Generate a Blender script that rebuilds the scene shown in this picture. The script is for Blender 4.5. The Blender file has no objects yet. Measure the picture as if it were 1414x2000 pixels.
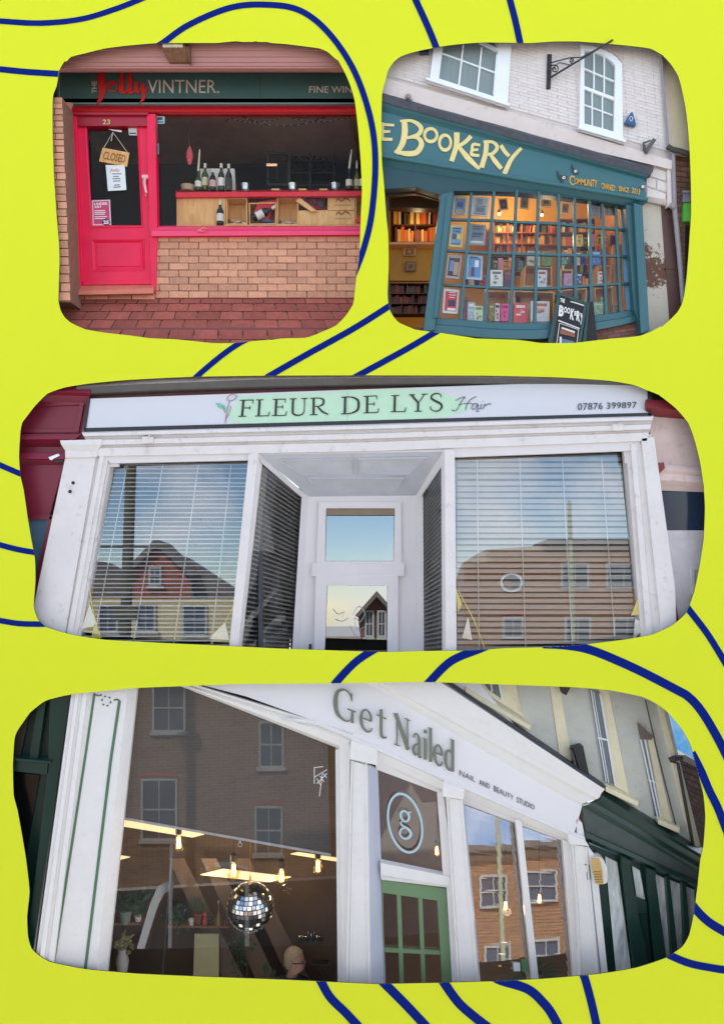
import bpy, math, random
from mathutils import Vector, Matrix
from mathutils import noise as mnoise
R = math.radians
random.seed(7)
scene = bpy.context.scene
col = scene.collection

# ---------------- camera, sky, sun, exposure ----------------
D, F, CZ = 8.0, 1600.0, 11.0
cam_d = bpy.data.cameras.new('camera'); cam = bpy.data.objects.new('camera', cam_d); col.objects.link(cam)
cam.location = (0, -D, CZ); cam.rotation_euler = (R(90), 0, 0)
cam_d.sensor_fit = 'VERTICAL'; cam_d.sensor_height = 24; cam_d.lens = 24 * F / 2000
cam_d.clip_start = .05; cam_d.clip_end = 2000
scene.camera = cam
EL, AZ = R(42), R(-21)   # the sun stands behind the shops, so their fronts lie in open shade and the far side of the street is lit
world = bpy.data.worlds.new('World'); scene.world = world; world.use_nodes = True
nt = world.node_tree; nt.nodes.clear()
wo = nt.nodes.new('ShaderNodeOutputWorld'); bg = nt.nodes.new('ShaderNodeBackground')
sk = nt.nodes.new('ShaderNodeTexSky'); sk.sky_type = 'NISHITA'; sk.sun_disc = False
sk.sun_elevation = EL; sk.sun_rotation = AZ; sk.dust_density = 0.0; sk.air_density = 1.0; sk.ozone_density = 3.0; sk.altitude = 500
bg.inputs[1].default_value = .12
nt.links.new(bg.outputs[0], wo.inputs[0])
# drifting clouds mixed into the sky by direction
tc = nt.nodes.new('ShaderNodeTexCoord'); nz = nt.nodes.new('ShaderNodeTexNoise'); rp = nt.nodes.new('ShaderNodeValToRGB')
nz.inputs['Scale'].default_value = 5.5; nz.inputs['Detail'].default_value = 7; nz.inputs['Roughness'].default_value = .55
rp.color_ramp.elements[0].position = .46; rp.color_ramp.elements[1].position = .66
mx = nt.nodes.new('ShaderNodeMix'); mx.data_type = 'RGBA'; mx.inputs[7].default_value = (9.5, 9.6, 10, 1)
vo = nt.nodes.new('ShaderNodeVectorMath'); vo.operation = 'ADD'; vo.inputs[1].default_value = (0, .5, .3); nt.links.new(tc.outputs['Generated'], vo.inputs[0]); nt.links.new(vo.outputs[0], nz.inputs['Vector']); nt.links.new(nz.outputs['Fac'], rp.inputs[0])
nt.links.new(rp.outputs[0], mx.inputs[0]); nt.links.new(sk.outputs[0], mx.inputs[6]); nt.links.new(mx.outputs[2], bg.inputs[0])
sd = bpy.data.lights.new('sun', 'SUN'); sd.energy = 2.75; sd.angle = R(.7); sd.color = (1, .965, .91)
sun = bpy.data.objects.new('sun', sd); col.objects.link(sun)
sv = Vector((math.sin(AZ) * math.cos(EL), math.cos(AZ) * math.cos(EL), math.sin(EL)))
sun.rotation_euler = sv.to_track_quat('Z', 'Y').to_euler(); sun.location = (-8, 20, 30)
scene.view_settings.view_transform = 'Standard'; scene.view_settings.look = 'None'
scene.view_settings.exposure = 1.13; scene.view_settings.gamma = 1
scene.cycles.max_bounces = 6; scene.cycles.transparent_max_bounces = 12
scene.cycles.caustics_reflective = False; scene.cycles.caustics_refractive = False
scene.cycles.sample_clamp_indirect = 4

# ---------------- helpers ----------------
def W(px, py, y):
    t = (y + D) / F
    return Vector(((px - 707) * t, y, CZ + (1000 - py) * t))
def lin(c):
    c /= 255.
    return c / 12.92 if c <= .04045 else ((c + .055) / 1.055) ** 2.4
_mc = {}
def mat(name, rgb=(128, 128, 128), rough=.6, var=.12, scale=6, bump=.0, metal=0., spec=.5, island=0., emit=0., kind=None, bscale=60, stretch=(1, 1, 1), dirt=0.):
    if name in _mc: return _mc[name]
    m = bpy.data.materials.new(name); m.use_nodes = True; _mc[name] = m
    n = m.node_tree; b = n.nodes['Principled BSDF']; L = n.links.new
    base = [min(lin(c) * 1.0, .9) for c in rgb]
    b.inputs['Roughness'].default_value = rough; b.inputs['Metallic'].default_value = metal
    b.inputs['Specular IOR Level'].default_value = spec
    if emit:
        b.inputs['Emission Color'].default_value = (*[lin(c) for c in rgb], 1); b.inputs['Emission Strength'].default_value = emit
    t = n.nodes.new('ShaderNodeTexCoord'); mp = n.nodes.new('ShaderNodeMapping'); mp.inputs['Scale'].default_value = stretch
    L(t.outputs['Object'], mp.inputs[0])
    nz = n.nodes.new('ShaderNodeTexNoise'); nz.inputs['Scale'].default_value = scale; nz.inputs['Detail'].default_value = 6; nz.inputs['Roughness'].default_value = .62
    L(mp.outputs[0], nz.inputs['Vector'])
    mr = n.nodes.new('ShaderNodeMapRange'); mr.inputs['From Min'].default_value = .25; mr.inputs['From Max'].default_value = .75
    mr.inputs['To Min'].default_value = 1 - var; mr.inputs['To Max'].default_value = 1 + var
    L(nz.outputs['Fac'], mr.inputs[0]); fac = mr.outputs[0]
    if island:
        g = n.nodes.new('ShaderNodeNewGeometry'); m2 = n.nodes.new('ShaderNodeMapRange')
        m2.inputs['To Min'].default_value = 1 - island; m2.inputs['To Max'].default_value = 1 + island
        L(g.outputs['Random Per Island'], m2.inputs[0])
        mu = n.nodes.new('ShaderNodeMath'); mu.operation = 'MULTIPLY'; L(fac, mu.inputs[0]); L(m2.outputs[0], mu.inputs[1]); fac = mu.outputs[0]
    sc = n.nodes.new('ShaderNodeVectorMath'); sc.operation = 'SCALE'; sc.inputs[0].default_value = base
    L(fac, sc.inputs['Scale'])
    out = sc.outputs[0]
    if dirt:
        nd = n.nodes.new('ShaderNodeTexNoise'); nd.inputs['Scale'].default_value = scale * 2.3; nd.inputs['Detail'].default_value = 9; nd.inputs['Roughness'].default_value = .7
        L(mp.outputs[0], nd.inputs['Vector'])
        cr = n.nodes.new('ShaderNodeValToRGB'); cr.color_ramp.elements[0].position = .56; cr.color_ramp.elements[1].position = .72
        cr.color_ramp.elements[1].color = (dirt, dirt, dirt, 1); cr.color_ramp.elements[0].color = (0, 0, 0, 1)
        L(nd.outputs['Fac'], cr.inputs[0])
        mxd = n.nodes.new('ShaderNodeMix'); mxd.data_type = 'RGBA'; mxd.inputs[7].default_value = (.10, .075, .055, 1)
        L(cr.outputs[0], mxd.inputs[0]); L(out, mxd.inputs[6]); out = mxd.outputs[2]
    L(out, b.inputs['Base Color'])
    if bump:
        nb = n.nodes.new('ShaderNodeTexNoise'); nb.inputs['Scale'].default_value = bscale; nb.inputs['Detail'].default_value = 5
        L(mp.outputs[0], nb.inputs['Vector'])
        bp = n.nodes.new('ShaderNodeBump'); bp.inputs['Strength'].default_value = bump; bp.inputs['Distance'].default_value = .01
        L(nb.outputs['Fac'], bp.inputs['Height']); L(bp.outputs[0], b.inputs['Normal'])
    return m
def glass(name, refl=.2, tint=(1, 1, 1), rough=0.0):
    if name in _mc: return _mc[name]
    m = bpy.data.materials.new(name); m.use_nodes = True; _mc[name] = m
    n = m.node_tree; n.nodes.clear(); o = n.nodes.new('ShaderNodeOutputMaterial'); mx = n.nodes.new('ShaderNodeMixShader')
    a = n.nodes.new('ShaderNodeBsdfTransparent'); a.inputs[0].default_value = (*tint, 1)
    g = n.nodes.new('ShaderNodeBsdfGlossy'); g.inputs['Roughness'].default_value = rough; g.inputs[0].default_value = (.95, .97, 1, 1)
    mx.inputs[0].default_value = refl
    n.links.new(a.outputs[0], mx.inputs[1]); n.links.new(g.outputs[0], mx.inputs[2]); n.links.new(mx.outputs[0], o.inputs[0])
    return m
def wood(name, c1, c2, scale=9, rough=.55, axis='Z'):
    if name in _mc: return _mc[name]
    m = bpy.data.materials.new(name); m.use_nodes = True; _mc[name] = m
    n = m.node_tree; b = n.nodes['Principled BSDF']; b.inputs['Roughness'].default_value = rough
    t = n.nodes.new('ShaderNodeTexCoord'); w = n.nodes.new('ShaderNodeTexNoise'); w.inputs['Scale'].default_value = scale
    w.inputs['Distortion'].default_value = 1.2; w.inputs['Detail'].default_value = 6
    mp = n.nodes.new('ShaderNodeMapping'); mp.inputs['Scale'].default_value = (3, 3, .5) if axis == 'Z' else (.5, 3, 3)
    r = n.nodes.new('ShaderNodeValToRGB'); r.color_ramp.elements[0].position = .3; r.color_ramp.elements[1].position = .7
    r.color_ramp.elements[0].color = (*[lin(c) for c in c1], 1); r.color_ramp.elements[1].color = (*[lin(c) for c in c2], 1)
    n.links.new(t.outputs['Object'], mp.inputs[0]); n.links.new(mp.outputs[0], w.inputs['Vector']); n.links.new(w.outputs['Fac'], r.inputs[0]); n.links.new(r.outputs[0], b.inputs['Base Color'])
    return m

def bil(q, u, v):   # q = tl, tr, br, bl ; v up
    a = [q[3][i] + (q[2][i] - q[3][i]) * u for i in (0, 1)]; b = [q[0][i] + (q[1][i] - q[0][i]) * u for i in (0, 1)]
    return (a[0] + (b[0] - a[0]) * v, a[1] + (b[1] - a[1]) * v)
def homog(q, w=1, h=1):   # projective map of the unit square (v up) onto pixel quad tl,tr,br,bl
    (x0, y0), (x1, y1), (x2, y2), (x3, y3) = q[3], q[2], q[1], q[0]
    dx1, dx2, dx3 = x1 - x2, x3 - x2, x0 - x1 + x2 - x3
    dy1, dy2, dy3 = y1 - y2, y3 - y2, y0 - y1 + y2 - y3
    den = dx1 * dy2 - dx2 * dy1
    g = (dx3 * dy2 - dx2 * dy3) / den; k = (dx1 * dy3 - dx3 * dy1) / den
    a, b, c = x1 - x0 + g * x1, x3 - x0 + k * x3, x0
    d, e, f = y1 - y0 + g * y1, y3 - y0 + k * y3, y0
    return lambda u, v: ((a * u + b * v + c) / (g * u + k * v + 1), (d * u + e * v + f) / (g * u + k * v + 1))

class Plane:   # the real plane a front stands on; a pixel is carried onto it
    def __init__(s, y0=0., cx=707, kx=0., cy=1000, ky=0.): s.y0, s.cx, s.kx, s.cy, s.ky = y0, cx, kx, cy, ky
    def y(s, px, py): return (s.y0 + D) / (1 + s.kx * (px - s.cx) + s.ky * (py - s.cy)) - D
    def p(s, px, py, d=0.): return W(px, py, s.y(px, py) + d)
FLAT = Plane()
class MB:
    def __init__(s, plane=FLAT): s.v, s.f, s.m, s.pl, s.k, s.sm = [], [], [], plane, 0, False
    def add(s, vs, fs, mi=0):
        o = len(s.v); s.v += [Vector(v) for v in vs]
        for f in fs: s.f.append([i + o for i in f]); s.m.append(mi)
        return s
    def prism(s, pts, d=0., th=.03, mi=0):
        n = len(pts)
        fr = [s.pl.p(p[0], p[1], (p[2] if len(p) > 2 else 0) + d) for p in pts]
        bk = [v + Vector((0, th, 0)) for v in fr]
        fs = [list(range(n)), list(range(2 * n - 1, n - 1, -1))] + [[i, (i + 1) % n, (i + 1) % n + n, i + n] for i in range(n)]
        return s.add(fr + bk, fs, mi)
    def rect(s, x0, y0, x1, y1, d=0., th=.03, mi=0): return s.prism([(x0, y0), (x1, y0), (x1, y1), (x0, y1)], d, th, mi)
    def ring(s, q, r, d=0., th=.04, mi=0, di=None):   # frame between outer and inner outlines
        n = len(q); di = d if di is None else di
        a = [s.pl.p(*p[:2], d) for p in q]; b = [s.pl.p(*p[:2], di) for p in r]
        t = Vector((0, th, 0)); vs = a + b + [v + t for v in a] + [v + t for v in b]; fs = []
        for i in range(n):
            j = (i + 1) % n
            fs += [[i, j, j + n, i + n], [i + 2 * n, i + 3 * n, j + 3 * n, j + 2 * n], [i, i + 2 * n, j + 2 * n, j], [i + n, j + n, j + 3 * n, i + 3 * n]]
        return s.add(vs, fs, mi)
    def loft(s, rows, mi=0):    # rows of (px,py,d) points -> sheet; used for mouldings, soffits, ramps
        g = [[s.pl.p(*p) for p in r] for r in rows]; n = len(rows[0]); vs = [v for r in g for v in r]; fs = []
        for i in range(len(rows) - 1):
            for j in range(n - 1): fs.append([i * n + j, i * n + j + 1, (i + 1) * n + j + 1, (i + 1) * n + j])
        # a back sheet closes it into a solid
        o = len(vs); vs += [v + Vector((0, .05, 0)) for v in vs]; m = o
        fs += [[a + m for a in reversed(f)] for f in fs[:]]
        R_ = len(rows)
        for j in range(n - 1):
            fs += [[j, j + m, j + 1 + m, j + 1], [(R_ - 1) * n + j, (R_ - 1) * n + j + 1, (R_ - 1) * n + j + 1 + m, (R_ - 1) * n + j + m]]
        for i in range(R_ - 1):
            fs += [[i * n, (i + 1) * n, (i + 1) * n + m, i * n + m], [i * n + n - 1, i * n + n - 1 + m, (i + 1) * n + n - 1 + m, (i + 1) * n + n - 1]]
        return s.add(vs, fs, mi)
    def mould(s, top, bot, prof, mi=0):   # top, bot: polylines of px points; prof: [(t 0..1 down, depth)]
        rows = []
        for t, d in prof: rows.append([(a[0] + (b[0] - a[0]) * t, a[1] + (b[1] - a[1]) * t, d) for a, b in zip(top, bot)])
        return s.loft(rows, mi)
    def tube(s, pts, r, mi=0, n=8, cap=True, world=False):   # pts (px,py,d), r world radius or list
        P = [Vector(p) if world else s.pl.p(*p) for p in pts]; k = len(P); rr = r if isinstance(r, (list, tuple)) else [r] * k
        vs, fs = [], []
        for i, p in enumerate(P):
            t = (P[min(i + 1, k - 1)] - P[max(i - 1, 0)]).normalized()
            u = t.cross(Vector((0, 0, 1)) if abs(t.z) < .9 else Vector((1, 0, 0))).normalized(); w = t.cross(u)
            for j in range(n):
                a = 2 * math.pi * j / n; vs.append(p + (u * math.cos(a) + w * math.sin(a)) * rr[i])
        for i in range(k - 1):
            for j in range(n): fs.append([i * n + j, i * n + (j + 1) % n, (i + 1) * n + (j + 1) % n, (i + 1) * n + j])
        if cap: fs += [list(range(n))[::-1], [(k - 1) * n + j for j in range(n)]]
        return s.add(vs, fs, mi)
    def lathe(s, c, prof, mi=0, n=20, axis=None):   # c world point; prof [(r,h)] along axis (default up)
        ax = (axis or Vector((0, 0, 1))).normalized(); u = ax.cross(Vector((0, 1, 0)));
        if u.length < .01: u = ax.cross(Vector((1, 0, 0)))
        u.normalize(); w = ax.cross(u); vs, fs = [], []
        for r, h in prof:
            for j in range(n):
                a = 2 * math.pi * j / n; vs.append(Vector(c) + ax * h + (u * math.cos(a) + w * math.sin(a)) * max(r, .0005))
        for i in range(len(prof) - 1):
            for j in range(n): fs.append([i * n + j, i * n + (j + 1) % n, (i + 1) * n + (j + 1) % n, (i + 1) * n + j])
        fs += [list(range(n))[::-1], [(len(prof) - 1) * n + j for j in range(n)]]
        s.sm = True
        return s.add(vs, fs, mi)
    def ball(s, c, r, mi=0, n=16, sx=1, sy=1, sz=1):
        vs, fs = [], []; h = n // 2
        for i in range(1, h):
            a = math.pi * i / h
            for j in range(n):
                b = 2 * math.pi * j / n; vs.append(Vector(c) + Vector((math.sin(a) * math.cos(b) * r * sx, math.sin(a) * math.sin(b) * r * sy, math.cos(a) * r * sz)))
        for i in range(h - 2):
            for j in range(n): fs.append([i * n + j, (i + 1) * n + j, (i + 1) * n + (j + 1) % n, i * n + (j + 1) % n])
        vs += [Vector(c) + Vector((0, 0, r * sz)), Vector(c) - Vector((0, 0, r * sz))]; t = len(vs) - 2
        for j in range(n): fs += [[t, j, (j + 1) % n], [t + 1, (h - 2) * n + (j + 1) % n, (h - 2) * n + j]]
        s.sm = True
        return s.add(vs, fs, mi)
    def stroke(s, pts, w, d=-.004, th=.006, mi=0, smooth=True, q=None):
        # painted/cut letter stroke: pts in px (or u,v of quad q), widths in px
        n = len(pts); ws = list(w) if isinstance(w, (list, tuple)) else [w] * n
        if len(ws) != n: ws = [ws[min(int(i * len(ws) / n), len(ws) - 1)] for i in range(n)]
        P = [bil(q, *p) for p in pts] if q else [tuple(p) for p in pts]
        if smooth and n > 2:
            Q, V = [], []
            for i in range(n - 1):
                p0, p1, p2, p3 = P[max(i - 1, 0)], P[i], P[i + 1], P[min(i + 2, n - 1)]
                for k in range(6):
                    t = k / 6
                    Q.append(tuple(.5 * (2 * p1[a] + (p2[a] - p0[a]) * t + (2 * p0[a] - 5 * p1[a] + 4 * p2[a] - p3[a]) * t * t + (3 * p1[a] - p0[a] - 3 * p2[a] + p3[a]) * t ** 3) for a in (0, 1)))
                    V.append(ws[i] + (ws[i + 1] - ws[i]) * t)
            Q.append(P[-1]); V.append(ws[-1]); P, ws = Q, V
        n = len(P); s.k += 1; d = d - .0004 * (s.k % 7)
        Lf, Rt = [], []
        for i in range(n):
            a, b = P[max(i - 1, 0)], P[min(i + 1, n - 1)]; dx, dy = b[0] - a[0], b[1] - a[1]; l = math.hypot(dx, dy) or 1
            ox, oy = -dy / l * ws[i] / 2, dx / l * ws[i] / 2
            Lf.append(s.pl.p(P[i][0] + ox, P[i][1] + oy, d)); Rt.append(s.pl.p(P[i][0] - ox, P[i][1] - oy, d))
        t = Vector((0, th, 0)); vs = Lf + Rt + [v + t for v in Lf] + [v + t for v in Rt]; fs = []
        for i in range(n - 1):
            fs += [[i, i + 1, n + i + 1, n + i], [i, 2 * n + i, 2 * n + i + 1, i + 1], [n + i, n + i + 1, 3 * n + i + 1, 3 * n + i]]
        fs += [[0, n, 3 * n, 2 * n], [n - 1, 3 * n - 1, 4 * n - 1, 2 * n - 1]]
        return s.add(vs, fs, mi)
    def text(s, txt, q, d=-.004, th=.006, mi=0, slant=0., space=1., bold=0.):
        c = bpy.data.curves.new('t', 'FONT'); c.body = txt; c.size = 1; c.extrude = .5; c.shear = slant; c.space_character = space; c.resolution_u = 3
        c.offset = bold
        o = bpy.data.objects.new('t', c); me = o.to_mesh()
        xs = [v.co.x for v in me.vertices]; ys = [v.co.y for v in me.vertices]
        if not xs: return s
        x0, x1, y0, y1 = min(xs), max(xs), min(ys), max(ys)
        vs = []
        for v in me.vertices:
            p = bil(q, (v.co.x - x0) / (x1 - x0), (v.co.y - y0) / (y1 - y0)); vs.append(s.pl.p(p[0], p[1], d + (th if v.co.z < 0 else 0)))
        s.add(vs, [list(p.vertices) for p in me.polygons], mi)
        o.to_mesh_clear(); bpy.data.objects.remove(o); bpy.data.curves.remove(c)
        return s
    def bricks(s, fn, nu, nv, d=0., relief=.012, th=.02, gu=.06, gv=.16, bond=.5, mi=0, inside=None, jit=.002, jig=0., ou=0., u0=0., u1=1.):
        for r in range(nv):
            off = (bond if r % 2 else 0) + ou
            for c in range(-1, nu + 1):
                a, b = (c + off + gu / 2) / nu, (c + off + 1 - gu / 2) / nu
                a, b = max(a, u0), min(b, u1)
                if b - a < .15 / nu: continue
                v0, v1 = (r + gv / 2) / nv, (r + 1 - gv / 2) / nv
                P = [fn(a, v1), fn(b, v1), fn(b, v0), fn(a, v0)]
                if jig: P = [(p[0] + random.uniform(-jig, jig), p[1] + random.uniform(-jig, jig) * .6) for p in P]
                cx, cy = sum(p[0] for p in P) / 4, sum(p[1] for p in P) / 4
                if inside and not inside(cx, cy): continue
                j = random.uniform(-jit, jit)
                fr = [s.pl.p(p[0], p[1], d - relief + j) for p in P]; bk = [s.pl.p(p[0], p[1], d + th) for p in P]
                s.add(fr + bk, [[0, 1, 2, 3], [0, 4, 5, 1], [1, 5, 6, 2], [2, 6, 7, 3], [3, 7, 4, 0]], mi)
        return s
    def build(s, name, m, parent=None, bev=0., smooth=None):
        ms = m if isinstance(m, (list, tuple)) else [m]
        base = parent_loc(parent)
        me = bpy.data.meshes.new(name)
        if parent is None:
            lo = Vector([min(v[i] for v in s.v) for i in range(3)]); hi = Vector([max(v[i] for v in s.v) for i in range(3)])
            base = Vector(((lo.x + hi.x) / 2, (lo.y + hi.y) / 2, lo.z))
        me.from_pydata([v - base for v in s.v], [], s.f)
        for x in ms: me.materials.append(x)
        for i, p in enumerate(me.polygons): p.material_index = s.m[i]
        me.update()
        if smooth if smooth is not None else s.sm:
            for p in me.polygons: p.use_smooth = True
            try: me.set_sharp_from_angle(angle=R(40))
            except Exception: pass
        import bmesh
        bm = bmesh.new(); bm.from_mesh(me); bmesh.ops.recalc_face_normals(bm, faces=bm.faces); bm.to_mesh(me); bm.free()
        o = bpy.data.objects.new(name, me); col.objects.link(o)
        if parent is None: o.location = base
        else:
            o.parent = parent
            if 'base' not in parent: parent['base'] = list(base)
            # children are stored relative to their root's base point
            o['base'] = list(base)
        if bev:
            b = o.modifiers.new('bevel', 'BEVEL'); b.width = bev; b.segments = 2; b.limit_method = 'ANGLE'; b.angle_limit = R(35)
        return o
def parent_loc(p):
    if p is None: return Vector((0, 0, 0))
    return Vector(p['base']) if 'base' in p else Vector(p.location)
def thing(name, label, cat, at, group=None):
    o = bpy.data.objects.new(name, None); col.objects.link(o); o.empty_display_size = .1
    o.location = at; o['base'] = list(at); o['label'] = label; o['category'] = cat
    if group: o['group'] = group
    return o
def tag(o, label, cat, group=None):
    o['label'] = label; o['category'] = cat
    if group: o['group'] = group
    o['base'] = list(o.location)
    return o
def struct(o): o['kind'] = 'structure'; return o
def room(q, d0, d1, plane=FLAT, grow=0):   # five-sided room straight behind pixel quad q; returns dict of MBs
    f = [plane.p(*p, d0) for p in q]; y1 = max(v.y for v in f) - d0 + d1
    b = [Vector((v.x, y1, v.z)) for v in f]; t = .04
    out = {}
    def slab(a, bb, c, dd, n):
        n = Vector(n) * t; m = MB(); vs = [a, bb, c, dd] + [x + n for x in (a, bb, c, dd)]
        return m.add(vs, [[0, 1, 2, 3], [7, 6, 5, 4], [0, 4, 5, 1], [1, 5, 6, 2], [2, 6, 7, 3], [3, 7, 4, 0]])
    out['back'] = slab(b[0], b[1], b[2], b[3], (0, 1, 0)); out['ceiling'] = slab(f[0], f[1], b[1], b[0], (0, 0, 1))
    out['floor'] = slab(f[3], f[2], b[2], b[3], (0, 0, -1)); out['left'] = slab(f[0], b[0], b[3], f[3], (-1, 0, 0)); out['right'] = slab(f[1], b[1], b[2], f[2], (1, 0, 0))
    return out
def point(name, loc, e, colr=(1, .72, .42), r=.05):
    l = bpy.data.lights.new(name, 'POINT'); l.energy = e; l.color = colr; l.shadow_soft_size = r
    o = bpy.data.objects.new(name, l); col.objects.link(o); o.location = loc; return o
# ---------------- ground far below, and the poster board ----------------
g = MB(); g.add([(-400, -400, 0), (400, -400, 0), (400, 400, 0), (-400, 400, 0)], [[0, 1, 2, 3]])
struct(g.build('ground', mat('grey_paving', (212, 206, 196), .85, .12, 3, .4, bscale=20)))
g = MB(); g.add([(-60, -15.8, .004), (60, -15.8, .004), (60, -7.6, .004), (-60, -7.6, .004)], [[0, 1, 2, 3]])
struct(g.build('road', mat('asphalt', (64, 64, 66), .9, .2, 5, .3)))  # asphalt strip added to cut ground bounce and darken what the glass mirrors

H1 = [(420,84),(311.7,84),(253,88.7),(206.7,94.5),(167,104),(140,111),(131,119.7),(127,119.7),(119,132),(115.7,140),(114.5,150.5),(111,169),(105,184),(103.5,200.7),(103.5,256.7),(106,338),(108,370),(111,416.7),(116,475),(117,510),(115.7,552),(115,587),(119,605.7),(127,619.7),(140,631),(167,643),(206.7,650),(253,655),(293,660.5),(346.7,663),(414,670),(456,670),(498,666),(526,663.6),(530.7,664),(551.7,661),(593.7,660),(610,656),(633,646.5),(656.7,635.6),(675,617),(689,596),(692,580),(696,542.7),(701,507.7),(703,475),(705,416.7),(707,370),(704.5,315),(701,268),(697.5,233),(693,197),(684.7,168),(675,144.7),(661,119),(654,114),(640,101.5),(624,94.5),(598,91),(558.7,86),(530.7,84),(521,82),(505,82),(500,80.5),(493,82),(486,81.7),(474.7,82),(460.7,80.5),(435,82.8)]
H2 = [(745.5,200.7),(746.7,179.7),(752.5,158.7),(758,137.7),(769,121),(781.7,111),(800,104),(828,97),(875,88.7),(921.7,84),(956.7,82.8),(1035,84),(1081.7,81),(1128,81),(1175,84.5),(1221.7,88.7),(1268,94.5),(1284.7,102.7),(1294,108.5),(1310,126),(1324,149),(1331,175),(1338,210),(1343,252),(1346.6,303),(1348.7,367.7),(1349,417),(1346,463),(1343.4,502),(1339.8,544.5),(1335.4,576),(1331,594),(1322,610),(1304.5,627.6),(1292,638),(1287.7,638.5),(1269,648.8),(1248,656),(1216,659.8),(1195,661),(1173.7,663.8),(1171,663.2),(1163,665),(1156,665.6),(1121,669.7),(1057,670),(1036,667),(1007.8,663.8),(930,661),(920.6,659.4),(885,654),(858.8,650),(830.5,646.7),(811,643.8),(797,638),(779,630),(768.6,618.7),(761.5,606),(758,588.7),(757,571),(758.9,527),(758.9,491),(758,456),(754.4,424),(751.8,385),(750,362),(746,317),(744.8,280),(744.8,233)]
H3 = [(127.6,756.6),(93.4,768.8),(69,793),(52,815),(44.6,825),(40.7,842),(38,891),(40.7,930),(47,956.7),(54.4,1008),(61.7,1052),(69,1091),(70,1135),(66.6,1183.6),(74,1208),(91,1225),(142,1239.8),(205.7,1249.5),(322.8,1256),(444.8,1261.7),(566.9,1267.6),(720,1272.5),(763.4,1273.5),(822,1271.5),(919.6,1270.5),(992.8,1265.6),(1071,1264),(1139,1259),(1217,1249.5),(1271,1239.8),(1310,1222.7),(1339,1198),(1354,1159),(1364.7,1110),(1373.5,1052),(1376,993),(1373.5,949),(1366,900.6),(1356.4,861.5),(1344,827),(1319.8,798),(1285.7,771),(1261,761.5),(1236.8,751.7),(1188,743.4),(1090,737),(944,733.7),(713,733),(518,733.7),(371.6,736),(249.6,742),(176,749)]
H4 = [(267.5,1343.8),(143.8,1355.6),(99,1365.5),(84,1372),(59.6,1391.8),(42,1416.5),(33.9,1429),(29,1443.8),(26,1493),(27.4,1552.7),(34.9,1582),(44.8,1636.8),(52,1681),(58.6,1740.8),(53.7,1790),(55.6,1830),(62,1852),(74.5,1864.6),(99,1879),(168.5,1893),(267.5,1901.7),(396,1907.6),(564.6,1914),(720,1921.5),(730,1922),(840.6,1920),(962,1916.8),(1061,1911.8),(1171.6,1902),(1243,1889.8),(1298,1871.6),(1331.5,1849.5),(1345,1827),(1353.6,1788.8),(1361.9,1728),(1367,1678.5),(1373,1651),(1376.8,1595.8),(1373,1551.7),(1364.6,1518.6),(1356,1485.5),(1348,1455),(1331.5,1424.8),(1304,1391.7),(1281.9,1375),(1254,1361),(1193.6,1348.7),(1116,1342),(895.8,1333.8),(813,1332),(638.8,1334.9),(465.5,1336),(366.5,1339.8)]
def smooth_loop(P, k=3):
    out = []; n = len(P)
    for i in range(n):
        p0, p1, p2, p3 = P[i - 1], P[i], P[(i + 1) % n], P[(i + 2) % n]
        for j in range(k):
            t = j / k
            c = tuple(.5 * (2 * p1[a] + (p2[a] - p0[a]) * t + (2 * p0[a] - 5 * p1[a] + 4 * p2[a] - p3[a]) * t * t + (3 * p1[a] - p0[a] - 3 * p2[a] + p3[a]) * t ** 3) for a in (0, 1))
            l = (p1[0] + (p2[0] - p1[0]) * t, p1[1] + (p2[1] - p1[1]) * t)
            out.append(((c[0] + l[0]) / 2, (c[1] + l[1]) / 2))
    return out
HS = [smooth_loop(h) for h in (H1, H2, H3, H4)]
def inpoly(x, y, P):
    c = False; j = len(P) - 1
    for i in range(len(P)):
        if (P[i][1] > y) != (P[j][1] > y) and x < (P[j][0] - P[i][0]) * (y - P[i][1]) / (P[j][1] - P[i][1]) + P[i][0]: c = not c
        j = i
    return c
board = thing('poster_board', 'tall lime green poster board with four rounded cut-out openings and navy wavy lines', 'poster board', W(707, 2070, 0))
cu = bpy.data.curves.new('board', 'CURVE'); cu.dimensions = '2D'; cu.fill_mode = 'BOTH'; cu.extrude = .005
for P in [[(-560, -170), (1974, -170), (1974, 2150), (-560, 2150)]] + HS:
    sp = cu.splines.new('POLY'); sp.points.add(len(P) - 1); sp.use_cyclic_u = True
    for i, p in enumerate(P): w = W(p[0], p[1], 0); sp.points[i].co = (w.x, w.z, 0, 1)
to = bpy.data.objects.new('t', cu); me = to.to_mesh()
limeM = mat('lime_card', (222, 230, 50), .9, .006, 2, .0, spec=.1)
b = MB(); b.add([(v.co.x, .005 - v.co.z, v.co.y) for v in me.vertices], [list(p.vertices) for p in me.polygons]); to.to_mesh_clear(); bpy.data.objects.remove(to)
limeM = mat('lime_card', (222, 230, 50), .9, .006, 2, .0, spec=.1)
for i, f in enumerate(b.f):
    if not all(b.v[k].y < .001 for k in f): b.m[i] = 1
b.build('panel', [limeM, mat('card_back', (70, 68, 66), .9)], board)
navyM = mat('navy_card', (9, 33, 120), .9, .02, 3, spec=.1)
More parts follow.
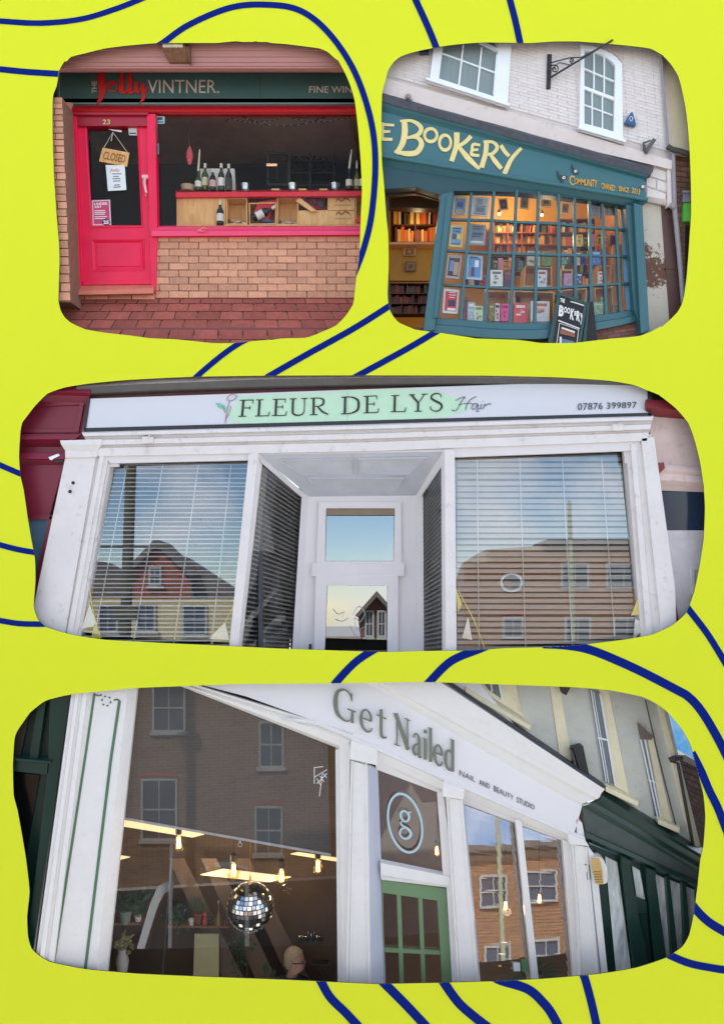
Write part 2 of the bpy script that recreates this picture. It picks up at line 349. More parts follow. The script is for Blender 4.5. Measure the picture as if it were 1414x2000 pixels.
LN = [([(-20,40),(0,41),(80,45),(160,37),(230,16),(285,-6)],11), ([(-20,133),(0,135),(50,140),(112,144),(130,145)],12),
 ([(300,94),(318,84),(370,48),(450,15),(520,9),(585,20),(640,62),(690,135),(722,225),(733,310),(727,410),(712,480),(690,540)],12),
 ([(808,-8),(830,40),(845,75),(858,110)],13), ([(993,-10),(1006,40),(1015,82),(1018,100)],13),
 ([(790,578),(760,598),(690,642),(600,692),(530,732),(515,742)],12), ([(870,637),(848,650),(790,684),(700,733),(680,744)],12),
 ([(500,655),(467,671),(430,697),(382,738),(375,750)],11), ([(-20,900),(0,908),(42,926),(60,932)],11), ([(-20,1058),(0,1064),(35,1073),(70,1079),(90,1080)],11),
 ([(-20,1208),(0,1212),(40,1218),(88,1219),(110,1218)],11), ([(1325,1165),(1348,1195),(1380,1237),(1410,1285),(1430,1320)],13),
 ([(745,1262),(722,1274),(690,1297),(652,1338),(645,1350)],15), ([(960,1258),(935,1268),(880,1292),(836,1335),(825,1348)],16),
 ([(1060,1258),(1110,1261),(1160,1272),(1240,1306),(1320,1347),(1345,1362),(1370,1390),(1400,1440),(1425,1490)],17),
 ([(1350,1470),(1368,1505),(1385,1545),(1402,1580),(1425,1640)],16), ([(1340,1750),(1358,1776),(1385,1802),(1425,1826)],17),
 ([(1290,1855),(1312,1868),(1355,1884),(1430,1897)],15), ([(615,1895),(627,1917),(645,1948),(675,1978),(705,2010)],17),
 ([(735,1905),(748,1918),(790,1960),(835,2008)],18), ([(855,1900),(866,1918),(895,1958),(925,1985),(960,2012)],18),
 ([(955,1900),(975,1914),(1030,1932),(1062,1960),(1080,1985),(1095,2015)],18), ([(1132,1890),(1142,1912),(1155,1960),(1166,2010)],16)]
def spline(P, step=1.2):
    Q = []; n = len(P)
    for i in range(n - 1):
        p0, p1, p2, p3 = P[max(i - 1, 0)], P[i], P[i + 1], P[min(i + 2, n - 1)]
        k = max(2, int(math.dist(p1, p2) / step))
        for j in range(k):
            t = j / k
            Q.append(tuple(.5 * (2 * p1[a] + (p2[a] - p0[a]) * t + (2 * p0[a] - 5 * p1[a] + 4 * p2[a] - p3[a]) * t * t + (3 * p1[a] - p0[a] - 3 * p2[a] + p3[a]) * t ** 3) for a in (0, 1)))
    Q.append(P[-1]); return Q
for P, w in LN:
    Q = spline(P); m = MB(); n = len(Q); K = 12; grid = []
    for i in range(n):
        a, c = Q[max(i - 1, 0)], Q[min(i + 1, n - 1)]; dx, dy = c[0] - a[0], c[1] - a[1]; l = math.hypot(dx, dy)
        grid.append([(Q[i][0] - dy / l * w * (j / K - .5), Q[i][1] + dx / l * w * (j / K - .5)) for j in range(K + 1)])
    vs = [W(x, y, -.004) for r in grid for x, y in r]; fs = []
    for i in range(n - 1):
        near = any(inpoly(*grid[i][j], h) for j in (0, K) for h in HS) or any(inpoly(*grid[i + 1][j], h) for j in (0, K) for h in HS)
        if not near: fs.append([i * (K + 1), i * (K + 1) + K, (i + 1) * (K + 1) + K, (i + 1) * (K + 1)]); continue
        for j in range(K):
            cx = (grid[i][j][0] + grid[i + 1][j + 1][0]) / 2; cy = (grid[i][j][1] + grid[i + 1][j + 1][1]) / 2
            if not any(inpoly(cx, cy, h) for h in HS): fs.append([i * (K + 1) + j, i * (K + 1) + j + 1, (i + 1) * (K + 1) + j + 1, (i + 1) * (K + 1) + j])
    used = sorted({a for f in fs for a in f}); ix = {a: k for k, a in enumerate(used)}
    m.add([vs[a] for a in used], [[ix[a] for a in f] for f in fs]); m.build('wavy_line', navyM, board)
post = MB()
for x in (-6.0, 6.0):
    post = MB(); post.add([(x + a, 0.13 + b_, z) for z in (0, 16.6) for a, b_ in ((-.12, -.07), (.12, -.07), (.12, .12), (-.12, .12))], [[0, 1, 2, 3], [7, 6, 5, 4], [0, 4, 5, 1], [1, 5, 6, 2], [2, 6, 7, 3], [3, 7, 4, 0]])
    post.build('post', mat('post_grey', (120, 122, 125), .5), board)
# ======================= SHOP 1: red-fronted wine shop =======================
P1 = FLAT
pinkM = mat('pink_cladding', (186, 134, 128), .55, .08, 3, stretch=(.4, 4, 4))
redM = mat('raspberry_paint', (236, 34, 80), .42, .08, 4, .12, spec=.35, dirt=.12)
dredM = mat('crimson_paint', (178, 12, 28), .3, .06, 4, .06, spec=.6)
slateM = mat('dark_green_sign', (58, 92, 88), .35, .1, 2)
brickM = mat('orange_brick', (212, 154, 124), .85, .13, 18, .5, island=.16, dirt=.22, bscale=140)
mortM = mat('grey_mortar', (136, 104, 86), .9, .15, 20, .3)
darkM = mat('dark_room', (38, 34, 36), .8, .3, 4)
shop = thing('wine_shop', 'red wine shop front with dark green sign board over its door and window', 'shop', W(410, 680, .4))
# canopy soffit : planks
s = MB()
ys = [(40, .08), (99, .12), (111.5, .135), (122, .15), (130, .16), (134.5, .17)]
for i in range(5):
    (a, da), (b_, db) = ys[i], ys[i + 1]
    s.loft([[(80, a, da), (728, a, da)], [(80, b_ - 1.1, db - .012), (728, b_ - 1.1, db - .012)]])
s.loft([[(80, 134.5, .172), (728, 134.5, .172)], [(80, 137.5, .52), (728, 137.5, .52)]])
s.build('canopy', pinkM, shop)
s = MB(); s.prism([(50, 100), (140, 100), (140, 225), (50, 225)], .57, .05); s.build('end_board', mat('maroon_board', (60, 34, 34)), shop)
# brick pier on the left, front face and reveal
s = MB(); s.prism([(60, 190), (122, 190), (139, 590), (60, 590)], .065, .3, 0)
fn = homog([(60, 190), (122, 190), (139, 588), (60, 588)])
s.bricks(fn, 2, 28, .065, .012, gu=.04, gv=.14, mi=1, jit=.0015, jig=.5)
s.build('brick_pier', [mortM, brickM], shop)
s = MB(); s.loft([[(122, 200, .07), (139, 590, .07)], [(141, 200, .42), (150, 590, .42)]])
s.build('pier_return', brickM, shop)
# sign board
sb = MB(); sb.prism([(112, 139), (726, 139), (726, 206), (112, 206)], .5, .06)
sg = sb.build('sign_board', slateM, shop, .004)
ln = MB(); greyP = mat('pale_line', (150, 165, 160), .5)
ln.rect(116, 138.6, 726, 139.8, .496, .01); ln.rect(116, 201, 726, 202.2, .496, .01); ln.rect(116, 139.8, 117.2, 201, .496, .01); ln.build('border_line', greyP, sg)
ln = MB(); ln.rect(508.7, 139.8, 509.3, 201, .497, .01); ln.build('joint', mat('joint_dark', (25, 35, 34)), sg)
tx = MB(); tx.text('VINTNER.', [(289, 156), (428, 156), (428, 182), (289, 182)], .494, .01); tx.text('FINE WINES', [(604, 168), (707, 168), (707, 181.5), (604, 181.5)], .494, .01, bold=.01)
tx.text('THE', [(180, 182), (180, 158), (189.5, 158), (189.5, 182)], .494, .01, bold=.01)
tx.build('lettering', mat('taupe_letter', (190, 178, 170), .5), sg)
tx = MB(); K = dict(d=.489, th=.01)
tx.stroke([(198,138),(199,160),(200,178),(197,192),(190,203)], [13,13,12,8,2], **K)
tx.stroke([(205,172),(212,163),(221,160),(227,164),(231,170)], [2,4,6,4,2], **K); tx.stroke([(223,161),(214,168),(214,176),(221,179),(228,175),(230,168),(227,163)], [3,2,2,2,2,3,2], **K)
tx.stroke([(238,142),(238,160),(238,176),(243,181),(249,177)], [7,9,9,6,2], **K); tx.stroke([(254,142),(254,160),(253,176),(257,181),(263,178)], [7,9,9,6,2], **K)
tx.stroke([(267,159),(266,170),(268,179),(273,180)], [6,7,6,3], **K); tx.stroke([(279,162),(280,176),(281,190),(276,198),(272,202)], [7,7,7,3,1], **K); tx.stroke([(281,184),(287,175),(291,170)], [4,2,1], **K); tx.stroke([(272,180),(276,172),(279,163)], [3,2,3], **K)
tx.build('script_lettering', mat('sign_red', (190, 18, 22), .5), sg)
# red cornice under the sign
s = MB(); s.mould([(114, 206), (726, 206)], [(118, 223), (726, 223)], [(0, .46), (.25, .40), (.45, .385), (.8, .40), (.86, .43), (1, .44)]); s.build('cornice', dredM, shop)
# jambs and door frame
s = MB(); s.prism([(126, 222), (150, 222), (163, 558), (147, 568)], .40, .12); s.prism([(134, 236), (142, 236), (157, 562), (150, 566)], .375, .03)
s.build('jamb', redM, shop, .004)
s = MB(); s.prism([(138, 222), (297, 222), (297, 246), (140, 246)], .405, .1); s.prism([(138, 219), (290, 219), (290, 224), (138, 224)], .37, .06); s.build('door_head', mat('deep_red', (166, 22, 48), .35, .05), shop, .004)
nb = MB(); nb.text('23', [(201, 233.5), (216, 233.5), (216, 243), (201, 243)], .398, .008, bold=.015); nb.build('house_number', mat('brass_number', (214, 190, 130), .3, metal=.3), shop)
# door leaf
dr = MB()
O = [(150, 246), (290, 246), (298, 555), (163, 556)]; G = [(169.5, 249), (268, 249), (276.5, 440), (181, 440.5)]
dr.ring(O, [(169.5, 249), (268, 249), (283, 528), (183, 528)], .44, .05)
dr.prism([(178, 440), (279, 440), (280, 469), (179.5, 469)], .44, .05)
dr.prism([(179.5, 469), (283, 468), (284, 529), (182, 530)], .462, .03)
dr.ring([(179.5, 468), (283, 467), (284, 529), (182, 530)], [(186, 474), (277.5, 473), (278.5, 522), (188, 523)], .434, .03, di=.458)
dr.prism([(189, 476.5), (275, 475.5), (276, 519.5), (190.5, 520.5)], .452, .02)
dr.ring([(166, 246.5), (271, 246.5), (279.5, 444), (178, 444.5)], G, .43, .02, di=.44)
dr.prism([(160, 549), (298.5, 548), (299, 555), (160, 556.5)], .40, .05)
door = dr.build('door', redM, shop, .003)
gp = MB(); gp.prism(G, .465, .006); gp.build('door_glass', glass('clear_glass', .005, (.96, .96, .96)), door)
hd = MB(); hd.rect(277.5, 341, 290.5, 348.5, .40, .03); hd.tube([(284, 348, .40), (282.5, 356, .385), (284, 366, .38), (286.5, 376, .39), (286, 383, .41)], [.022, .018, .016, .015, .01]); hd.build('handle', mat('pink_steel', (238, 170, 170), .3, metal=.4), door, .002)
hd = MB(); hd.ball(W(289.7, 404, .435), .012); hd.build('keyhole', mat('brass', (200, 150, 70), .3, metal=.8), door)
s = MB(); s.loft([[(160, 556, .44), (300, 555, .44)], [(137, 569, .30), (300, 563, .30)], [(137, 576, .295), (299, 573, .295)]]); s.build('doorstep', mat('terracotta_step', (212, 122, 100), .6, .15, 8, .2), shop)
# mullion and window frame
s = MB(); s.prism([(287, 222), (304, 222), (304, 225), (308, 460), (304.5, 571), (296.5, 571), (292, 455)], .385, .12); s.build('door_post', redM, shop, .004)
s = MB(); s.loft([[(297, 441, .45), (726, 441, .45)], [(297, 444, .40), (726, 444, .40)], [(297, 448, .385), (726, 448, .385)], [(297, 451, .36), (726, 451, .36)], [(297, 461, .345), (726, 458, .345)], [(297, 462, .40), (726, 459, .40)]]); s.build('window_sill', mat('rose_paint', (240, 72, 112), .35, .06), shop)
gp = MB(); gp.prism([(300, 222), (726, 222), (726, 445), (300, 445)], .46, .006); gp.build('shop_window', glass('clear_glass'), shop)
st = MB(); st.rect(305, 226, 307.5, 444, .43, .04); st.build('window_frame', mat('aluminium', (120, 122, 128), .3, metal=.6), shop)
# low brick wall
s = MB(); s.prism([(301, 459), (726, 459), (726, 592), (301, 592)], .425, .1, 0)
s.bricks(homog([(304, 459), (726, 459), (726, 582), (304, 582)]), 11, 9, .42, .014, gu=.035, gv=.09, mi=1, ou=-.3, jig=.5); s.rect(100, 570, 304, 592, .424, .08, 0)
s.bricks(homog([(120, 573), (304, 573), (304, 585), (120, 585)]), 4, 1, .42, .012, gu=.05, gv=.1, mi=1)
s.build('low_brick_wall', [mortM, brickM], shop)
# interior
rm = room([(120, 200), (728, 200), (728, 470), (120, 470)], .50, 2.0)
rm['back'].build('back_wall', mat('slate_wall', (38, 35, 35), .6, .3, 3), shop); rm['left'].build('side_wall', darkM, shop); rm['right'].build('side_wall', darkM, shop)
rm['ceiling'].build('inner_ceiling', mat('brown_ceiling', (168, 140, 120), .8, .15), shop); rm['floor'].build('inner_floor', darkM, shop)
# dim counter, shelves and frames seen in the dark room
cab = thing('shelf_unit', 'dim dark shelf unit at the back of the wine shop beside the wall frame', 'shelves', W(600, 372, 1.9))
s = MB()
for x in (560, 604, 650): s.rect(x, 268, x + 3, 380, 1.7, .25)
for y in (268, 290, 312, 336, 360): s.rect(560, y, 653, y + 2.5, 1.72, .22)
s.build('rack', mat('ebony', (48, 44, 44), .5), cab)
for i in range(14):
    x = 566 + (i % 7) * 12; yb = 312 if i < 7 else 336
    m = MB(); c = W(x, yb - .5, 1.8); m.lathe(c, [(.017, 0), (.018, .055), (.007, .08), (.007, .105)], n=10); m.build('dark_bottle', mat('bottle_dim', (44, 58, 52), .15), None)
    tag(bpy.context.scene.objects[-1] if False else col.objects[-1], 'small dark wine bottle on the dim shelf unit behind the wine shop glass', 'bottle', 'bottles on the dim shelf unit')
fr = MB(); fr.ring([(521, 296), (567, 296), (567, 362), (521, 362)], [(525, 300), (563, 300), (563, 358), (525, 358)], 1.66, .03); tag(fr.build('wall_frame', mat('grey_frame', (86, 86, 90), .4)), 'grey rectangular frame standing in the dark wine shop', 'frame')
lp = MB(); lp.rect(521, 319.5, 541, 324.5, 1.5, .03, 1); lp.ring([(520, 319), (542, 319), (542, 350), (520, 350)], [(522, 325), (540, 325), (540, 348), (522, 348)], 1.5, .03); tag(lp.build('wall_lamp', [mat('ebony'), mat('lamp_warm', (255, 200, 160), emit=1.0)]), 'small square lamp with glowing pink top in the dark wine shop', 'lamp')
cl = MB(); cl.rect(591, 224, 607, 230, .9, .05); tag(cl.build('ceiling_light', mat('lamp_white', (235, 230, 255), emit=.5)), 'small white ceiling light inside the wine shop above the bottles', 'ceiling light')
gar = MB()
for x0, x1, sag in ((440, 556, 14), (556, 690, 12), (470, 640, 20)):
    pts = [(x0 + (x1 - x0) * t / 12, 226 + 4 * sag * (t / 12) * (1 - t / 12) + (12 if x0 < 450 and t < 1 else 0), .8) for t in range(13)]
    gar.tube(pts, .0045, n=5)
    for p in pts[1:-1]: gar.ball(W(*p), .010, 1, 6)
tag(gar.build('string_lights', [mat('black_wire', (28, 26, 26)), mat('tiny_bulb', (200, 190, 170), .2)]), 'thin string of tiny bulbs looped under the wine shop ceiling', 'string lights')
# outside lamp under the canopy
lm = thing('floodlight', 'rusty brass floodlight hanging under the pink canopy of the wine shop', 'lamp', W(345, 122, .15))
s = MB(); s.loft([[(315, 70, .03), (362, 70, .03)], [(315, 90, .04), (362, 90, .04)], [(331, 121.5, .12), (371, 121.5, .12)]]); s.prism([(362, 70), (371, 76), (371, 121), (362, 92)], .06, .1)
s.build('housing', mat('rusty_brass', (120, 84, 58), .45, .45, 30, .6, metal=.3, dirt=.8), lm, .003)
s = MB(); s.rect(318, 74, 357, 91, .028, .03); s.build('lens', mat('frosted_lens', (225, 215, 190), .3, .3, 25), lm, .003)
# pavement ramp of red pavers
s = MB(); s.loft([[(60, 581 + 17 * i, .462 - .0543 * i), (728, 581 + 17 * i, .462 - .0543 * i)] for i in range(8)], 0)
class Ramp:
    def p(self, px, py, d=0): t = (py - 581) / 119; return W(px, py, .43 - .38 * t + d)
s.pl = Ramp()
yy = [581, 593, 608, 624.5, 642, 663, 686, 705]
for r in range(7):
    a, c = yy[r], yy[r + 1]
    for k in range(-13, 8):
        def X(u, y): return 514 + u * (40 + (y - 581) * .112) + (y - 581) * .12
        u = k + (.5 if r % 2 else 0)
        if X(u + 1, c) > 740: continue
        j = random.uniform(-.003, .003)
        P = [(X(u + .03, a + .8), a + .8), (X(u + .965, a + .8), a + .8), (X(u + .98, c - .5), c - .5), (X(u + .03, c - .5), c - .5)]
        fr = [s.pl.p(*p, -.004 + j * .5) for p in P]; bk = [s.pl.p(*p, .05) for p in P]
        s.add(fr + bk, [[0, 1, 2, 3], [0, 4, 5, 1], [1, 5, 6, 2], [2, 6, 7, 3], [3, 7, 4, 0]], 1)
pv = s.build('pavement', [mat('sandy_joint', (204, 158, 132), .9, .3, 30, .3), mat('red_paver', (160, 84, 72), .8, .2, 10, .5, island=.2, dirt=.35, bscale=70)]); struct(pv)
for i in range(26):
    pass
# ---- display plinth and what stands on it ----
plyM = wood('pine_ply', (206, 146, 80), (238, 190, 122), 5)
pineM = wood('crate_pine', (212, 156, 88), (240, 196, 128), 7)
pl = thing('display_shelf', 'long display shelf with a red top and plywood front in the wine shop window', 'shelf', W(525, 441, .6))
s = MB(); s.loft([[(344, 372, .86), (726, 370, .86)], [(344, 376, .56), (726, 373.5, .56)], [(344, 385, .555), (726, 382, .555)]]); s.build('top_board', mat('scarlet_board', (224, 26, 44), .35), pl)
s = MB(); s.rect(345.5, 384, 441, 441, .60, .02); s.build('plywood_front', plyM, pl)
s = MB(); s.rect(441, 384, 740, 441, .84, .02); s.rect(345, 438.5, 740, 442, .58, .25); s.build('backing', plyM, pl)
def bottle(x, yb, yt, d, colr, lab, label, candle=None, w=6.5, tilt=0., grp='bottles on the red shelf'):
    k = (d + D) / F; h = (yb - yt) * k; r = w * k; ax = Vector((math.sin(tilt), 0, math.cos(tilt))); c = W(x, yb, d)
    t = thing('wine_bottle', label, 'bottle', c, grp)
    m = MB(); m.lathe(c, [(r * .92, 0), (r, .02 * h), (r, .52 * h), (r * .9, .6 * h), (r * .38, .74 * h), (r * .33, .96 * h), (r * .4, .97 * h), (r * .4, h)], axis=ax); m.build('glass_body', colr, t)
    m = MB(); m.lathe(c, [(r * 1.03, .16 * h), (r * 1.03, .46 * h)], axis=ax); m.build('paper_label', lab, t)
    m = MB(); m.lathe(c, [(r * .42, .84 * h), (r * .43, 1.005 * h)], axis=ax)
    m.build('capsule', mat('foil_cream', (226, 214, 190), .4) if candle is None else mat('foil_dark', (40, 30, 30), .4), t)
    if candle:
        m = MB(); m.tube([(x, yt, d), (x + candle[0] * .5, (yt + candle[1]) / 2, d), (x + candle[0], candle[1], d)], [r * .33, r * .3, r * .15]); m.build('candle', mat('wax', (232, 224, 200), .5), t)
    return t
gr = mat('green_glass', (52, 78, 30), .08, .1); dg = mat('dark_glass', (20, 26, 20), .06, .1); ol = mat('olive_glass', (120, 120, 20), .08)
wl = mat('label_white', (225, 222, 210), .7, .1, 40); cr_ = mat('label_cream', (200, 200, 160), .7, .1, 40); pk = mat('label_pink', (205, 170, 165), .7, .1, 40); ivy = mat('label_dark', (60, 56, 54), .7)
bottle(387.5, 372, 335, .70, gr, wl, 'green wine bottle with white label holding a tall candle, far left of the red shelf', (3, 292))
bottle(401, 372, 320, .72, gr, cr_, 'green wine bottle with cream label and no candle, beside the candle bottle')
bottle(416, 373, 330, .68, dg, pk, 'dark wine bottle with pinkish striped label on the red shelf')
bottle(432.5, 373, 320, .68, dg, wl, 'dark wine bottle with tall white label on the red shelf')
bottle(447, 373, 321, .68, dg, ivy, 'dark wine bottle with black label, last of the left bottles before the white carton')
bottle(682, 371, 330, .68, dg, wl, 'dark wine bottle with small white label holding a tall candle near the right end', (5, 292))
bottle(697, 371, 330, .72, ol, cr_, 'olive yellow wine bottle with a short white stopper near the right end', (0, 313))
bottle(709, 372, 325, .70, dg, wl, 'dark wine bottle cut by the right edge of the opening')
bottle(430.5, 440.5, 393, .585, dg, wl, 'dark wine bottle standing low in front of the plywood panel', w=7)
for i, (a, b_) in enumerate(((391, 413), (414, 436), (437, 458))):
    m = MB(); m.prism([(a, 329), (b_, 329), (b_ + (2 if i == 2 else 0), 371), (a, 371)], .79, .05); tag(m.build('carton', wl, None, .003), ('white carton behind the green bottles, left of its row', 'white carton in the middle of the row behind the dark bottles', 'white carton at the right end of its row behind the black label bottle')[i], 'carton', 'white cartons behind the bottles')
gl = glass('tumbler_glass', .25, (.85, .87, .85))
def tumbler(x, yb, w, h, d, label, m=gl, nm='glass_tumbler'):
    k = (d + D) / F; t = MB(); r = w * k; hh = h * k
    t.lathe(W(x, yb, d), [(r * .8, 0), (r, hh), (r * .88, hh), (r * .72, hh * .15), (0, hh * .15)], n=18); return tag(t.build(nm, m), label, 'glass', 'glasses on the red shelf')
tumbler(367, 373, 14, 10, .66, 'shallow amber glass bowl at the left end of the red shelf', mat('amber_bowl', (170, 150, 120), .15), 'glass_bowl')
tumbler(479.5, 372, 10, 12, .66, 'clear tumbler just right of the white cartons'); tumbler(571.5, 372, 11, 12, .66, 'clear tumbler in the middle of the red shelf'); tumbler(654, 371, 10, 12, .66, 'clear tumbler left of the right hand candle bottle')
for x, l in ((538, 'left'), (591, 'middle'), (632, 'right')):
    m = MB(); m.rect(x - 8, 368, x + 8, 371.5, .64, .05); tag(m.build('wooden_block', pineM, None, .003), 'thin pale wooden block on the red shelf, %s of the three' % l, 'block', 'wooden blocks on the red shelf')
def crate(q, d, label, dep=.18, open_=True, th=2.2):
    t = thing('wooden_crate', label, 'crate', W((q[2][0] + q[3][0]) / 2, q[2][1], d), 'wine crates under the red shelf')
    cx = sum(p[0] for p in q) / 4; cy = sum(p[1] for p in q) / 4
    if open_:
        s_ = [(p[0] + (th if p[0] < cx else -th), p[1] + (th if p[1] < cy else -th)) for p in q]
        m = MB(); m.ring(q, s_, d, dep); m.build('box_sides', pineM, t, .003)
        m = MB(); m.prism(q, d + dep, .015); m.build('box_back', pineM, t)
    else:
        m = MB(); m.prism(q, d, dep); m.build('box_body', pineM, t, .004)
    return t
crate([(442, 386), (483, 386), (484, 438.5), (442, 438.5)], .60, 'open pine wine crate standing empty next to the plywood panel')
crate([(486, 396), (540, 395), (540, 438), (487, 438.5)], .60, 'open pine wine crate lined with red cloth and a slanting bottle')
crate([(541, 384), (583, 384), (583, 439), (541, 439)], .61, 'open pine wine crate with dried pine cones at its foot')
crate([(583, 411), (640, 410), (640, 438.5), (583, 438.5)], .62, 'closed low pine crate below the tilted crate', .16, False)
crate([(577, 392), (586, 386), (620, 412), (609, 414)], .585, 'narrow pine crate tilted on its side over the closed low crate', .02, False)
def stamp(t, cx, cy):
    m = MB(); K = dict(d=.618, th=.004)
    m.stroke([(cx - 14, cy + 1), (cx - 9, cy - 6), (cx - 3, cy - 1), (cx + 3, cy - 6), (cx + 10, cy - 5), (cx + 14, cy + 1)], [1, 4, 3, 4, 4, 1], **K); m.text('GRAND VIN', [(cx - 17, cy + 5), (cx + 17, cy + 5), (cx + 17, cy + 8.5), (cx - 17, cy + 8.5)], **K)
    m.build('stamp', mat('burnt_mark', (150, 108, 66), .8), t)
t = crate([(640, 385), (693, 384), (693, 410), (640, 411)], .62, 'closed pine crate with a burnt emblem, upper of the stacked pair', .16, False); stamp(t, 670, 394)
t = crate([(640, 411.5), (693, 411), (693, 438), (640, 438.5)], .62, 'closed pine crate with a burnt emblem, lower of the stacked pair', .16, False); stamp(t, 670, 420)
crate([(694, 384), (726, 384), (726, 438), (694, 438)], .62, 'open pine crate at the right end under the red shelf')
m = MB(); m.loft([[(505, 394, .61), (540, 390, .60)], [(500, 405, .60), (536, 402, .62)], [(494, 420, .62), (528, 418, .60)], [(512, 432, .62), (524, 432, .62)]]); tag(m.build('red_cloth', mat('red_satin', (190, 20, 38), .4)), 'crumpled red cloth draped inside the open crate', 'cloth')
tb = bottle(494, 427, 377, .59, dg, wl, 'dark wine bottle lying slanted on the red cloth in the crate', w=8, tilt=R(62), grp='bottles under the red shelf')
m = MB(); m.ball(W(521, 433, .63), .075, sx=1.0, sy=.5, sz=.28); tag(m.build('blue_pouch', mat('blue_cloth', (66, 92, 130), .8)), 'small flat blue pouch at the bottom of the crate', 'pouch')
m = MB(); m.loft([[(588, 386, .66), (636, 384, .66)], [(592, 396, .62), (632, 394, .64)], [(612, 408, .62), (630, 410, .62)]])
for i in range(9): m.ball(W(random.uniform(592, 630), random.uniform(387, 406), .63), random.uniform(.015, .04), 1, 8)
tag(m.build('velvet_cloth', [mat('dark_red_velvet', (130, 18, 36), .7), mat('plum_cloth', (70, 45, 62), .6)]), 'dark red and plum cloths heaped above the closed low crate', 'cloth')  # second colour makes the plum lumps of cloth among the red
def cones(x0, x1, y, d, label, cc):
    m = MB()
    for i in range(26): m.ball(W(random.uniform(x0, x1), y - abs(random.gauss(0, 3)), d + random.uniform(0, .05)), random.uniform(.008, .018), random.choice((0, 1)), 6)
    o = m.build('pine_cones', [mat('cone_brown', (120, 84, 62), .8), mat('cone_pale', (206, 190, 176), .8)]); o['kind'] = 'stuff'; o['label'] = label; return o
cones(446, 482, 437, .62, 'frosted twigs and cones scattered in the empty crate', 0); cones(543, 577, 437, .64, 'dried pine cones scattered in the third crate', 0)
m = MB(); 
for i in range(12): m.ball(W(696 + random.uniform(0, 10), 434 - random.uniform(0, 10), .60), .02, 0, 7)
tag(m.build('red_bow', mat('bow_red', (232, 40, 34), .5)), 'bright red bow in the crate at the right edge', 'bow')
m = MB(); m.tube([(386, 449, .34), (396, 452, .335), (407, 447, .335), (398, 445, .335), (388, 450, .335)], .006); tag(m.build('wire_scrap', mat('wire_pale', (226, 150, 110), .5)), 'looped scrap of wire lying on the pink window sill', 'wire')
# stickers, hanging things, notices
m = MB(); m.rect(306, 227, 322, 241.5, .452, .004, 0); m.rect(308, 229, 318, 234, .449, .003, 1); m.rect(308, 237, 320, 239, .449, .003, 1); tag(m.build('window_sticker', [mat('sticker_blue', (170, 200, 210), .5), mat('sticker_ink', (50, 70, 80), .6)]), 'small pale blue sticker in the top corner of the wine shop window', 'sticker')
m = MB(); m.rect(305.5, 280, 311, 301, .452, .004, 0); m.rect(307.5, 284, 309, 297, .449, .003, 1); tag(m.build('narrow_sticker', [mat('sticker_grey', (150, 160, 165), .5), mat('sticker_ink')]), 'narrow grey sticker on the left edge of the wine shop window', 'sticker')
hg = thing('hanging_ornament', 'red ridged paper ornament hanging on a string behind the wine shop window', 'ornament', W(370.5, 321, .6))
m = MB(); m.tube([(369.5, 240, .6), (369.8, 286, .6)], .004); m.build('string', mat('ebony'), hg)
m = MB(); m.lathe(W(370.8, 321, .6), [(.006 + (.024 if i % 2 else .034) * math.sin(math.pi * (i + 1) / 13), .19 * i / 12) for i in range(13)]); m.build('paper_body', mat('ornament_red', (214, 84, 90), .7), hg)
cs = thing('closed_sign', 'tilted wooden closed sign hanging on string inside the red door', 'sign', W(223, 325, .455))
q = [(201, 288), (253.3, 298), (248.5, 325.5), (193.8, 315)]
m = MB(); m.prism(q, .45, .012); m.build('board', plyM, cs, .002)
m = MB(); m.tube([(203, 290, .448), (221, 258, .448), (249, 297, .448)], .0045, n=6); m.tube([(221, 258, .446), (218, 276, .446)], .005, n=6); m.build('string', mat('twine', (190, 180, 160)), cs)
m = MB(); m.text('CLOSED', [bil(q, .1, .78), bil(q, .9, .78), bil(q, .9, .22), bil(q, .1, .22)], .445, .006, bold=.012); m.build('lettering', mat('carved_brown', (150, 104, 60), .8), cs)
def notice(name, q, d, base, rows, label, title=None, tcol='red'):
    t = thing(name, label, 'notice', W(*q[3], d)); m = MB(); m.prism(q, d, .004); m.build('sheet', base, t)
    if title:
        m = MB(); m.text(title, [bil(q, .18, .86), bil(q, .75, .86), bil(q, .75, .72), bil(q, .18, .72)], d - .003, .003, slant=.3); m.build('heading', tcol, t)
    m = MB()
    for y, a, b_ in rows: m.stroke([bil(q, a, y), bil(q, b_, y)], 1.6, d - .003, .003)
    if rows: m.build('text_lines', mat('grey_print', (130, 132, 140), .8), t)
    return t
nq = [(207, 322), (244, 323), (247.5, 371), (211.5, 373)]
notice('opening_hours_notice', nq, .447, mat('paper_white', (232, 240, 240), .8), [(.66, .3, .8), (.56, .35, .65), (.47, .3, .72), (.38, .33, .7), (.22, .36, .66), (.14, .32, .7)], 'white paper notice taped below the closed sign', 'Jolly', mat('print_red', (206, 60, 66)))
pq = [(180, 391), (215.6, 390), (218, 439.5), (182, 440.5)]
t = notice('age_check_poster', pq, .447, mat('poster_pale', (230, 200, 214), .6), [], 'pink age check poster in the bottom corner of the red door glass')
m = MB(); iq = [bil(pq, .07, .95), bil(pq, .93, .95), bil(pq, .93, .06), bil(pq, .07, .06)]; m.prism(iq, .4445, .003, 0); m.build('pink_field', mat('poster_pink', (200, 70, 112), .6), t)
m = MB(); m.text('UNDER', [bil(pq, .12, .9), bil(pq, .86, .9), bil(pq, .86, .8), bil(pq, .12, .8)], .441, .003, bold=.03); m.text('25?', [bil(pq, .12, .78), bil(pq, .5, .78), bil(pq, .5, .69), bil(pq, .12, .69)], .441, .003, bold=.03)
for v in (.58, .51, .44, .34, .27): m.stroke([bil(pq, .12, v), bil(pq, .12 + .7 * random.uniform(.7, 1), v)], 1.6, .441, .003)
m.build('white_print', mat('print_white', (246, 235, 240)), t)
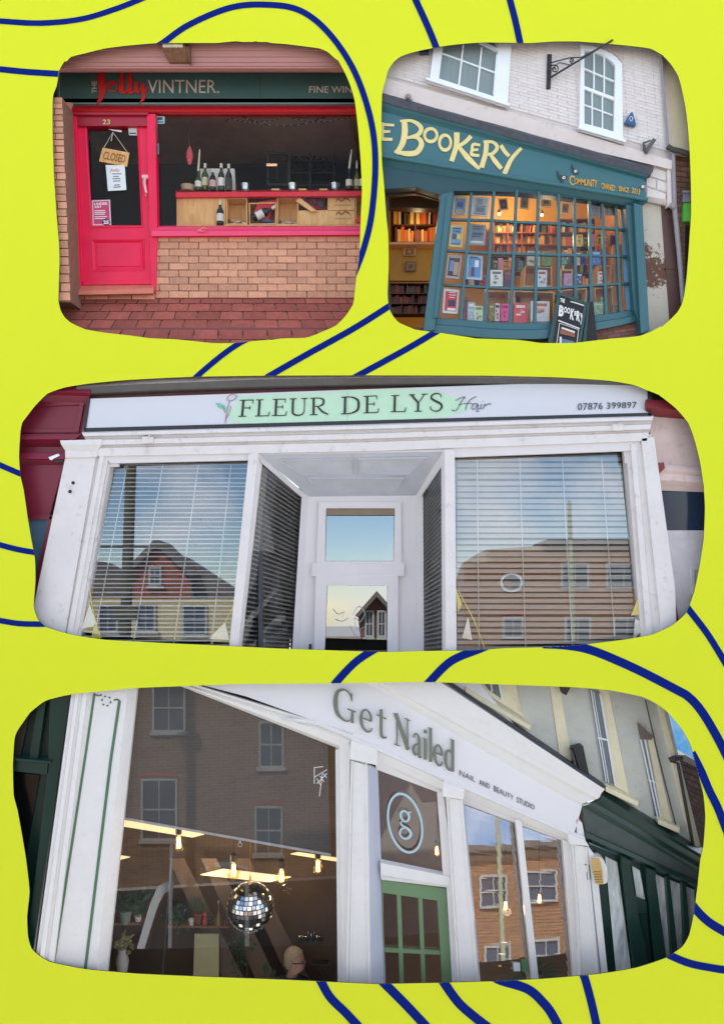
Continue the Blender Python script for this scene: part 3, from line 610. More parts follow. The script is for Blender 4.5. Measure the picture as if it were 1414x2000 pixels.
m = MB(); m.prism([(208 + 8 * math.cos(a * .52), 434 + 6 * math.sin(a * .52)) for a in range(12)], .439, .003); m.build('round_badge', mat('badge_ink', (36, 40, 60)), t)
m = MB(); m.text('25', [(202.5, 430.5), (213.5, 430.5), (213.5, 437.5), (202.5, 437.5)], .436, .003, bold=.04); m.build('badge_number', mat('print_white'), t)
m = MB(); m.prism([(251, 249), (268, 249), (268, 264.5), (252.5, 264)], .452, .004); m.rect(254, 259, 266, 261.5, .449, .003, 1); tag(m.build('door_sticker', [mat('sticker_pale', (200, 205, 200), .5), mat('sticker_ink')]), 'small white sticker in the top right corner of the red door glass', 'sticker')
m = MB(); m.prism([(212, 252), (238, 254.5), (238, 258.5), (220, 255)], .452, .004); tag(m.build('tape_strip', mat('tape', (225, 225, 225), .5)), 'strip of white tape at the top of the red door glass', 'tape')
# ======================= SHOP 2: teal bookshop =======================
tealM = mat('teal_paint', (46, 98, 106), .35, .06, 3, .06, spec=.6)
fasciaM = mat('teal_fascia', (56, 108, 116), .4, .05, 3, .04)
wbrickM = mat('white_painted_brick', (230, 222, 218), .75, .05, 12, .5, island=.03, dirt=.18, bscale=50)
wmortM = mat('white_painted_joint', (210, 200, 195), .8, .06, 12, .4)
bandM = mat('cream_band', (222, 210, 204), .75, .05, 6, .3, dirt=.25)
whiteM = mat('white_gloss', (236, 240, 246), .35, .03, 5)
shadeM = mat('grey_green_blind', (132, 146, 146), .5, .10, 10, stretch=(6, 1, .4))
shop = thing('book_shop', 'teal bookshop front with bowed many-paned window and white brick storey above', 'shop', W(1020, 670, .3))
s = MB(); s.prism([(736, 30), (1288, 30), (1318, 345), (736, 345)], .155, .2, 0)
fn = homog([(736, -64), (1289, 75), (1306, 296), (736, 142)])
s.bricks(fn, 15, 34, .1535, .005, gu=.025, gv=.09, mi=1, jit=.0015, u1=1, jig=.35)
s.bricks(homog([(1262, 322), (1302, 333), (1300, 398), (1262, 385)]), 1, 3, .15, .006, mi=1)
s.prism([(1255, 315), (1304, 325), (1302, 402), (1256, 384)], .155, .15, 0)
s.build('brick_wall', [wmortM, wbrickM], shop)
s = MB(); s.loft([[(735, 146, .14), (1000, 219, .14), (1312, 312, .14)], [(735, 148, .10), (1000, 221, .10), (1312, 314, .10)], [(735, 185, .10), (1000, 258, .10), (1311, 331, .10)], [(735, 186, .16), (1000, 259, .16), (1311, 333, .16)]]); s.build('stone_band', bandM, shop, .002)
s = MB(); s.prism([(1302, 325), (1314, 329), (1316, 398), (1303, 404)], .12, .2); s.loft([[(1256, 381, .12), (1317, 393, .12)], [(1256, 392, .16), (1312, 404, .16)], [(1256, 400, .3), (1300, 408, .3)]]); s.build('corner_block', bandM, shop, .003)
leadM = mat('black_lead', (66, 68, 76), .6, .4, 14, .6, dirt=.6, bscale=30)
s = MB(); n_ = 14
def zline(a, b_, t, w=0): return (a[0] + (b_[0] - a[0]) * t, a[1] + (b_[1] - a[1]) * t + random.uniform(-w, w))
top = [zline((735, 178), (1276, 326), i / n_, .7) for i in range(n_ + 1)]; mid = [zline((735, 182), (1276, 331), i / n_, .8) for i in range(n_ + 1)]; bot = [zline((735, 195), (1270, 343), i / n_, 1.2) for i in range(n_ + 1)]
s.loft([[(*p, .12) for p in top], [(*p, .025) for p in mid], [(*p, .02) for p in bot], [(p[0], p[1] + 1.5, .09) for p in bot]]); s.build('lead_ledge', leadM, shop)
s = MB(); s.loft([[(735, 194, .03), (1268, 342, .03)], [(735, 204, .05), (1264, 346, .05)], [(735, 216, .085), (1262, 352, .085)]]); s.build('cove', tealM, shop)
s = MB(); s.prism([(735, 214), (1258, 350), (1262, 388), (735, 300)], .082, .08); fs_ = s.build('sign_board', fasciaM, shop, .003)
s = MB(); s.tube([(735, 302.5, .075), (900, 330, .075), (1065, 357, .075), (1264, 390, .075)], .021, n=12); s.sm = True; s.build('bead', fasciaM, shop)
s = MB(); s.loft([[(735, 306, .09), (1000, 350, .09), (1265, 394, .09)], [(735, 322, .138), (1000, 364, .138), (1250, 403, .138)]]); s.build('soffit', tealM, shop)
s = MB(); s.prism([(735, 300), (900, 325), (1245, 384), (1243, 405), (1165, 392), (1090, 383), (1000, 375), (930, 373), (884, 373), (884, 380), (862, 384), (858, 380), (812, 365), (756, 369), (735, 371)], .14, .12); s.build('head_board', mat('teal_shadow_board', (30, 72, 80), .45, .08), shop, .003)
zz = lambda x, y: (735 + x / 4.285, 70 + y / 4.285)
goldM = mat('cream_gold_letter', (234, 216, 146), .6, .08, 8)
L_ = MB(); K = dict(d=.074, th=.006)
def ZS(P, w): L_.stroke([zz(*p) for p in P], [a / 4.285 for a in w], **K)
ZS([(232,705),(238,800),(218,900),(165,985)], [46,52,48,34]); ZS([(198,712),(300,712),(372,765),(350,825),(262,850)], [16,26,38,36,14]); ZS([(250,855),(340,850),(378,905),(335,975),(250,985),(150,966)], [14,30,44,46,44,20])
for cx, cy, rx, ry in ((455, 830, 52, 54), (575, 893, 48, 62)): ZS([(cx + rx * math.cos(a * math.pi / 6 + .3), cy + ry * math.sin(a * math.pi / 6 + .3)) for a in range(13)], [24, 26, 30, 28, 22, 22, 26, 30, 28, 24, 22, 22, 24])
ZS([(672,808),(668,920),(628,1050)], [48,44,40]); ZS([(792,838),(740,890),(668,935)], [36,32,26]); ZS([(680,915),(760,1015),(862,1115)], [26,46,26])
ZS([(868,915),(810,908),(800,955),(798,992),(862,1002)], [22,24,26,26,22]); ZS([(800,955),(852,952)], [20,20])
ZS([(922,878),(912,985),(878,1102)], [40,40,44]); ZS([(895,885),(975,890),(1010,935),(970,985),(920,990)], [20,26,32,28,20]); ZS([(950,985),(990,1045),(1045,1112)], [24,38,34])
ZS([(1040,915),(1075,970),(1110,1005)], [32,32,30]); ZS([(1212,938),(1130,1030),(1070,1155)], [26,34,42])
ZS([(48,725),(42,870)], [34,38]); ZS([(40,740),(150,748)], [24,20]); ZS([(40,802),(116,800)], [26,20]); ZS([(40,864),(135,866)], [28,24])
L_.build('lettering', goldM, fs_)
z2 = lambda x, y: (1035 + x / 4.285, 70 + y / 4.285)
L_ = MB(); gold2 = mat('ochre_letter', (214, 166, 70), .6)
for w_, q_ in (('C', [(325,1162),(372,1172),(372,1258),(328,1246)]), ('OMMUNITY', [(370,1190),(565,1205),(558,1272),(368,1240)]), ('OWNED', [(592,1228),(712,1252),(706,1300),(596,1280)]), ('SINCE', [(738,1256),(826,1272),(822,1312),(742,1300)]), ('2013', [(850,1268),(922,1286),(914,1332),(846,1314)])):
    L_.text(w_, [z2(*p) for p in q_], .074, .006, bold=.02, space=.92)
L_.build('small_lettering', gold2, fs_)
L_ = MB(); L_.prism([z2(*p) for p in ((225,1125),(248,1165),(290,1168),(315,1175),(290,1200),(262,1232),(250,1205),(228,1180))], .072, .006); L_.prism([z2(*p) for p in ((348,1068),(366,1108),(392,1122),(408,1150),(380,1160),(352,1138),(345,1100))], .071, .006)
for c in ((282, 1186), (380, 1133)): L_.prism([z2(c[0] + 13 * math.cos(a * .63), c[1] + 13 * math.sin(a * .63)) for a in range(10)], .067, .004, 1); L_.prism([z2(c[0] + 3 + 5 * math.cos(a), c[1] + 5 * math.sin(a)) for a in range(6)], .064, .003, 0)
L_.build('bird_emblem', [mat('bird_slate', (44, 58, 68), .6), mat('eye_cream', (235, 230, 205), .6)], fs_)
m = MB(); m.tube([(*z2(942, 1262), .078), (*z2(942, 1262), .05)], .014, n=12); m.build('stud', mat('stud_white', (225, 225, 220), .4), fs_)
# sash windows of the upper storey
def sash(outer, panes_up, panes_lo, glassq, label=None, arch=None, sill=None):
    w = MB(); w.ring(outer, glassq, .105, .06); wo_ = w.build('window_frame', whiteM, shop, .003)
    g_ = MB(); g_.prism(glassq, .142, .006); g_.build('pane', shadeM, wo_)
    b_ = MB()
    for a, c, t in panes_up: b_.stroke([a, c], t, .118, .03)
    for a, c, t in panes_lo: b_.stroke([a, c], t, .128, .014)
    b_.build('glazing_bars', whiteM, wo_)
    s_ = MB(); s_.loft([[(*sill[0], .12), (*sill[1], .12)], [(*sill[0], .05), (*sill[1], .05)], [(sill[0][0], sill[0][1] + 5, .045), (sill[1][0], sill[1][1] + 5, .045)], [(sill[0][0] + 3, sill[0][1] + 9, .13), (sill[1][0] - 3, sill[1][1] + 8, .13)]]); s_.build('sill', whiteM, wo_, .003)
sash([(850, 60), (1001, 45), (991, 204), (839, 155)], [((905.5, 55), (904.5, 90), 3), ((936, 80), (979, 101), 6), ((960, 60), (973, 98), 3)], [((904.5, 88), (896, 165), 3.6), ((940.5, 92), (932, 178), 3.6), ((864, 104), (969, 142.5), 3)], [(869, 55), (976, 50), (964, 188), (857.5, 153)], sill=[(832, 150), (995, 202)])
m = MB(); m.prism([(969, 106), (978, 108), (971, 187), (962.5, 184)], .112, .05); m.build('stile', whiteM, shop)
sash([(1134.5, 87), (1157, 90), (1180, 97), (1199, 108), (1214, 123), (1216.5, 275), (1176, 261), (1131, 246)], [((1160, 99), (1159.5, 174), 2.6), ((1179.7, 108), (1179.5, 181), 2.6), ((1141, 134), (1198.5, 158.5), 2.6), ((1140, 170.5), (1201, 193.5), 6)], [((1156, 178), (1156, 246), 2.6), ((1176, 185), (1176, 252), 2.6), ((1141, 204.5), (1196, 225), 2.6)], [(1141, 98), (1157, 99), (1178, 107), (1193, 118), (1201, 128), (1198, 257), (1176, 250), (1141, 241)], sill=[(1130, 246), (1222, 273)])
m = MB(); m.stroke([(1133, 84), (1157, 86), (1182, 93), (1203, 105), (1217, 121)], [4, 4, 4, 4, 4], .135, .03); m.build('arch_head', bandM, shop)
# doorway and posts
post_l = MB(); post_l.prism([(861, 380), (886, 373), (851, 622), (848, 645), (826, 648)], .13, .12); post_l.prism([(872, 384), (884, 374), (853, 620), (846, 622)], .115, .02); post_l.build('door_post', tealM, shop, .004)
s = MB(); s.loft([[(860, 381, .24), (826, 648, .24)], [(862, 381, .13), (828, 648, .13)]]); s.build('post_edge', bandM, shop)
s = MB(); s.prism([(740, 371), (760, 369), (759, 500), (766, 640), (740, 640)], .30, .04); s.build('door_jamb', mat('umber_wood', (58, 44, 34), .5), shop)
s = MB(); s.prism([(756, 366), (812, 363), (862, 380), (860, 392), (813, 378), (757, 384)], .29, .04); s.build('door_lintel', mat('umber_wood'), shop)
# right pilaster, alley wall
s = MB(); s.prism([(1237, 396), (1254, 401), (1268, 645), (1251, 652)], .06, .14); s.prism([(1222, 398), (1240, 404), (1252, 640), (1238, 604)], .12, .1); s.build('pilaster', tealM, shop, .004)
# bow window joinery
def bd(px): return .23 - .11 * math.sin(math.pi * max(0, min(1, (px - 850) / 387.)))
X0 = [885, 921.5, 965, 1009.6, 1052, 1091, 1121.8, 1151.5, 1176, 1202, 1228.5]; T0 = [373, 373, 374.8, 376.5, 379, 382.7, 388, 392.4, 396, 400, 405]
X1 = [852.6, 899.4, 946, 996, 1044, 1091, 1124.5, 1155, 1184, 1212.5, 1238]; B0 = [621, 626, 630.5, 633, 633, 630, 625, 619.5, 615, 610.5, 605]
bow = MB()
for i in range(11):
    w = 5.2 if 0 < i < 10 else 8
    bow.prism([(X0[i] - w / 2, T0[i] - 6, bd(X0[i])), (X0[i] + w / 2, T0[i] - 6, bd(X0[i])), (X1[i] + w / 2 + .6, B0[i] + 4, bd(X1[i])), (X1[i] - w / 2 - .6, B0[i] + 4, bd(X1[i]))], 0, .045)
for row in ([428, 428.8, 429.8, 433, 434.8, 436.8, 439.8, 443, 445, 447, 449], [488.5, 491, 494, 495, 496.4, 497.4, 498, 498.6, 499, 499.6, 500], [555, 558, 561, 563, 563, 562, 559.5, 557, 555.5, 554, 552.4]):
    P = []
    for i in range(11):
        t = (row[i] - T0[i]) / (B0[i] - T0[i]); x = X0[i] + (X1[i] - X0[i]) * t; P.append((x, row[i], bd(x) + .004))
    for a, b_ in zip(P, P[1:]): bow.prism([(a[0], a[1] - 2.3, a[2]), (b_[0], b_[1] - 2.3, b_[2]), (b_[0], b_[1] + 2.3, b_[2]), (a[0], a[1] + 2.3, a[2])], 0, .035)
wn = bow.build('bow_window', tealM, shop, .003)
s = MB(); P = list(zip(X1, B0)); P = [(838, 622)] + P[1:-1] + [(1249, 603)]
s.loft([[(x, y - 3, bd(x) + .05) for x, y in P], [(x, y - 1, bd(x) - .03) for x, y in P], [(x, y + 10, bd(x) - .035) for x, y in P], [(x, y + 12, bd(x) - .06) for x, y in P], [(x, y + 29 - 6 * max(0, (x - 1100) / 150), bd(x) - .06) for x, y in P], [(x, y + 31 - 6 * max(0, (x - 1100) / 150), bd(x) + .03) for x, y in P]]); s.build('cill_board', tealM, wn)
gs = MB(); ggl = glass('thin_glass', .016)
for i in range(10):
    gs.prism([(X0[i], T0[i] - 3, bd(X0[i])), (X0[i + 1], T0[i + 1] - 3, bd(X0[i + 1])), (X1[i + 1], B0[i + 1] + 3, bd(X1[i + 1])), (X1[i], B0[i] + 3, bd(X1[i]))], .026, .003)
gs.build('panes', ggl, wn)
s = MB(); s.prism([(840, 640), (1251, 618), (1256, 720), (840, 720)], .22, .1, 0); s.bricks(homog([(1150, 640), (1251, 622), (1256, 690), (1150, 700)]), 4, 9, .22, .01, mi=1); s.build('plinth', [mortM, mat('plum_brick', (150, 104, 98), .85, .15, 20, .4, island=.15)], shop)
pl_ = mat('peeling_cream_wall', (206, 198, 182), .8, .12, 5, .5)
# alley wall with patch of bare brown render
def peel():
    n = pl_.node_tree; b = n.nodes['Principled BSDF']; src = b.inputs['Base Color'].links[0].from_socket
    t = n.nodes.new('ShaderNodeTexCoord'); a = n.nodes.new('ShaderNodeTexNoise'); a.inputs['Scale'].default_value = 9; a.inputs['Detail'].default_value = 9; a.inputs['Roughness'].default_value = .75
    sep = n.nodes.new('ShaderNodeSeparateXYZ'); g_ = n.nodes.new('ShaderNodeMath'); g_.operation = 'SUBTRACT'; g_.inputs[1].default_value = .72
    ab = n.nodes.new('ShaderNodeMath'); ab.operation = 'ABSOLUTE'; mu = n.nodes.new('ShaderNodeMath'); mu.operation = 'MULTIPLY_ADD'; mu.inputs[1].default_value = -.50; mu.inputs[2].default_value = .16
    ad = n.nodes.new('ShaderNodeMath'); ad.operation = 'ADD'; cr = n.nodes.new('ShaderNodeValToRGB'); cr.color_ramp.elements[0].position = .575; cr.color_ramp.elements[1].position = .60
    mx = n.nodes.new('ShaderNodeMix'); mx.data_type = 'RGBA'; mx.inputs[7].default_value = (lin(112), lin(80), lin(64), 1); L = n.links.new
    L(t.outputs['Object'], a.inputs[0]); L(t.outputs['Object'], sep.inputs[0]); L(sep.outputs[2], g_.inputs[0]); L(g_.outputs[0], ab.inputs[0]); L(ab.outputs[0], mu.inputs[0]); L(mu.outputs[0], ad.inputs[0]); L(a.outputs['Fac'], ad.inputs[1])
    L(ad.outputs[0], cr.inputs[0]); L(cr.outputs[0], mx.inputs[0]); L(src, mx.inputs[6]); L(mx.outputs[2], b.inputs['Base Color'])
peel()
s = MB(); s.prism([(1245, 392), (1294, 404), (1313, 660), (1255, 660)], .20, .12); tag(s.build('alley_wall', pl_), 'cream alley wall with peeling brown patches right of the teal bookshop', 'wall')
s = MB(); s.prism([(1290, 396), (1315, 398), (1332, 640), (1308, 640)], .19, .2); s.rect(1296, 524, 1330, 526, .184, .02); tag(s.build('brown_door', mat('dark_brown_panel', (92, 62, 56), .5, .15, 8), None, .004), 'tall dark brown door panel beside the peeling alley wall', 'door')
nb2 = thing('cream_building', 'cream rendered building with brown brick below right of the white brick wall', 'building', W(1330, 660, .3))
s = MB(); s.prism([(1286, 30), (1400, 30), (1400, 310), (1304, 300)], .17, .3); s.build('render_wall', mat('cream_render', (226, 212, 178), .8, .06, 6, .3, dirt=.15), nb2)
s = MB(); s.prism([(1312, 295), (1400, 305), (1400, 700), (1318, 700)], .21, .3, 0); s.bricks(homog([(1312, 300), (1400, 312), (1390, 660), (1318, 660)]), 3, 40, .21, .008, mi=1); s.build('brick_front', [mat('brown_mortar', (110, 84, 68), .9), mat('brown_brick', (142, 104, 84), .85, .15, 20, .4, island=.14)], nb2)
s = MB(); s.tube([(1303, 286, .10), (1312, 292, .09), (1330, 296, .09), (1356, 306, .09)], .028); s.build('gutter', mat('dark_gutter', (60, 56, 54), .5), nb2)
s = MB(); s.rect(1334, 396, 1360, 432, .16, .06); s.build('green_sign', mat('bright_green', (120, 224, 96), .4), nb2); s = MB(); s.rect(1333, 374, 1362, 394, .14, .08); s.rect(1333, 372, 1362, 376, .12, .05); s.build('grey_sign_top', mat('mauve_grey', (150, 145, 158), .5), nb2)
s = MB(); s.rect(1338, 440, 1372, 560, .195, .03); s.build('shop_opening', darkM, nb2)
s = MB(); s.tube([(1288, 60, .12), (1294, 150, .12), (1304, 285, .12), (1311, 300, .10)], .012, n=8); s.tube([(1313, 300, .12), (1316, 400, .12), (1326, 500, .12), (1338, 640, .12)], .024, n=10); s.tube([(1308, 400, .10), (1316, 404, .10)], .03); s.sm = True
tag(s.build('drainpipe', mat('grey_pipe', (150, 146, 150), .45)), 'grey drainpipe running down beside the brown door right of the bookshop', 'drainpipe')
# iron bracket
br = thing('sign_bracket', 'black wrought iron sign bracket with scrolls on the white brick wall', 'bracket', W(1072, 173, .14)); iron = mat('black_iron', (34, 34, 38), .45, .2)
s = MB(); s.prism([(1069, 105), (1077.5, 105.5), (1075, 172.5), (1067, 172.5)], .13, .03); s.build('wall_plate', iron, br, .003)
s = MB(); s.tube([(1072, 153, .12), (1110, 130, .02), (1150, 106, -.01), (1196, 78, -.012)], .0095); s.tube([(1077, 122, .12), (1112, 113, .03), (1135, 112, .01), (1180, 88, .0)], .006); s.build('arm', iron, br)
def spiral(cx, cy, r, turns, d, a0=0): return [(cx + r * (1 - t / 26) * math.cos(a0 + turns * 2 * math.pi * t / 24), cy + r * (1 - t / 26) * math.sin(a0 + turns * 2 * math.pi * t / 24), d) for t in range(25)]
s = MB(); s.tube(spiral(1083, 135, 9.5, 1.6, .09, 3), .006); s.tube(spiral(1117, 118.5, 5.5, 1.6, .03, 1), .0055); s.tube([(1077, 135, .12), (1092, 122, .08), (1113, 127, .05)], .005); s.build('scroll', iron, br)
m = MB(); m.prism([(1232, 218), (1235.5, 218), (1242.5, 243), (1241, 246), (1221, 240.5), (1220.5, 237)], .09, .05); al = tag(m.build('alarm_box', mat('alarm_blue', (54, 92, 136), .35), None, .01), 'blue triangular alarm box on the white brick wall', 'alarm box')
m = MB(); m.stroke([(1231, 236), (1229, 231), (1232, 227), (1235, 231), (1233, 236), (1231, 236)], 1, .086, .004); al['base'] = list(al.location); m.build('emblem', mat('print_pale', (210, 220, 230)), al)
sp = thing('spotlight', 'small grey spotlight on a triangular bracket at the right of the white brick wall', 'lamp', W(1262, 297, .12)); gy = mat('dark_grey_metal', (84, 86, 90), .45)
m = MB(); m.prism([(1256, 276), (1263, 296), (1265, 298), (1262, 298), (1257, 296)], .11, .03); m.tube([(1257, 279, .1), (1270, 274, .08)], .008); m.build('bracket', gy, sp); m = MB(); m.prism([(1275, 269), (1282, 272.5), (1265, 298), (1260, 294)], .05, .07); m.build('lamp_head', gy, sp, .004)
m = MB(); m.rect(820, 92, 838, 103, .10, .05); tag(m.build('wall_box', mat('navy_box', (34, 54, 86), .4), None, .004), 'small navy blue box fixed left of the large sash window', 'box')
m = MB(); m.ball(W(797, 189, .06), .03, sx=1, sz=.9); m.tube([(797, 189, .06), (804, 196, .06)], .012); tag(m.build('ledge_lamp', mat('grey_dome', (150, 140, 140), .4)), 'small grey dome fitting on the black ledge above the bookshop sign', 'lamp')
# interior room
m = MB(); m.prism([(750, 376), (862, 388), (866, 408), (750, 404)], .6, .12); m.build('beam', mat('umber_wood'), shop)
wallY = mat('ochre_wall', (214, 172, 84), .7, .05)
rm = room([(738, 230), (1262, 250), (1262, 700), (738, 700)], .32, 2.1)
rm['back'].build('back_wall', wallY, shop); rm['left'].build('side_wall', wallY, shop); rm['right'].build('side_wall', mat('tan_wall', (196, 140, 84), .7), shop); rm['ceiling'].build('inner_ceiling', wallY, shop); rm['floor'].build('inner_floor', mat('brown_floor', (80, 54, 38), .7), shop)
for i, (px, py, y, e) in enumerate(((1000, 405, 1.6, 5.2), (1120, 400, 1.3, 2.6), (1060, 470, .9, 2.2), (815, 440, .95, .8), (930, 560, .7, 1.0), (1160, 560, .7, 1.2))): point('shop_lamp_light', W(px, py, y), e, (1, .74, .42))
spotM = mat('glow_bulb', (255, 240, 200), emit=3)
for x, y, d, l in ((975.5, 376, 1.2, 'upper left'), (974.5, 418, 1.4, 'middle left'), (1058, 420, 1.4, 'middle right'), (1120, 402, 1.3, 'far right')):
    m = MB(); m.ball(W(x, y, d), .016, 1, 10); m.lathe(W(x, y, d) + Vector((0, 0, .012)), [(.02, 0), (.014, .04)], 0, 10); tag(m.build('spot_lamp', [gy, spotM]), 'small glowing spot lamp inside the bookshop, %s of the four' % l, 'lamp', 'spot lamps inside the bookshop')
shelfM = wood('orange_shelf', (150, 78, 32), (196, 112, 50), 6)
darkS = wood('dark_shelf', (70, 40, 24), (98, 58, 34), 6)
BOOKC = [(226, 180, 90), (236, 210, 150), (200, 90, 40), (180, 130, 60), (240, 225, 190), (150, 60, 40), (90, 100, 60), (210, 150, 60), (120, 60, 40), (236, 200, 110)]
bookM = [mat('spine_%s' % n, c, .6, .1) for n, c in zip(('amber', 'straw', 'rust', 'tan', 'ivory', 'brick_red', 'moss', 'honey', 'brown', 'butter'), BOOKC)]
def shelf_case(q, rows, cols, d, label, m_, books=(), grp='', blabel='', bw=4.2, name='bookcase'):
    x0, y0, x1, y1 = q; t = thing(name, label, 'bookcase', W((x0 + x1) / 2, y1, d))
    m = MB(); m.rect(x0, y0, x1, y1, d + .16, .02)
    for c in range(cols + 1): x = x0 + (x1 - x0) * c / cols; m.rect(x - 1, y0, x + 1, y1, d, .16)
    m.build('carcass', m_, t)
    for r in range(rows + 1): m = MB(); y = y0 + (y1 - y0) * r / rows; m.rect(x0, y - 1, x1, y + 1, d - .004, .16); m.build('shelf', m_, t)
    k = 0
    for r in range(rows):
        yb = y0 + (y1 - y0) * (r + 1) / rows - 1; H = (y1 - y0) / rows - 3
        for c in range(cols):
            x = x0 + (x1 - x0) * c / cols + 1.6; xe = x0 + (x1 - x0) * (c + 1) / cols - 1.2
            while x < xe - 2:
                w = random.uniform(.5, 1.6) * bw; w = min(w, xe - x)
                if random.random() < .12: x += w; continue
                lean = random.choice((0, 0, 0, 1.2)); h = H * random.uniform(.66, .95)
                b_ = MB(); b_.prism([(x + lean, yb - h), (x + w - .4 + lean, yb - h), (x + w - .4, yb), (x, yb)], d + .02 + random.uniform(0, .03), .1)
                o = b_.build('book', random.choice(books)); tag(o, blabel, 'book', grp); x += w; k += 1
shelf_case((964, 433, 1046, 497), 3, 3, 1.75, 'lit orange wooden bookcase at the back of the bookshop, left one', shelfM, bookM, 'books on the lit left bookcase', 'small book among many on the lit left bookcase', 4.6)
shelf_case((1050, 433, 1092, 478), 2, 2, 1.6, 'lit orange wooden bookcase at the back of the bookshop, right one', shelfM, bookM, 'books on the lit right bookcase', 'small book among many on the lit right bookcase', 5)
shelf_case((958, 500, 1026, 530), 1, 3, 1.5, 'low shadowy bookcase under the lit orange one', darkS, bookM[5:9], 'books on the low shadowy bookcase', 'small dark book on the low shadowy bookcase', 4.5)
shelf_case((1094, 428, 1160, 560), 5, 2, 1.35, 'dark bookcase with bright children books at the right of the bookshop', darkS, bookM + [mat('spine_green', (120, 170, 70)), mat('spine_blue', (70, 110, 170))], 'books on the right dark bookcase', 'small bright book on the dark right bookcase', 7)
shelf_case((764, 405, 858, 473), 2, 2, 1.1, 'bookcase full of orange lit books seen through the open doorway', darkS, bookM + [mat('spine_orange', (230, 110, 40))], 'books on the doorway bookcase', 'small book on the bookcase seen through the doorway', 5)
shelf_case((762, 553, 840, 612), 3, 1, .75, 'low dark bookcase with rows of brown books inside the doorway', darkS, [mat('spine_umber', (96, 52, 36)), mat('spine_rust_dark', (130, 60, 40)), mat('spine_grey', (96, 84, 74))], 'books on the low doorway bookcase', 'small brown book on the low doorway bookcase', 5)
m = MB(); m.rect(760, 478, 860, 548, .95, .06); m.rect(760, 473, 852, 477, .8, .2, 1); tag(m.build('counter_panel', [mat('yellow_panel', (190, 140, 50), .6), mat('peach_top', (236, 180, 130), .5)]), 'yellow counter with pale top inside the bookshop doorway', 'counter')
def framed(q, d, base, pic, label, cat='picture', name='framed_picture', blocks=(), base2=None):
    m = MB(); m.prism(q, d, .012, 0); iq = [bil(q, .12, .9), bil(q, .88, .9), bil(q, .88, .1), bil(q, .12, .1)]; m.prism(iq, d - .004, .006, 1)
    for i, (u0, v0, u1, v1) in enumerate(blocks): m.prism([bil(q, u0, v1), bil(q, u1, v1), bil(q, u1, v0), bil(q, u0, v0)], d - .008 - .0005 * i, .004, 2 + i)
    return m
def card(name, q, d, mats, label, cat, blocks=(), grp=None, lines=()):
    m = framed(q, d, 0, 0, 0, blocks=blocks); k = 2 + len(blocks)
    for y, a, b_ in lines: m.stroke([bil(q, a, y), bil(q, b_, y)], 1.3, d - .012, .003, k)
    return tag(m.build(name, mats), label, cat, grp)
def cm(r, g_, b_): return mat('ink_%02x%02x%02x' % (r, g_, b_), (r, g_, b_), .6, .12, 30)
for q, c, l in (([(973, 388), (990, 387), (993, 409), (976, 411)], (60, 66, 84), 'leftmost small framed picture on the ochre back wall'), ([(1016, 383), (1034, 383), (1032, 409), (1014, 407)], (120, 120, 110), 'second framed picture from the left on the ochre back wall'), ([(1056, 381), (1078, 384), (1078, 405), (1054, 404)], (160, 150, 120), 'third framed picture from the left on the ochre back wall'), ([(1097, 396), (1113, 397), (1110, 418), (1095, 416)], (130, 128, 112), 'framed drawing above the dark right bookcase')):
    card('framed_picture', q, 1.2, [cm(226, 214, 190), cm(*c), cm(90, 96, 96)], l, 'picture', [(.3, .3, .7, .62)], 'framed pictures inside the bookshop')
card('framed_picture', [(789, 484), (812, 484), (811, 499), (788, 499)], .9, [cm(200, 176, 120), cm(150, 90, 50), cm(190, 150, 90)], 'small framed card on the yellow counter in the doorway', 'picture', [(.35, .3, .6, .7)])
card('framed_picture', [(792, 510), (814, 511), (812, 530), (790, 529)], .9, [cm(120, 90, 50), cm(150, 120, 80), cm(110, 84, 60)], 'dim patterned card lower on the yellow counter', 'picture', [(.3, .3, .7, .7)])
# posters taped inside the window panes
PG = 'posters taped inside the bow window'
card('poster', [(887, 382), (912, 385), (910, 421), (884, 419)], .27, [cm(190, 190, 170), cm(60, 110, 170), cm(20, 30, 44), cm(150, 140, 120)], 'blue poster with a dark square, top left pane of the bow window', 'poster', [(.28, .45, .7, .68), (.2, .05, .8, .32)], PG, [(.88, .2, .8), (.8, .25, .7)])
card('poster', [(922, 383), (956, 386), (953, 423), (920, 420)], .27, [cm(200, 200, 196), cm(168, 170, 172), cm(120, 124, 128), cm(96, 100, 104)], 'grey newspaper poster in the second pane of the top row', 'poster', [(.3, .6, .6, .9), (.25, .2, .75, .45)], PG, [(.52, .2, .8), (.12, .15, .85)])
card('poster', [(880, 439), (905, 440), (902, 483), (877, 481)], .26, [cm(222, 210, 120), cm(110, 150, 200), cm(230, 200, 60), cm(60, 70, 90)], 'blue and yellow bordered poster in the second row left pane', 'poster', [(.55, .35, .85, .6), (.2, .35, .5, .6)], PG, [(.85, .2, .8), (.72, .25, .75), (.15, .2, .8)])
card('poster', [(919, 437), (949, 439), (947, 479), (914, 478)], .25, [cm(160, 160, 160), cm(120, 130, 140), cm(200, 200, 196), cm(70, 80, 90)], 'grey blue poster with an open book in the second row', 'poster', [(.1, .08, .9, .2), (.2, .5, .8, .6)], PG, [(.9, .2, .8), (.78, .25, .7), (.42, .2, .7)])
card('poster', [(875, 497), (902, 499), (896, 545), (870, 542)], .26, [cm(190, 180, 180), cm(60, 48, 52), cm(110, 140, 190), cm(190, 160, 110)], 'dark poster with pale border and two faces in the third row', 'poster', [(.2, .3, .5, .75), (.52, .15, .85, .7)], PG, [(.88, .2, .8)])
card('poster', [(913, 497), (943, 500), (941, 547), (910, 545)], .25, [cm(190, 205, 215), cm(96, 150, 200), cm(230, 232, 236), cm(110, 60, 80)], 'light blue poster with a small white label in the third row', 'poster', [(.5, .52, .75, .8), (.3, .15, .5, .5)], PG, [(.92, .2, .7)])
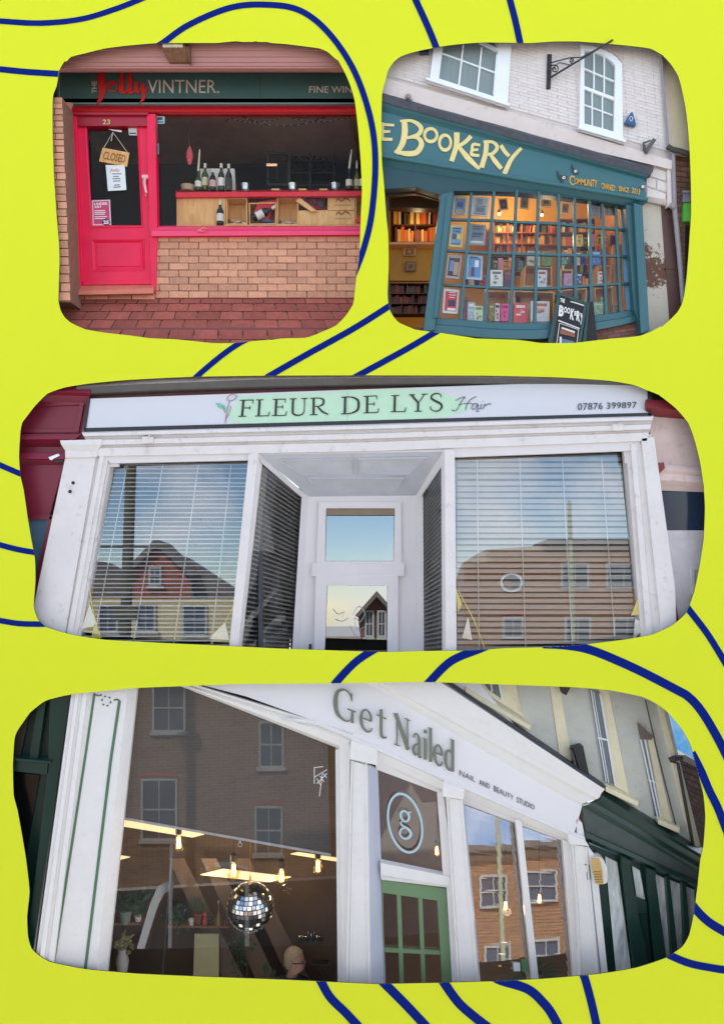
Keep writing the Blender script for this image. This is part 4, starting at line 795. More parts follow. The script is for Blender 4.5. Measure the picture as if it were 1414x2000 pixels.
card('poster', [(867, 563), (897, 566), (893, 613), (864, 611)], .25, [cm(225, 225, 222), cm(206, 44, 56), cm(40, 44, 60), cm(235, 225, 225)], 'red poster on white paper in the bottom left pane', 'poster', [(.35, .3, .8, .55), (.3, .12, .85, .22)], PG, [(.86, .35, .8), (.76, .35, .8), (.66, .35, .75)])
card('poster', [(1153, 394), (1170, 397), (1171, 425), (1155, 424)], .27, [cm(176, 150, 120), cm(150, 140, 140), cm(110, 130, 160)], 'pale striped poster high in the right part of the bow window', 'poster', [(.3, .4, .75, .7)], PG)
card('poster', [(1180, 399), (1197, 401), (1198, 420), (1182, 420)], .27, [cm(150, 120, 90), cm(120, 110, 110), cm(140, 130, 130)], 'dim brown poster at the top right of the bow window', 'poster', [(.3, .4, .75, .7)], PG)
m = MB(); m.stroke([(1219, 405), (1221, 470), (1224, 540), (1231, 606)], [14, 12, 13, 17], .27, .02); tag(m.build('blue_banner', mat('sky_blue_cloth', (120, 186, 226), .6, .12, 14, .3)), 'long light blue paper banner hanging in the last pane of the bow window', 'banner')
# plywood display cubes and face-out books
birch = wood('birch_ply', (206, 156, 90), (226, 178, 112), 6)
def cube(q, d, label):
    m = MB(); th = 2.6; s_ = [(q[0][0] + th, q[0][1] + th), (q[1][0] - th, q[1][1] + th), (q[2][0] - th, q[2][1] - th), (q[3][0] + th, q[3][1] - th)]
    m.ring(q, s_, d, .2); m.prism(q, d + .2, .015); tag(m.build('display_cube', birch, None, .004), label, 'display cube', 'birch display cubes in the bow window')
cube([(1024, 519), (1078, 521), (1078, 560), (1022, 560)], .38, 'birch display cube holding a white book in the middle of the window')
cube([(1003, 567), (1083, 570), (1080, 632), (1001, 632)], .36, 'wide birch display cube on the window floor below the middle cube')
cube([(1094, 526), (1119, 526), (1119, 560), (1094, 560)], .40, 'narrow birch display cube with a lilac book')
cube([(1164, 518), (1194, 517), (1194, 556), (1164, 557)], .36, 'birch display cube with a pink and white book at the right')
cube([(950, 567), (996, 568), (996, 632), (948, 630)], .38, 'birch display cube with olive and pink books on the window floor')
cube([(1095, 566), (1146, 562), (1144, 600), (1096, 603)], .40, 'birch display cube behind the blackboard sign')
cube([(1160, 562), (1196, 560), (1198, 612), (1162, 615)], .38, 'birch display cube with a green book at the lower right')
m = MB(); m.rect(1196, 478, 1214, 608, .5, .06); tag(m.build('tan_board', mat('tan_board', (216, 162, 100), .6), None, .003), 'tall tan board with yellow drawings near the blue banner', 'board')
BK = [(957, 527, 982, 559, .28, (226, 222, 212), (120, 120, 120), 'white book with grey scribbles above the left cube'), (984, 529, 1000, 560, .30, (96, 66, 84), (170, 90, 80), 'dark purple book beside the white scribbled book'),
 (1048, 527, 1068, 560, .34, (206, 222, 226), (190, 80, 80), 'pale blue book in the middle cube'), (1029, 490, 1054, 519, .33, (190, 186, 160), (160, 90, 70), 'patchwork book standing on the middle cube'), (1057, 490, 1077, 519, .34, (96, 140, 76), (180, 90, 60), 'green book standing right on the middle cube'),
 (1101, 534, 1117, 558, .36, (186, 150, 190), (220, 120, 150), 'lilac book in the narrow cube'), (1125, 533, 1137, 556, .40, (70, 84, 130), (220, 220, 230), 'small navy book beside the narrow cube'), (1155, 490, 1173, 517, .33, (96, 140, 200), (190, 210, 235), 'blue book standing on the right cube'),
 (1167, 530, 1182, 555, .33, (232, 226, 220), (220, 110, 120), 'white and pink book in the right cube'), (912, 590, 928, 627, .28, (170, 186, 200), (226, 226, 230), 'pale blue grey book low in the second column'), (925, 597, 943, 628, .26, (206, 214, 180), (120, 150, 90), 'white and green leafy book low in the second column'),
 (905, 580, 914, 626, .30, (150, 84, 66), (110, 60, 50), 'narrow rust book leaning low beside the red poster'),
 (954, 593, 966, 627, .30, (130, 116, 64), (190, 180, 90), 'olive book in the lower left cube'), (966, 592, 976, 627, .31, (222, 196, 200), (60, 60, 70), 'pale pink and white book in the lower left cube'), (978, 593, 994, 627, .29, (230, 84, 140), (150, 40, 90), 'bright magenta book on the window floor'),
 (1003, 592, 1029, 630, .28, (222, 78, 80), (240, 220, 215), 'coral red book with white figure on the window floor'), (1036, 588, 1073, 628, .28, (228, 232, 228), (206, 110, 60), 'large white book with dancing animals on the window floor'),
 (1158, 590, 1180, 617, .28, (156, 190, 150), (220, 220, 190), 'pale green patterned book right of the blackboard sign'), (1172, 581, 1184, 612, .30, (140, 214, 150), (90, 150, 110), 'mint green leaning book right of the blackboard sign'),
 (1196, 596, 1210, 612, .30, (170, 140, 110), (90, 80, 70), 'small brown book at the lower right of the bow window'), (960, 375, 961, 376, .3, (0, 0, 0), (0, 0, 0), '')]
PAL = [('scarlet', (206, 40, 36)), ('mustard', (214, 160, 40)), ('cream', (232, 220, 180)), ('forest green', (40, 92, 60)), ('turquoise', (60, 160, 160)), ('plum', (100, 40, 80)), ('orange', (226, 110, 40)), ('cobalt blue', (40, 70, 150)), ('rose pink', (224, 140, 150)), ('black', (34, 30, 30)), ('lemon', (236, 214, 90)), ('chocolate', (90, 56, 40))]
random.seed(21); k_ = 0
for xs_, yb_, rowname in ((range(962, 1022, 10), 526, 'low back shelf'), (range(1008, 1090, 12), 590, 'inner ledge under the middle cube'), (range(1100, 1150, 11), 588, 'ledge behind the blackboard'), (range(905, 950, 11), 560, 'ledge beside the white scribbled book'), (range(1126, 1200, 13), 480, 'tall right shelf'), (range(1098, 1160, 12), 516, 'ledge left of the right cube')):
    for i_, x_ in enumerate(xs_):
        nm_, c_ = PAL[(k_ * 5 + 3) % 12]; h_ = random.uniform(17, 25); w_ = random.uniform(8, 12); c2_ = PAL[(k_ * 7 + 1) % 12][1]; k_ += 1
        BK.insert(-1, (x_, yb_ - h_, x_ + w_, yb_, .56 + .02 * (i_ % 3), c_, c2_, '%s book number %s from the left on the %s' % (nm_, ('one', 'two', 'three', 'four', 'five', 'six', 'seven')[i_], rowname)))
for x0, y0, x1, y1, d, c1, c2, l in BK[:-1]:
    q = [(x0 + .8, y0), (x1, y0 + .6), (x1 - .6, y1), (x0, y1)]; w = x1 - x0
    m = MB(); m.prism(q, d, .035, 0)
    m.prism([bil(q, .15, .9), bil(q, .85, .9), bil(q, .85, .76), bil(q, .15, .76)], d - .004, .004, 1)
    for i in range(5):
        u, v = random.uniform(.15, .7), random.uniform(.12, .6); m.prism([bil(q, u, v + .12), bil(q, u + .2, v + .1), bil(q, u + .16, v), bil(q, u - .04, v + .02)], d - .004 - .0007 * i, .003, 1 + (i % 2) * 1)
    c3 = tuple(int((a + b_) / 2) for a, b_ in zip(c1, c2))
    o = m.build('book', [cm(*c1), cm(*c2), cm(*c3)]); tag(o, l, 'book', 'books on show in the bow window')
# blackboard A-sign
ab = thing('pavement_sign', 'black chalkboard A-frame sign with teal edges standing before the bow window', 'A-frame sign', W(1110, 690, .0))
q = [(1089.5, 569), (1147, 591), (1131, 690), (1066, 690)]
m = MB(); m.ring(q, [(1094, 577), (1140.5, 594.5), (1124, 700), (1074, 700)], .015, .02); m.build('edge_frame', mat('teal_worn', (44, 74, 74), .6, .4, 20), ab, .002)
m = MB(); m.prism([(1093, 575), (1142, 593), (1125, 700), (1073, 700)], .024, .01); cb = m.build('chalk_panel', mat('chalkboard', (24, 26, 30), .6, .3, 8), ab)
m = MB(); m.prism([(1148, 590), (1158, 588), (1170, 700), (1138, 700)], .07, .02, 0); m.prism([(1147.5, 590), (1151, 589), (1141, 700), (1133, 700)], .03, .03, 1); m.build('rear_leg', [mat('chalkboard'), mat('teal_worn')], ab)
z4 = lambda x, y: (930 + x / 5.656, 350 + y / 5.656)
m = MB(); chalk = mat('chalk_white', (225, 225, 222), .8)
for w_, q_ in (('THE', [(928,1312),(978,1322),(972,1368),(922,1355)]), ('B', [(915,1388),(968,1400),(960,1520),(905,1510)]), ('OO', [(968,1405),(1040,1425),(1030,1490),(962,1470)]), ('K', [(1045,1425),(1085,1435),(1075,1560),(1030,1545)]), ('E', [(1083,1455),(1110,1460),(1108,1510),(1078,1505)]), ('R', [(1112,1450),(1148,1465),(1142,1580),(1100,1560)]), ('Y', [(1146,1478),(1208,1490),(1180,1612),(1126,1600)])): m.text(w_, [z4(*p) for p in q_], .017, .005, bold=.05)
m.stroke([z4(1040, 1350), z4(1110, 1370), z4(1200, 1400)], 2, .017, .004)
fr_ = [z4(*p) for p in ((915, 1590), (1125, 1660), (1100, 1830), (880, 1830))]; m.stroke([z4(885, 1830), z4(918, 1590), z4(1128, 1662), z4(1108, 1830)], 1.4, .017, .004, smooth=False); m.stroke([z4(905, 1560), z4(1010, 1600), z4(1140, 1650)], 2.2, .017, .004)
m.stroke([z4(940, 1640), z4(1085, 1690)], 3.4, .017, .004); m.stroke([z4(930, 1740), z4(930, 1830)], 4, .017, .004)
m.build('chalk_lettering', chalk, cb); m = MB(); m.prism([z4(930, 1655), z4(1088, 1700), z4(1085, 1745), z4(920, 1705)], .018, .004, 0); m.prism([z4(918, 1755), z4(1078, 1790), z4(1070, 1850), z4(905, 1850)], .018, .004, 1); m.build('pasted_card', [cm(150, 90, 70), cm(90, 120, 160)], cb)
# ======================= SHOP 3: white hair salon =======================
wpM = mat('white_timber', (226, 220, 218), .5, .06, 4, .12, dirt=.3, bscale=30)
wp2 = mat('white_upvc', (224, 218, 218), .35, .03, 4)
shop = thing('hair_salon', 'white hair salon front with a long white sign and recessed central door', 'shop', W(707, 1290, .3))
# gutter at the top
s = MB(); s.prism([(150, 640), (1300, 640), (1300, 800), (150, 800)], .225, .1); s.build('sun_block_plate', mat('plum_block_plate', (120, 70, 70), .7), shop)  # plate added behind the sign to stop sun coming over from the rear
s = MB(); xs = [150, 300, 500, 720, 900, 1100, 1290]; t0 = [745, 733, 725, 722, 722, 724, 730]; t1 = [757, 750, 742, 738, 738, 741, 748]; t2 = [769, 762, 755, 750, 748, 748, 752]
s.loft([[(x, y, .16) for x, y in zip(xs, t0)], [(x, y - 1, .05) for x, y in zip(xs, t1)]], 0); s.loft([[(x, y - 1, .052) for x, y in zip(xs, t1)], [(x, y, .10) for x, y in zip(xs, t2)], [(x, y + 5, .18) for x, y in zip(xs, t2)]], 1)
s.build('gutter', [mat('weathered_stone', (214, 204, 200), .8, .15, 8, .4, dirt=.5), mat('gutter_shadow_gap', (96, 92, 90), .6, .15)], shop)  # second colour darkens the underside, painting in the shadow gap
q = [(176, 778.5), (1266, 741), (1269, 808), (166.5, 837)]
s = MB(); s.prism(q, .13, .08); sgn = s.build('sign_board', mat('sign_white', (218, 219, 226), .4, .01, 2), shop, .003)
s = MB(); s.prism([(166, 836), (1269, 806), (1272, 812), (165, 844)], .12, .1); s.prism([(1263, 741), (1272, 741), (1273, 812), (1266, 812)], .12, .1); s.prism([(172, 779), (177, 778), (168, 840), (163, 841)], .12, .1); s.build('sign_trim', mat('black_trim', (34, 34, 38), .4), sgn)
gnM = mat('mint_wash', (196, 230, 200), .6, .05, 10)
s = MB(); pts = [(464, 776), (520, 770), (600, 768), (690, 762), (780, 760), (860, 763), (866, 770), (893, 776), (899, 786), (920, 798), (900, 806), (868, 815), (780, 820), (690, 823), (600, 827), (500, 828), (448, 824), (452, 812), (440, 808), (460, 795)]
s.prism(pts, .1275, .004); s.build('mint_patch', gnM, sgn)
s = MB(); s.rect(678.5, 763, 679.2, 822, .1265, .004); s.build('joint', mat('joint_grey', (150, 170, 155)), sgn)
GL = {
 'F': (.66, [([(.16,0),(.16,1)],.13), ([(0,.975),(.62,.975)],.05), ([(.16,.52),(.48,.52)],.045), ([(0,.025),(.34,.025)],.05), ([(.6,.98),(.6,.76)],.04), ([(.48,.62),(.48,.42)],.04)]),
 'L': (.68, [([(.16,0),(.16,1)],.13), ([(0,.975),(.34,.975)],.05), ([(0,.025),(.62,.025)],.05), ([(.6,.02),(.64,.26)],.045)]),
 'E': (.68, [([(.16,0),(.16,1)],.13), ([(0,.975),(.58,.975)],.05), ([(.16,.52),(.46,.52)],.045), ([(0,.025),(.62,.025)],.05), ([(.57,.98),(.57,.77)],.04), ([(.46,.62),(.46,.42)],.04), ([(.61,.02),(.65,.25)],.045)]),
 'U': (.86, [([(.16,1),(.16,.3),(.2,.1),(.4,.01),(.6,.08),(.68,.3),(.68,1)],[.12,.12,.11,.08,.06,.05,.05]), ([(0,.975),(.32,.975)],.05), ([(.54,.975),(.82,.975)],.05)]),
 'R': (.84, [([(.16,0),(.16,1)],.13), ([(0,.975),(.4,.975),(.6,.87),(.58,.62),(.4,.51),(.16,.51)],[.05,.05,.11,.11,.05,.05]), ([(.34,.5),(.55,.2),(.82,.02)],[.08,.12,.06]), ([(0,.025),(.34,.025)],.05)]),
 'D': (.86, [([(.16,0),(.16,1)],.13), ([(0,.975),(.4,.97),(.68,.8),(.74,.5),(.68,.2),(.4,.03),(0,.025)],[.05,.06,.12,.14,.12,.06,.05])]),
 'Y': (.8, [([(.1,.98),(.4,.5)],.12), ([(.68,.98),(.4,.48)],.05), ([(.4,.52),(.4,0)],.12), ([(0,.975),(.26,.975)],.05), ([(.54,.975),(.8,.975)],.05), ([(.24,.025),(.56,.025)],.05)]),
 'S': (.62, [([(.5,.76),(.46,.92),(.28,.985),(.1,.88),(.1,.7),(.3,.54),(.48,.4),(.52,.2),(.38,.03),(.2,.02),(.06,.14),(.05,.28)],[.04,.05,.07,.1,.12,.13,.13,.11,.08,.05,.05,.04])]),
 ' ': (.34, []),
 'G': (.92, [([(.74,.74),(.66,.92),(.45,.99),(.18,.82),(.1,.5),(.18,.17),(.45,.01),(.66,.06),(.74,.2)],[.04,.05,.06,.14,.18,.14,.06,.05,.07]), ([(.76,.0),(.76,.42)],.11), ([(.56,.41),(.9,.41)],.05), ([(.74,.98),(.74,.72)],.05)]),
 'N': (.86, [([(.14,0),(.14,1)],.05), ([(.1,.99),(.7,.02)],.16), ([(.7,0),(.7,1)],.05), ([(0,.975),(.2,.975)],.04), ([(.56,.975),(.84,.975)],.04), ([(0,.025),(.28,.025)],.04)]),
 'e': (.56, [([(.08,.34),(.44,.34)],.045), ([(.43,.34),(.42,.5),(.28,.61),(.12,.52),(.06,.3),(.12,.1),(.28,.0),(.42,.06),(.48,.16)],[.1,.09,.05,.08,.12,.1,.06,.05,.04])]),
 't': (.4, [([(.17,.82),(.17,.12),(.24,.01),(.38,.06)],[.1,.11,.08,.04]), ([(.0,.6),(.36,.6)],.045)]),
 'a': (.54, [([(.1,.48),(.16,.6),(.3,.61),(.38,.48),(.38,.06),(.44,.0),(.52,.04)],[.06,.05,.06,.11,.11,.07,.03]), ([(.38,.36),(.16,.28),(.07,.14),(.16,.01),(.38,.1)],[.05,.07,.1,.07,.04])]),
 'i': (.28, [([(.14,.0),(.14,.6)],.11), ([(.02,.59),(.14,.59)],.04), ([(.14,.76),(.14,.86)],.11)]),
 'l': (.26, [([(.13,.0),(.13,1)],.11), ([(.02,.98),(.13,.98)],.04)]),
 'd': (.58, [([(.44,0),(.44,1)],.11), ([(.32,.98),(.44,.98)],.04), ([(.42,.5),(.28,.61),(.12,.52),(.06,.3),(.12,.08),(.28,.0),(.42,.12)],[.05,.05,.09,.12,.09,.05,.05])]),
 'g': (.6, [([(.3,.98),(.14,.9),(.12,.74),(.28,.62),(.44,.72),(.44,.88),(.3,.98)],[.05,.11,.12,.05,.11,.12,.05]), ([(.42,.94),(.56,.98)],.05), ([(.2,.64),(.1,.54),(.2,.46),(.42,.4),(.52,.26),(.4,.1),(.2,.06),(.06,.16),(.1,.32),(.28,.42)],[.04,.06,.09,.12,.14,.1,.07,.1,.08,.05])]),
 'H': (.8, [([(.14,0),(.14,1)],.1), ([(.64,0),(.64,1)],.1), ([(.14,.5),(.64,.5)],.04)])}
def serif(m, txt, q, sp=.08, wf=1., **k):
    tot = sum(GL[c][0] + sp for c in txt) - sp; x = 0; hpx = math.dist(q[0], q[3]); 
    for c in txt:
        w, st = GL[c]
        for P, wd in st:
            ws = [a * hpx * wf for a in (wd if isinstance(wd, list) else [wd] * len(P))]
            m.stroke([((x + u) / tot, v) for u, v in P], ws, q=q, smooth=len(P) > 2, **k)
        x += w + sp
inkM = mat('letter_black', (34, 40, 36), .5)
m = MB(); serif(m, 'FLEUR', [(469, 781), (642, 776), (642, 810), (466, 814)], d=.121, th=.006); serif(m, 'DE', [(667, 775), (741, 772), (741, 806), (666, 809)], d=.121, th=.006); serif(m, 'LYS', [(764, 772), (867, 767), (867, 803), (763, 805)], d=.121, th=.006); m.build('lettering', inkM, sgn)
m = MB(); K = dict(d=.121, th=.005); zf = lambda x, y: (410 + x / 2.481, 740 + y / 2.481)
for P, w in (([(1190,105),(1215,92),(1235,88),(1218,110),(1200,145),(1180,155),(1174,148)], 1.2), ([(1290,85),(1262,100),(1245,125),(1238,150)], 1.2), ([(1205,125),(1240,118),(1262,118),(1275,122)], .9), ([(1298,122),(1280,120),(1268,140),(1280,146),(1298,124),(1296,145),(1306,144)], 1.3), ([(1316,122),(1310,142),(1318,144)], 1.3), ([(1324,144),(1332,122),(1336,128),(1350,120),(1362,122)], 1.3), ([(1322,108),(1323,111)], 1.4), ([(1300,146),(1290,156),(1305,158)], .9)): m.stroke([zf(*p) for p in P], w, **K)
m.build('script_lettering', mat('ink_grey', (80, 84, 90), .5), sgn)
m = MB(); m.text('07876 399897', [(1128, 787.5), (1243, 784.5), (1243, 796.5), (1128, 801)], .121, .005, bold=.005, space=1.05); m.build('phone_number', mat('ink_grey'), sgn)
m = MB(); m.stroke([zf(75, 215), zf(82, 160), zf(95, 110)], 1.1, mi=0, **K); m.stroke([zf(95, 110), zf(84, 95), zf(95, 80), zf(112, 75), zf(130, 82), zf(122, 96), zf(104, 106), zf(95, 100)], 1, mi=0, **K); m.stroke([zf(75, 165), zf(68, 145), zf(60, 130)], 1, **K); m.prism([zf(28, 116), zf(50, 118), zf(72, 130), zf(80, 150), zf(60, 146), zf(40, 136)], .122, .004, 1); m.stroke([zf(78, 195), zf(95, 160), zf(102, 130)], .9, **K)
m.build('flower_emblem', [mat('twig_brown', (150, 130, 124), .6), mat('leaf_teal', (110, 190, 170), .6)], sgn)
# cornice steps below the sign
A = [(160, 844), (720, 829), (1276, 812)]; B = [(186, 892), (720, 882), (1262, 862)]
s = MB(); s.mould(A, B, [(0, .10), (.04, .055), (.16, .05), (.2, .10), (.30, .115), (.34, .075), (.52, .075), (.56, .12), (.62, .13), (.66, .10), (.98, .10), (1, .16)]); s.build('cornice', wpM, shop)
for x, y in ((287, 858), (1205, 834)):
    m = MB(); m.prism([(x - 9, y - 5), (x + 12, y - 5), (x + 12, y + 7), (x - 9, y + 7)], .05, .03); m.tube([(x, y, .06), (x + 6, y - 8, .02)], .008); m.build('sign_bracket', wpM, shop, .003)
def ln_(py, a=3.5): return (1290 - py) * .005 * math.tan(R(a))   # the panes lean back slightly
# left pilaster + capital
s = MB(); s.loft([[(118, 860, .06), (200, 858, .06)], [(120, 868, .055), (198, 868, .055)], [(128, 880, .09), (190, 882, .09)], [(128, 893, .085), (189, 892, .085)], [(128, 897, .12), (188, 897, .12)]]); s.build('capital', wpM, shop)
s = MB(); s.prism([(128, 893), (188, 893), (124, 1260), (50, 1260)], .11, .12); s.build('pilaster', wpM, shop, .004)
s = MB(); 
for a, b_, d in ((188, 196, .133), (196, 205, .104), (205, 214, .123), (214, 220, .163)):
    sh = (a - 188) * 1.15; sh2 = (b_ - 188) * 1.15; s.prism([(a, 884), (b_, 884), (118 + sh2 * 1.0, 1262), (118 + sh - .5, 1262)], d, .15)
s.build('frame_moulding', wpM, shop, .003)
m = MB()
for x, y in ((143.5, 943), (137.5, 960)): m.ball(W(x, y, .105), .018, 0, 8, sy=.3)
m.build('screw_holes', mat('hole_black', (26, 26, 28)), shop)
# mullions
s = MB(); s.prism([(180, 862), (232, 862), (232, 912), (176, 912)], .165, .05); s.prism([(1215, 850), (1270, 848), (1275, 905), (1220, 905)], .165, .05); s.build('corner_board', wpM, shop)
s = MB(); s.prism([(486, 886), (505, 884), (464, 1280), (446, 1280)], .09, .1); s.build('mullion', wpM, shop, .006); s = MB(); s.prism([(868, 878), (888, 878), (892, 1290), (870, 1290)], .09, .1); s.build('mullion', wpM, shop, .006)
s = MB(); s.prism([(200, 884), (1250, 860), (1250, 880), (890, 893), (868, 882), (505, 888), (486, 899), (216, 905)], .13, .1); s.build('frame_head', wp2, shop, .003)
# recess: soffit, return windows, inner frame, door
s = MB(); s.loft([[(503, 885, .12), (868, 877, .12)], [(605, 970, .62), (812, 968, .62)]]); s.build('porch_ceiling', mat('porch_grey', (196, 198, 206), .7, .08), shop)
m = MB()
for P in ([(545, 898, .19), (690, 896, .19), (690, 925, .36), (590, 926, .36)], [(700, 896, .19), (835, 894, .19), (800, 925, .36), (700, 925, .36)], [(600, 934, .40), (790, 934, .40), (775, 958, .56), (628, 958, .56)]):
    m.tube(P + [P[0]], .012, n=4)
m.build('ceiling_panel', mat('porch_grey'), shop)
s = MB(); s.loft([[(505, 884, .11), (464, 1280, .11)], [(513, 893, .16), (470, 1280, .16)]]); s.loft([[(590, 958, .56), (570, 1285, .56)], [(604, 968, .63), (586, 1285, .63)]]); s.loft([[(503, 884, .115), (512, 905, .125)], [(600, 968, .62), (597, 978, .60)]]); s.build('porch_frame', wp2, shop)
s = MB(); s.loft([[(868, 877, .11), (870, 1290, .11)], [(862, 880, .16), (864, 1290, .16)]]); s.loft([[(826, 958, .56), (828, 1290, .56)], [(812, 968, .63), (814, 1290, .63)]]); s.loft([[(868, 877, .115), (866, 905, .125)], [(812, 967, .62), (818, 976, .60)]]); s.build('porch_frame', wp2, shop)
def retwin(name, P, refl):
    m = MB(); m.loft([[P[0], P[3]], [P[1], P[2]]]); return m.build(name, glass('porch_glass', .05), shop)
retwin('side_window', [(508, 906, .13), (597, 974, .60), (572, 1285, .60), (466, 1285, .13)], 0); retwin('side_window', [(865, 908, .13), (819, 974, .60), (818, 1290, .60), (866, 1290, .13)], 0)
dfr = MB(); dfr.ring([(602, 966), (814, 966), (816, 1290), (584, 1290)], [(634, 990), (772, 990), (772, 1300), (626, 1300)], .62, .12); dfr.ring([(622, 980), (784, 980), (785, 1106), (617, 1106)], [(637, 993), (771, 993), (769, 1096), (635, 1096)], .59, .06); dfr.prism([(610, 1100), (790, 1100), (790, 1126), (608, 1126)], .575, .06); dfr.build('door_frame', wp2, shop, .006)
door = MB(); door.ring([(616, 1124), (778, 1124), (778, 1300), (612, 1300)], [(639, 1143), (757, 1144), (756, 1310), (633, 1310)], .57, .05); dr = door.build('door', wp2, shop, .006)
mir = glass('mirror_glass', .27, (.3, .32, .36)); m = MB(); m.prism([(637, 1141, ln_(1141)), (759, 1142, ln_(1141)), (758, 1310, ln_(1310)), (631, 1310, ln_(1310))], .60, .006); m.build('door_glass', mir, dr); m = MB(); m.prism([(635, 991, ln_(991)), (773, 991, ln_(991)), (771, 1098, ln_(1098)), (633, 1098, ln_(1098))], .60, .006); m.build('transom_glass', mir, shop)
m = MB(); m.rect(634, 990, 774, 1006, .61, .008); m.build('rolled_blind', mat('tan_roll', (140, 120, 96), .6), shop)
m = MB(); m.tube([(606, 1258, .56), (606, 1285, .56)], .014); m.build('handle', mat('black_iron'), dr)
m = MB(); cg = mat('curl_grey', (190, 194, 200), .5)
for P in ([(650,1190),(660,1200),(672,1196),(668,1206)], [(690,1200),(700,1185),(712,1196),(704,1214),(692,1208),(698,1230),(712,1224)], [(684,1222),(692,1240),(706,1246)], [(655,1210),(668,1214),(680,1208)]): m.stroke(P, .9, .593, .004)
m.build('door_script', cg, dr)
# right frame and pilaster
s = MB()
for a, b_, d, x0, x1 in ((1222, 1231, .153, 1253, 1263), (1231, 1241, .113, 1263, 1276), (1241, 1254, .133, 1276, 1296)): s.prism([(a, 868), (b_, 866), (x1, 1260), (x0, 1260)], d, .15)
s.build('frame_moulding', wpM, shop, .003)
s = MB(); s.prism([(1252, 856), (1277, 853), (1318, 1150), (1322, 1260), (1294, 1260)], .10, .14); s.build('pilaster', wpM, shop, .004)
# shop windows, rooms
wg = glass('salon_glass', .095)
m = MB(); m.prism([(214, 900, ln_(900)), (488, 896, ln_(896)), (450, 1290, ln_(1290)), (140, 1290, ln_(1290))], .15, .006); m.build('shop_window', wg, shop)
m = MB(); m.prism([(887, 888, ln_(888)), (1228, 878, ln_(878)), (1268, 1290, ln_(1290)), (887, 1290, ln_(1290))], .15, .006); m.build('shop_window', wg, shop)
sh = mat('salon_dark', (64, 66, 72), .7, .2)
for q_, d0 in (([(110, 870), (505, 870), (505, 1300), (110, 1300)], .26), ([(868, 862), (1290, 862), (1290, 1300), (868, 1300)], .26), ([(575, 960), (835, 960), (835, 1300), (575, 1300)], .68)):
    rm = room(q_, d0, 1.0)
    for k, v in rm.items(): v.build('inner_wall', sh, shop)
# blinds
slM = mat('slat_grey', (206, 208, 210), .45, .05)
def blind(xl, xr, y0, y1, n, d, label, hh=.62, tilt=.03, m_=slM):
    t = thing('venetian_blind', label, 'blind', W((xl(y1) + xr(y1)) / 2, y1, d), 'venetian blinds in the salon windows')
    m = MB(); p = (y1 - y0) / n
    for i in range(n):
        y = y0 + i * p + random.uniform(-.7, .7) * p * .1; h = p * hh * random.uniform(.85, 1.15); dy = random.uniform(-1.1, 1.1)
        e_ = d - .045 + ln_(y); m.loft([[(xl(y), y, e_ + tilt), (xr(y), y + dy, e_ + tilt)], [(xl(y), y + h * .5, e_ + tilt * .35), (xr(y), y + h * .5 + dy, e_ + tilt * .35)], [(xl(y), y + h, e_), (xr(y), y + h + dy, e_)]])
    o = m.build('slats', m_, t); m = MB()
    for f in (.12, .38, .64, .88):
        m.stroke([(xl(y0) + (xr(y0) - xl(y0)) * f, y0), (xl(y1) + (xr(y1) - xl(y1)) * f, y1)], 2.2, d - .006, .003) if False else m.tube([(xl(y0) + (xr(y0) - xl(y0)) * f, y0, d - .055 + ln_(y0)), (xl(y1) + (xr(y1) - xl(y1)) * f, y1, d - .055 + ln_(y1))], .005, n=5)
    m.build('cords', mat('cord_grey', (180, 184, 180), .7), t); return t
blind(lambda y: 218 - (y - 905) * .205, lambda y: 484 - (y - 905) * .098, 906, 1285, 44, .225, 'thin white venetian blind in the left salon window', .22, .02)
blind(lambda y: 893, lambda y: 1212 + (y - 890) * .085, 893, 1285, 34, .225, 'broad grey venetian blind in the right salon window', .70, .02, mat('slat_beige', (158, 152, 142), .5, .06))
# side blinds follow the slanted return windows
def sideblind(P, n, label):
    t = thing('venetian_blind', label, 'blind', W(P[3][0], P[3][1], .5), 'venetian blinds in the salon windows'); m = MB()
    L3 = lambda a, b_, k: tuple(a[i] + (b_[i] - a[i]) * k for i in range(3))
    for i in range(n):
        a, b_ = L3(P[0], P[3], i / n), L3(P[1], P[2], i / n); a2, b2 = L3(P[0], P[3], (i + .32) / n), L3(P[1], P[2], (i + .32) / n)
        m.loft([[a, b_], [a2, b2]])
    m.build('slats', mat('slat_brown', (104, 100, 90), .5), t)
m = MB(); m.loft([[(500, 885, .26), (592, 962, .76)], [(455, 1300, .26), (562, 1300, .76)]]); m.loft([[(828, 962, .76), (874, 885, .26)], [(830, 1300, .76), (878, 1300, .26)]]); m.build('light_leak_panel', mat('salon_dark'), shop)  # dark panels added behind the porch windows to stop light leaking in
sideblind([(511, 912, .20), (597, 976, .66), (573, 1285, .66), (470, 1285, .20)], 40, 'dark slatted venetian blind in the left porch window'); sideblind([(862, 912, .20), (820, 976, .66), (818, 1290, .66), (863, 1290, .20)], 40, 'dark slatted venetian blind in the right porch window')
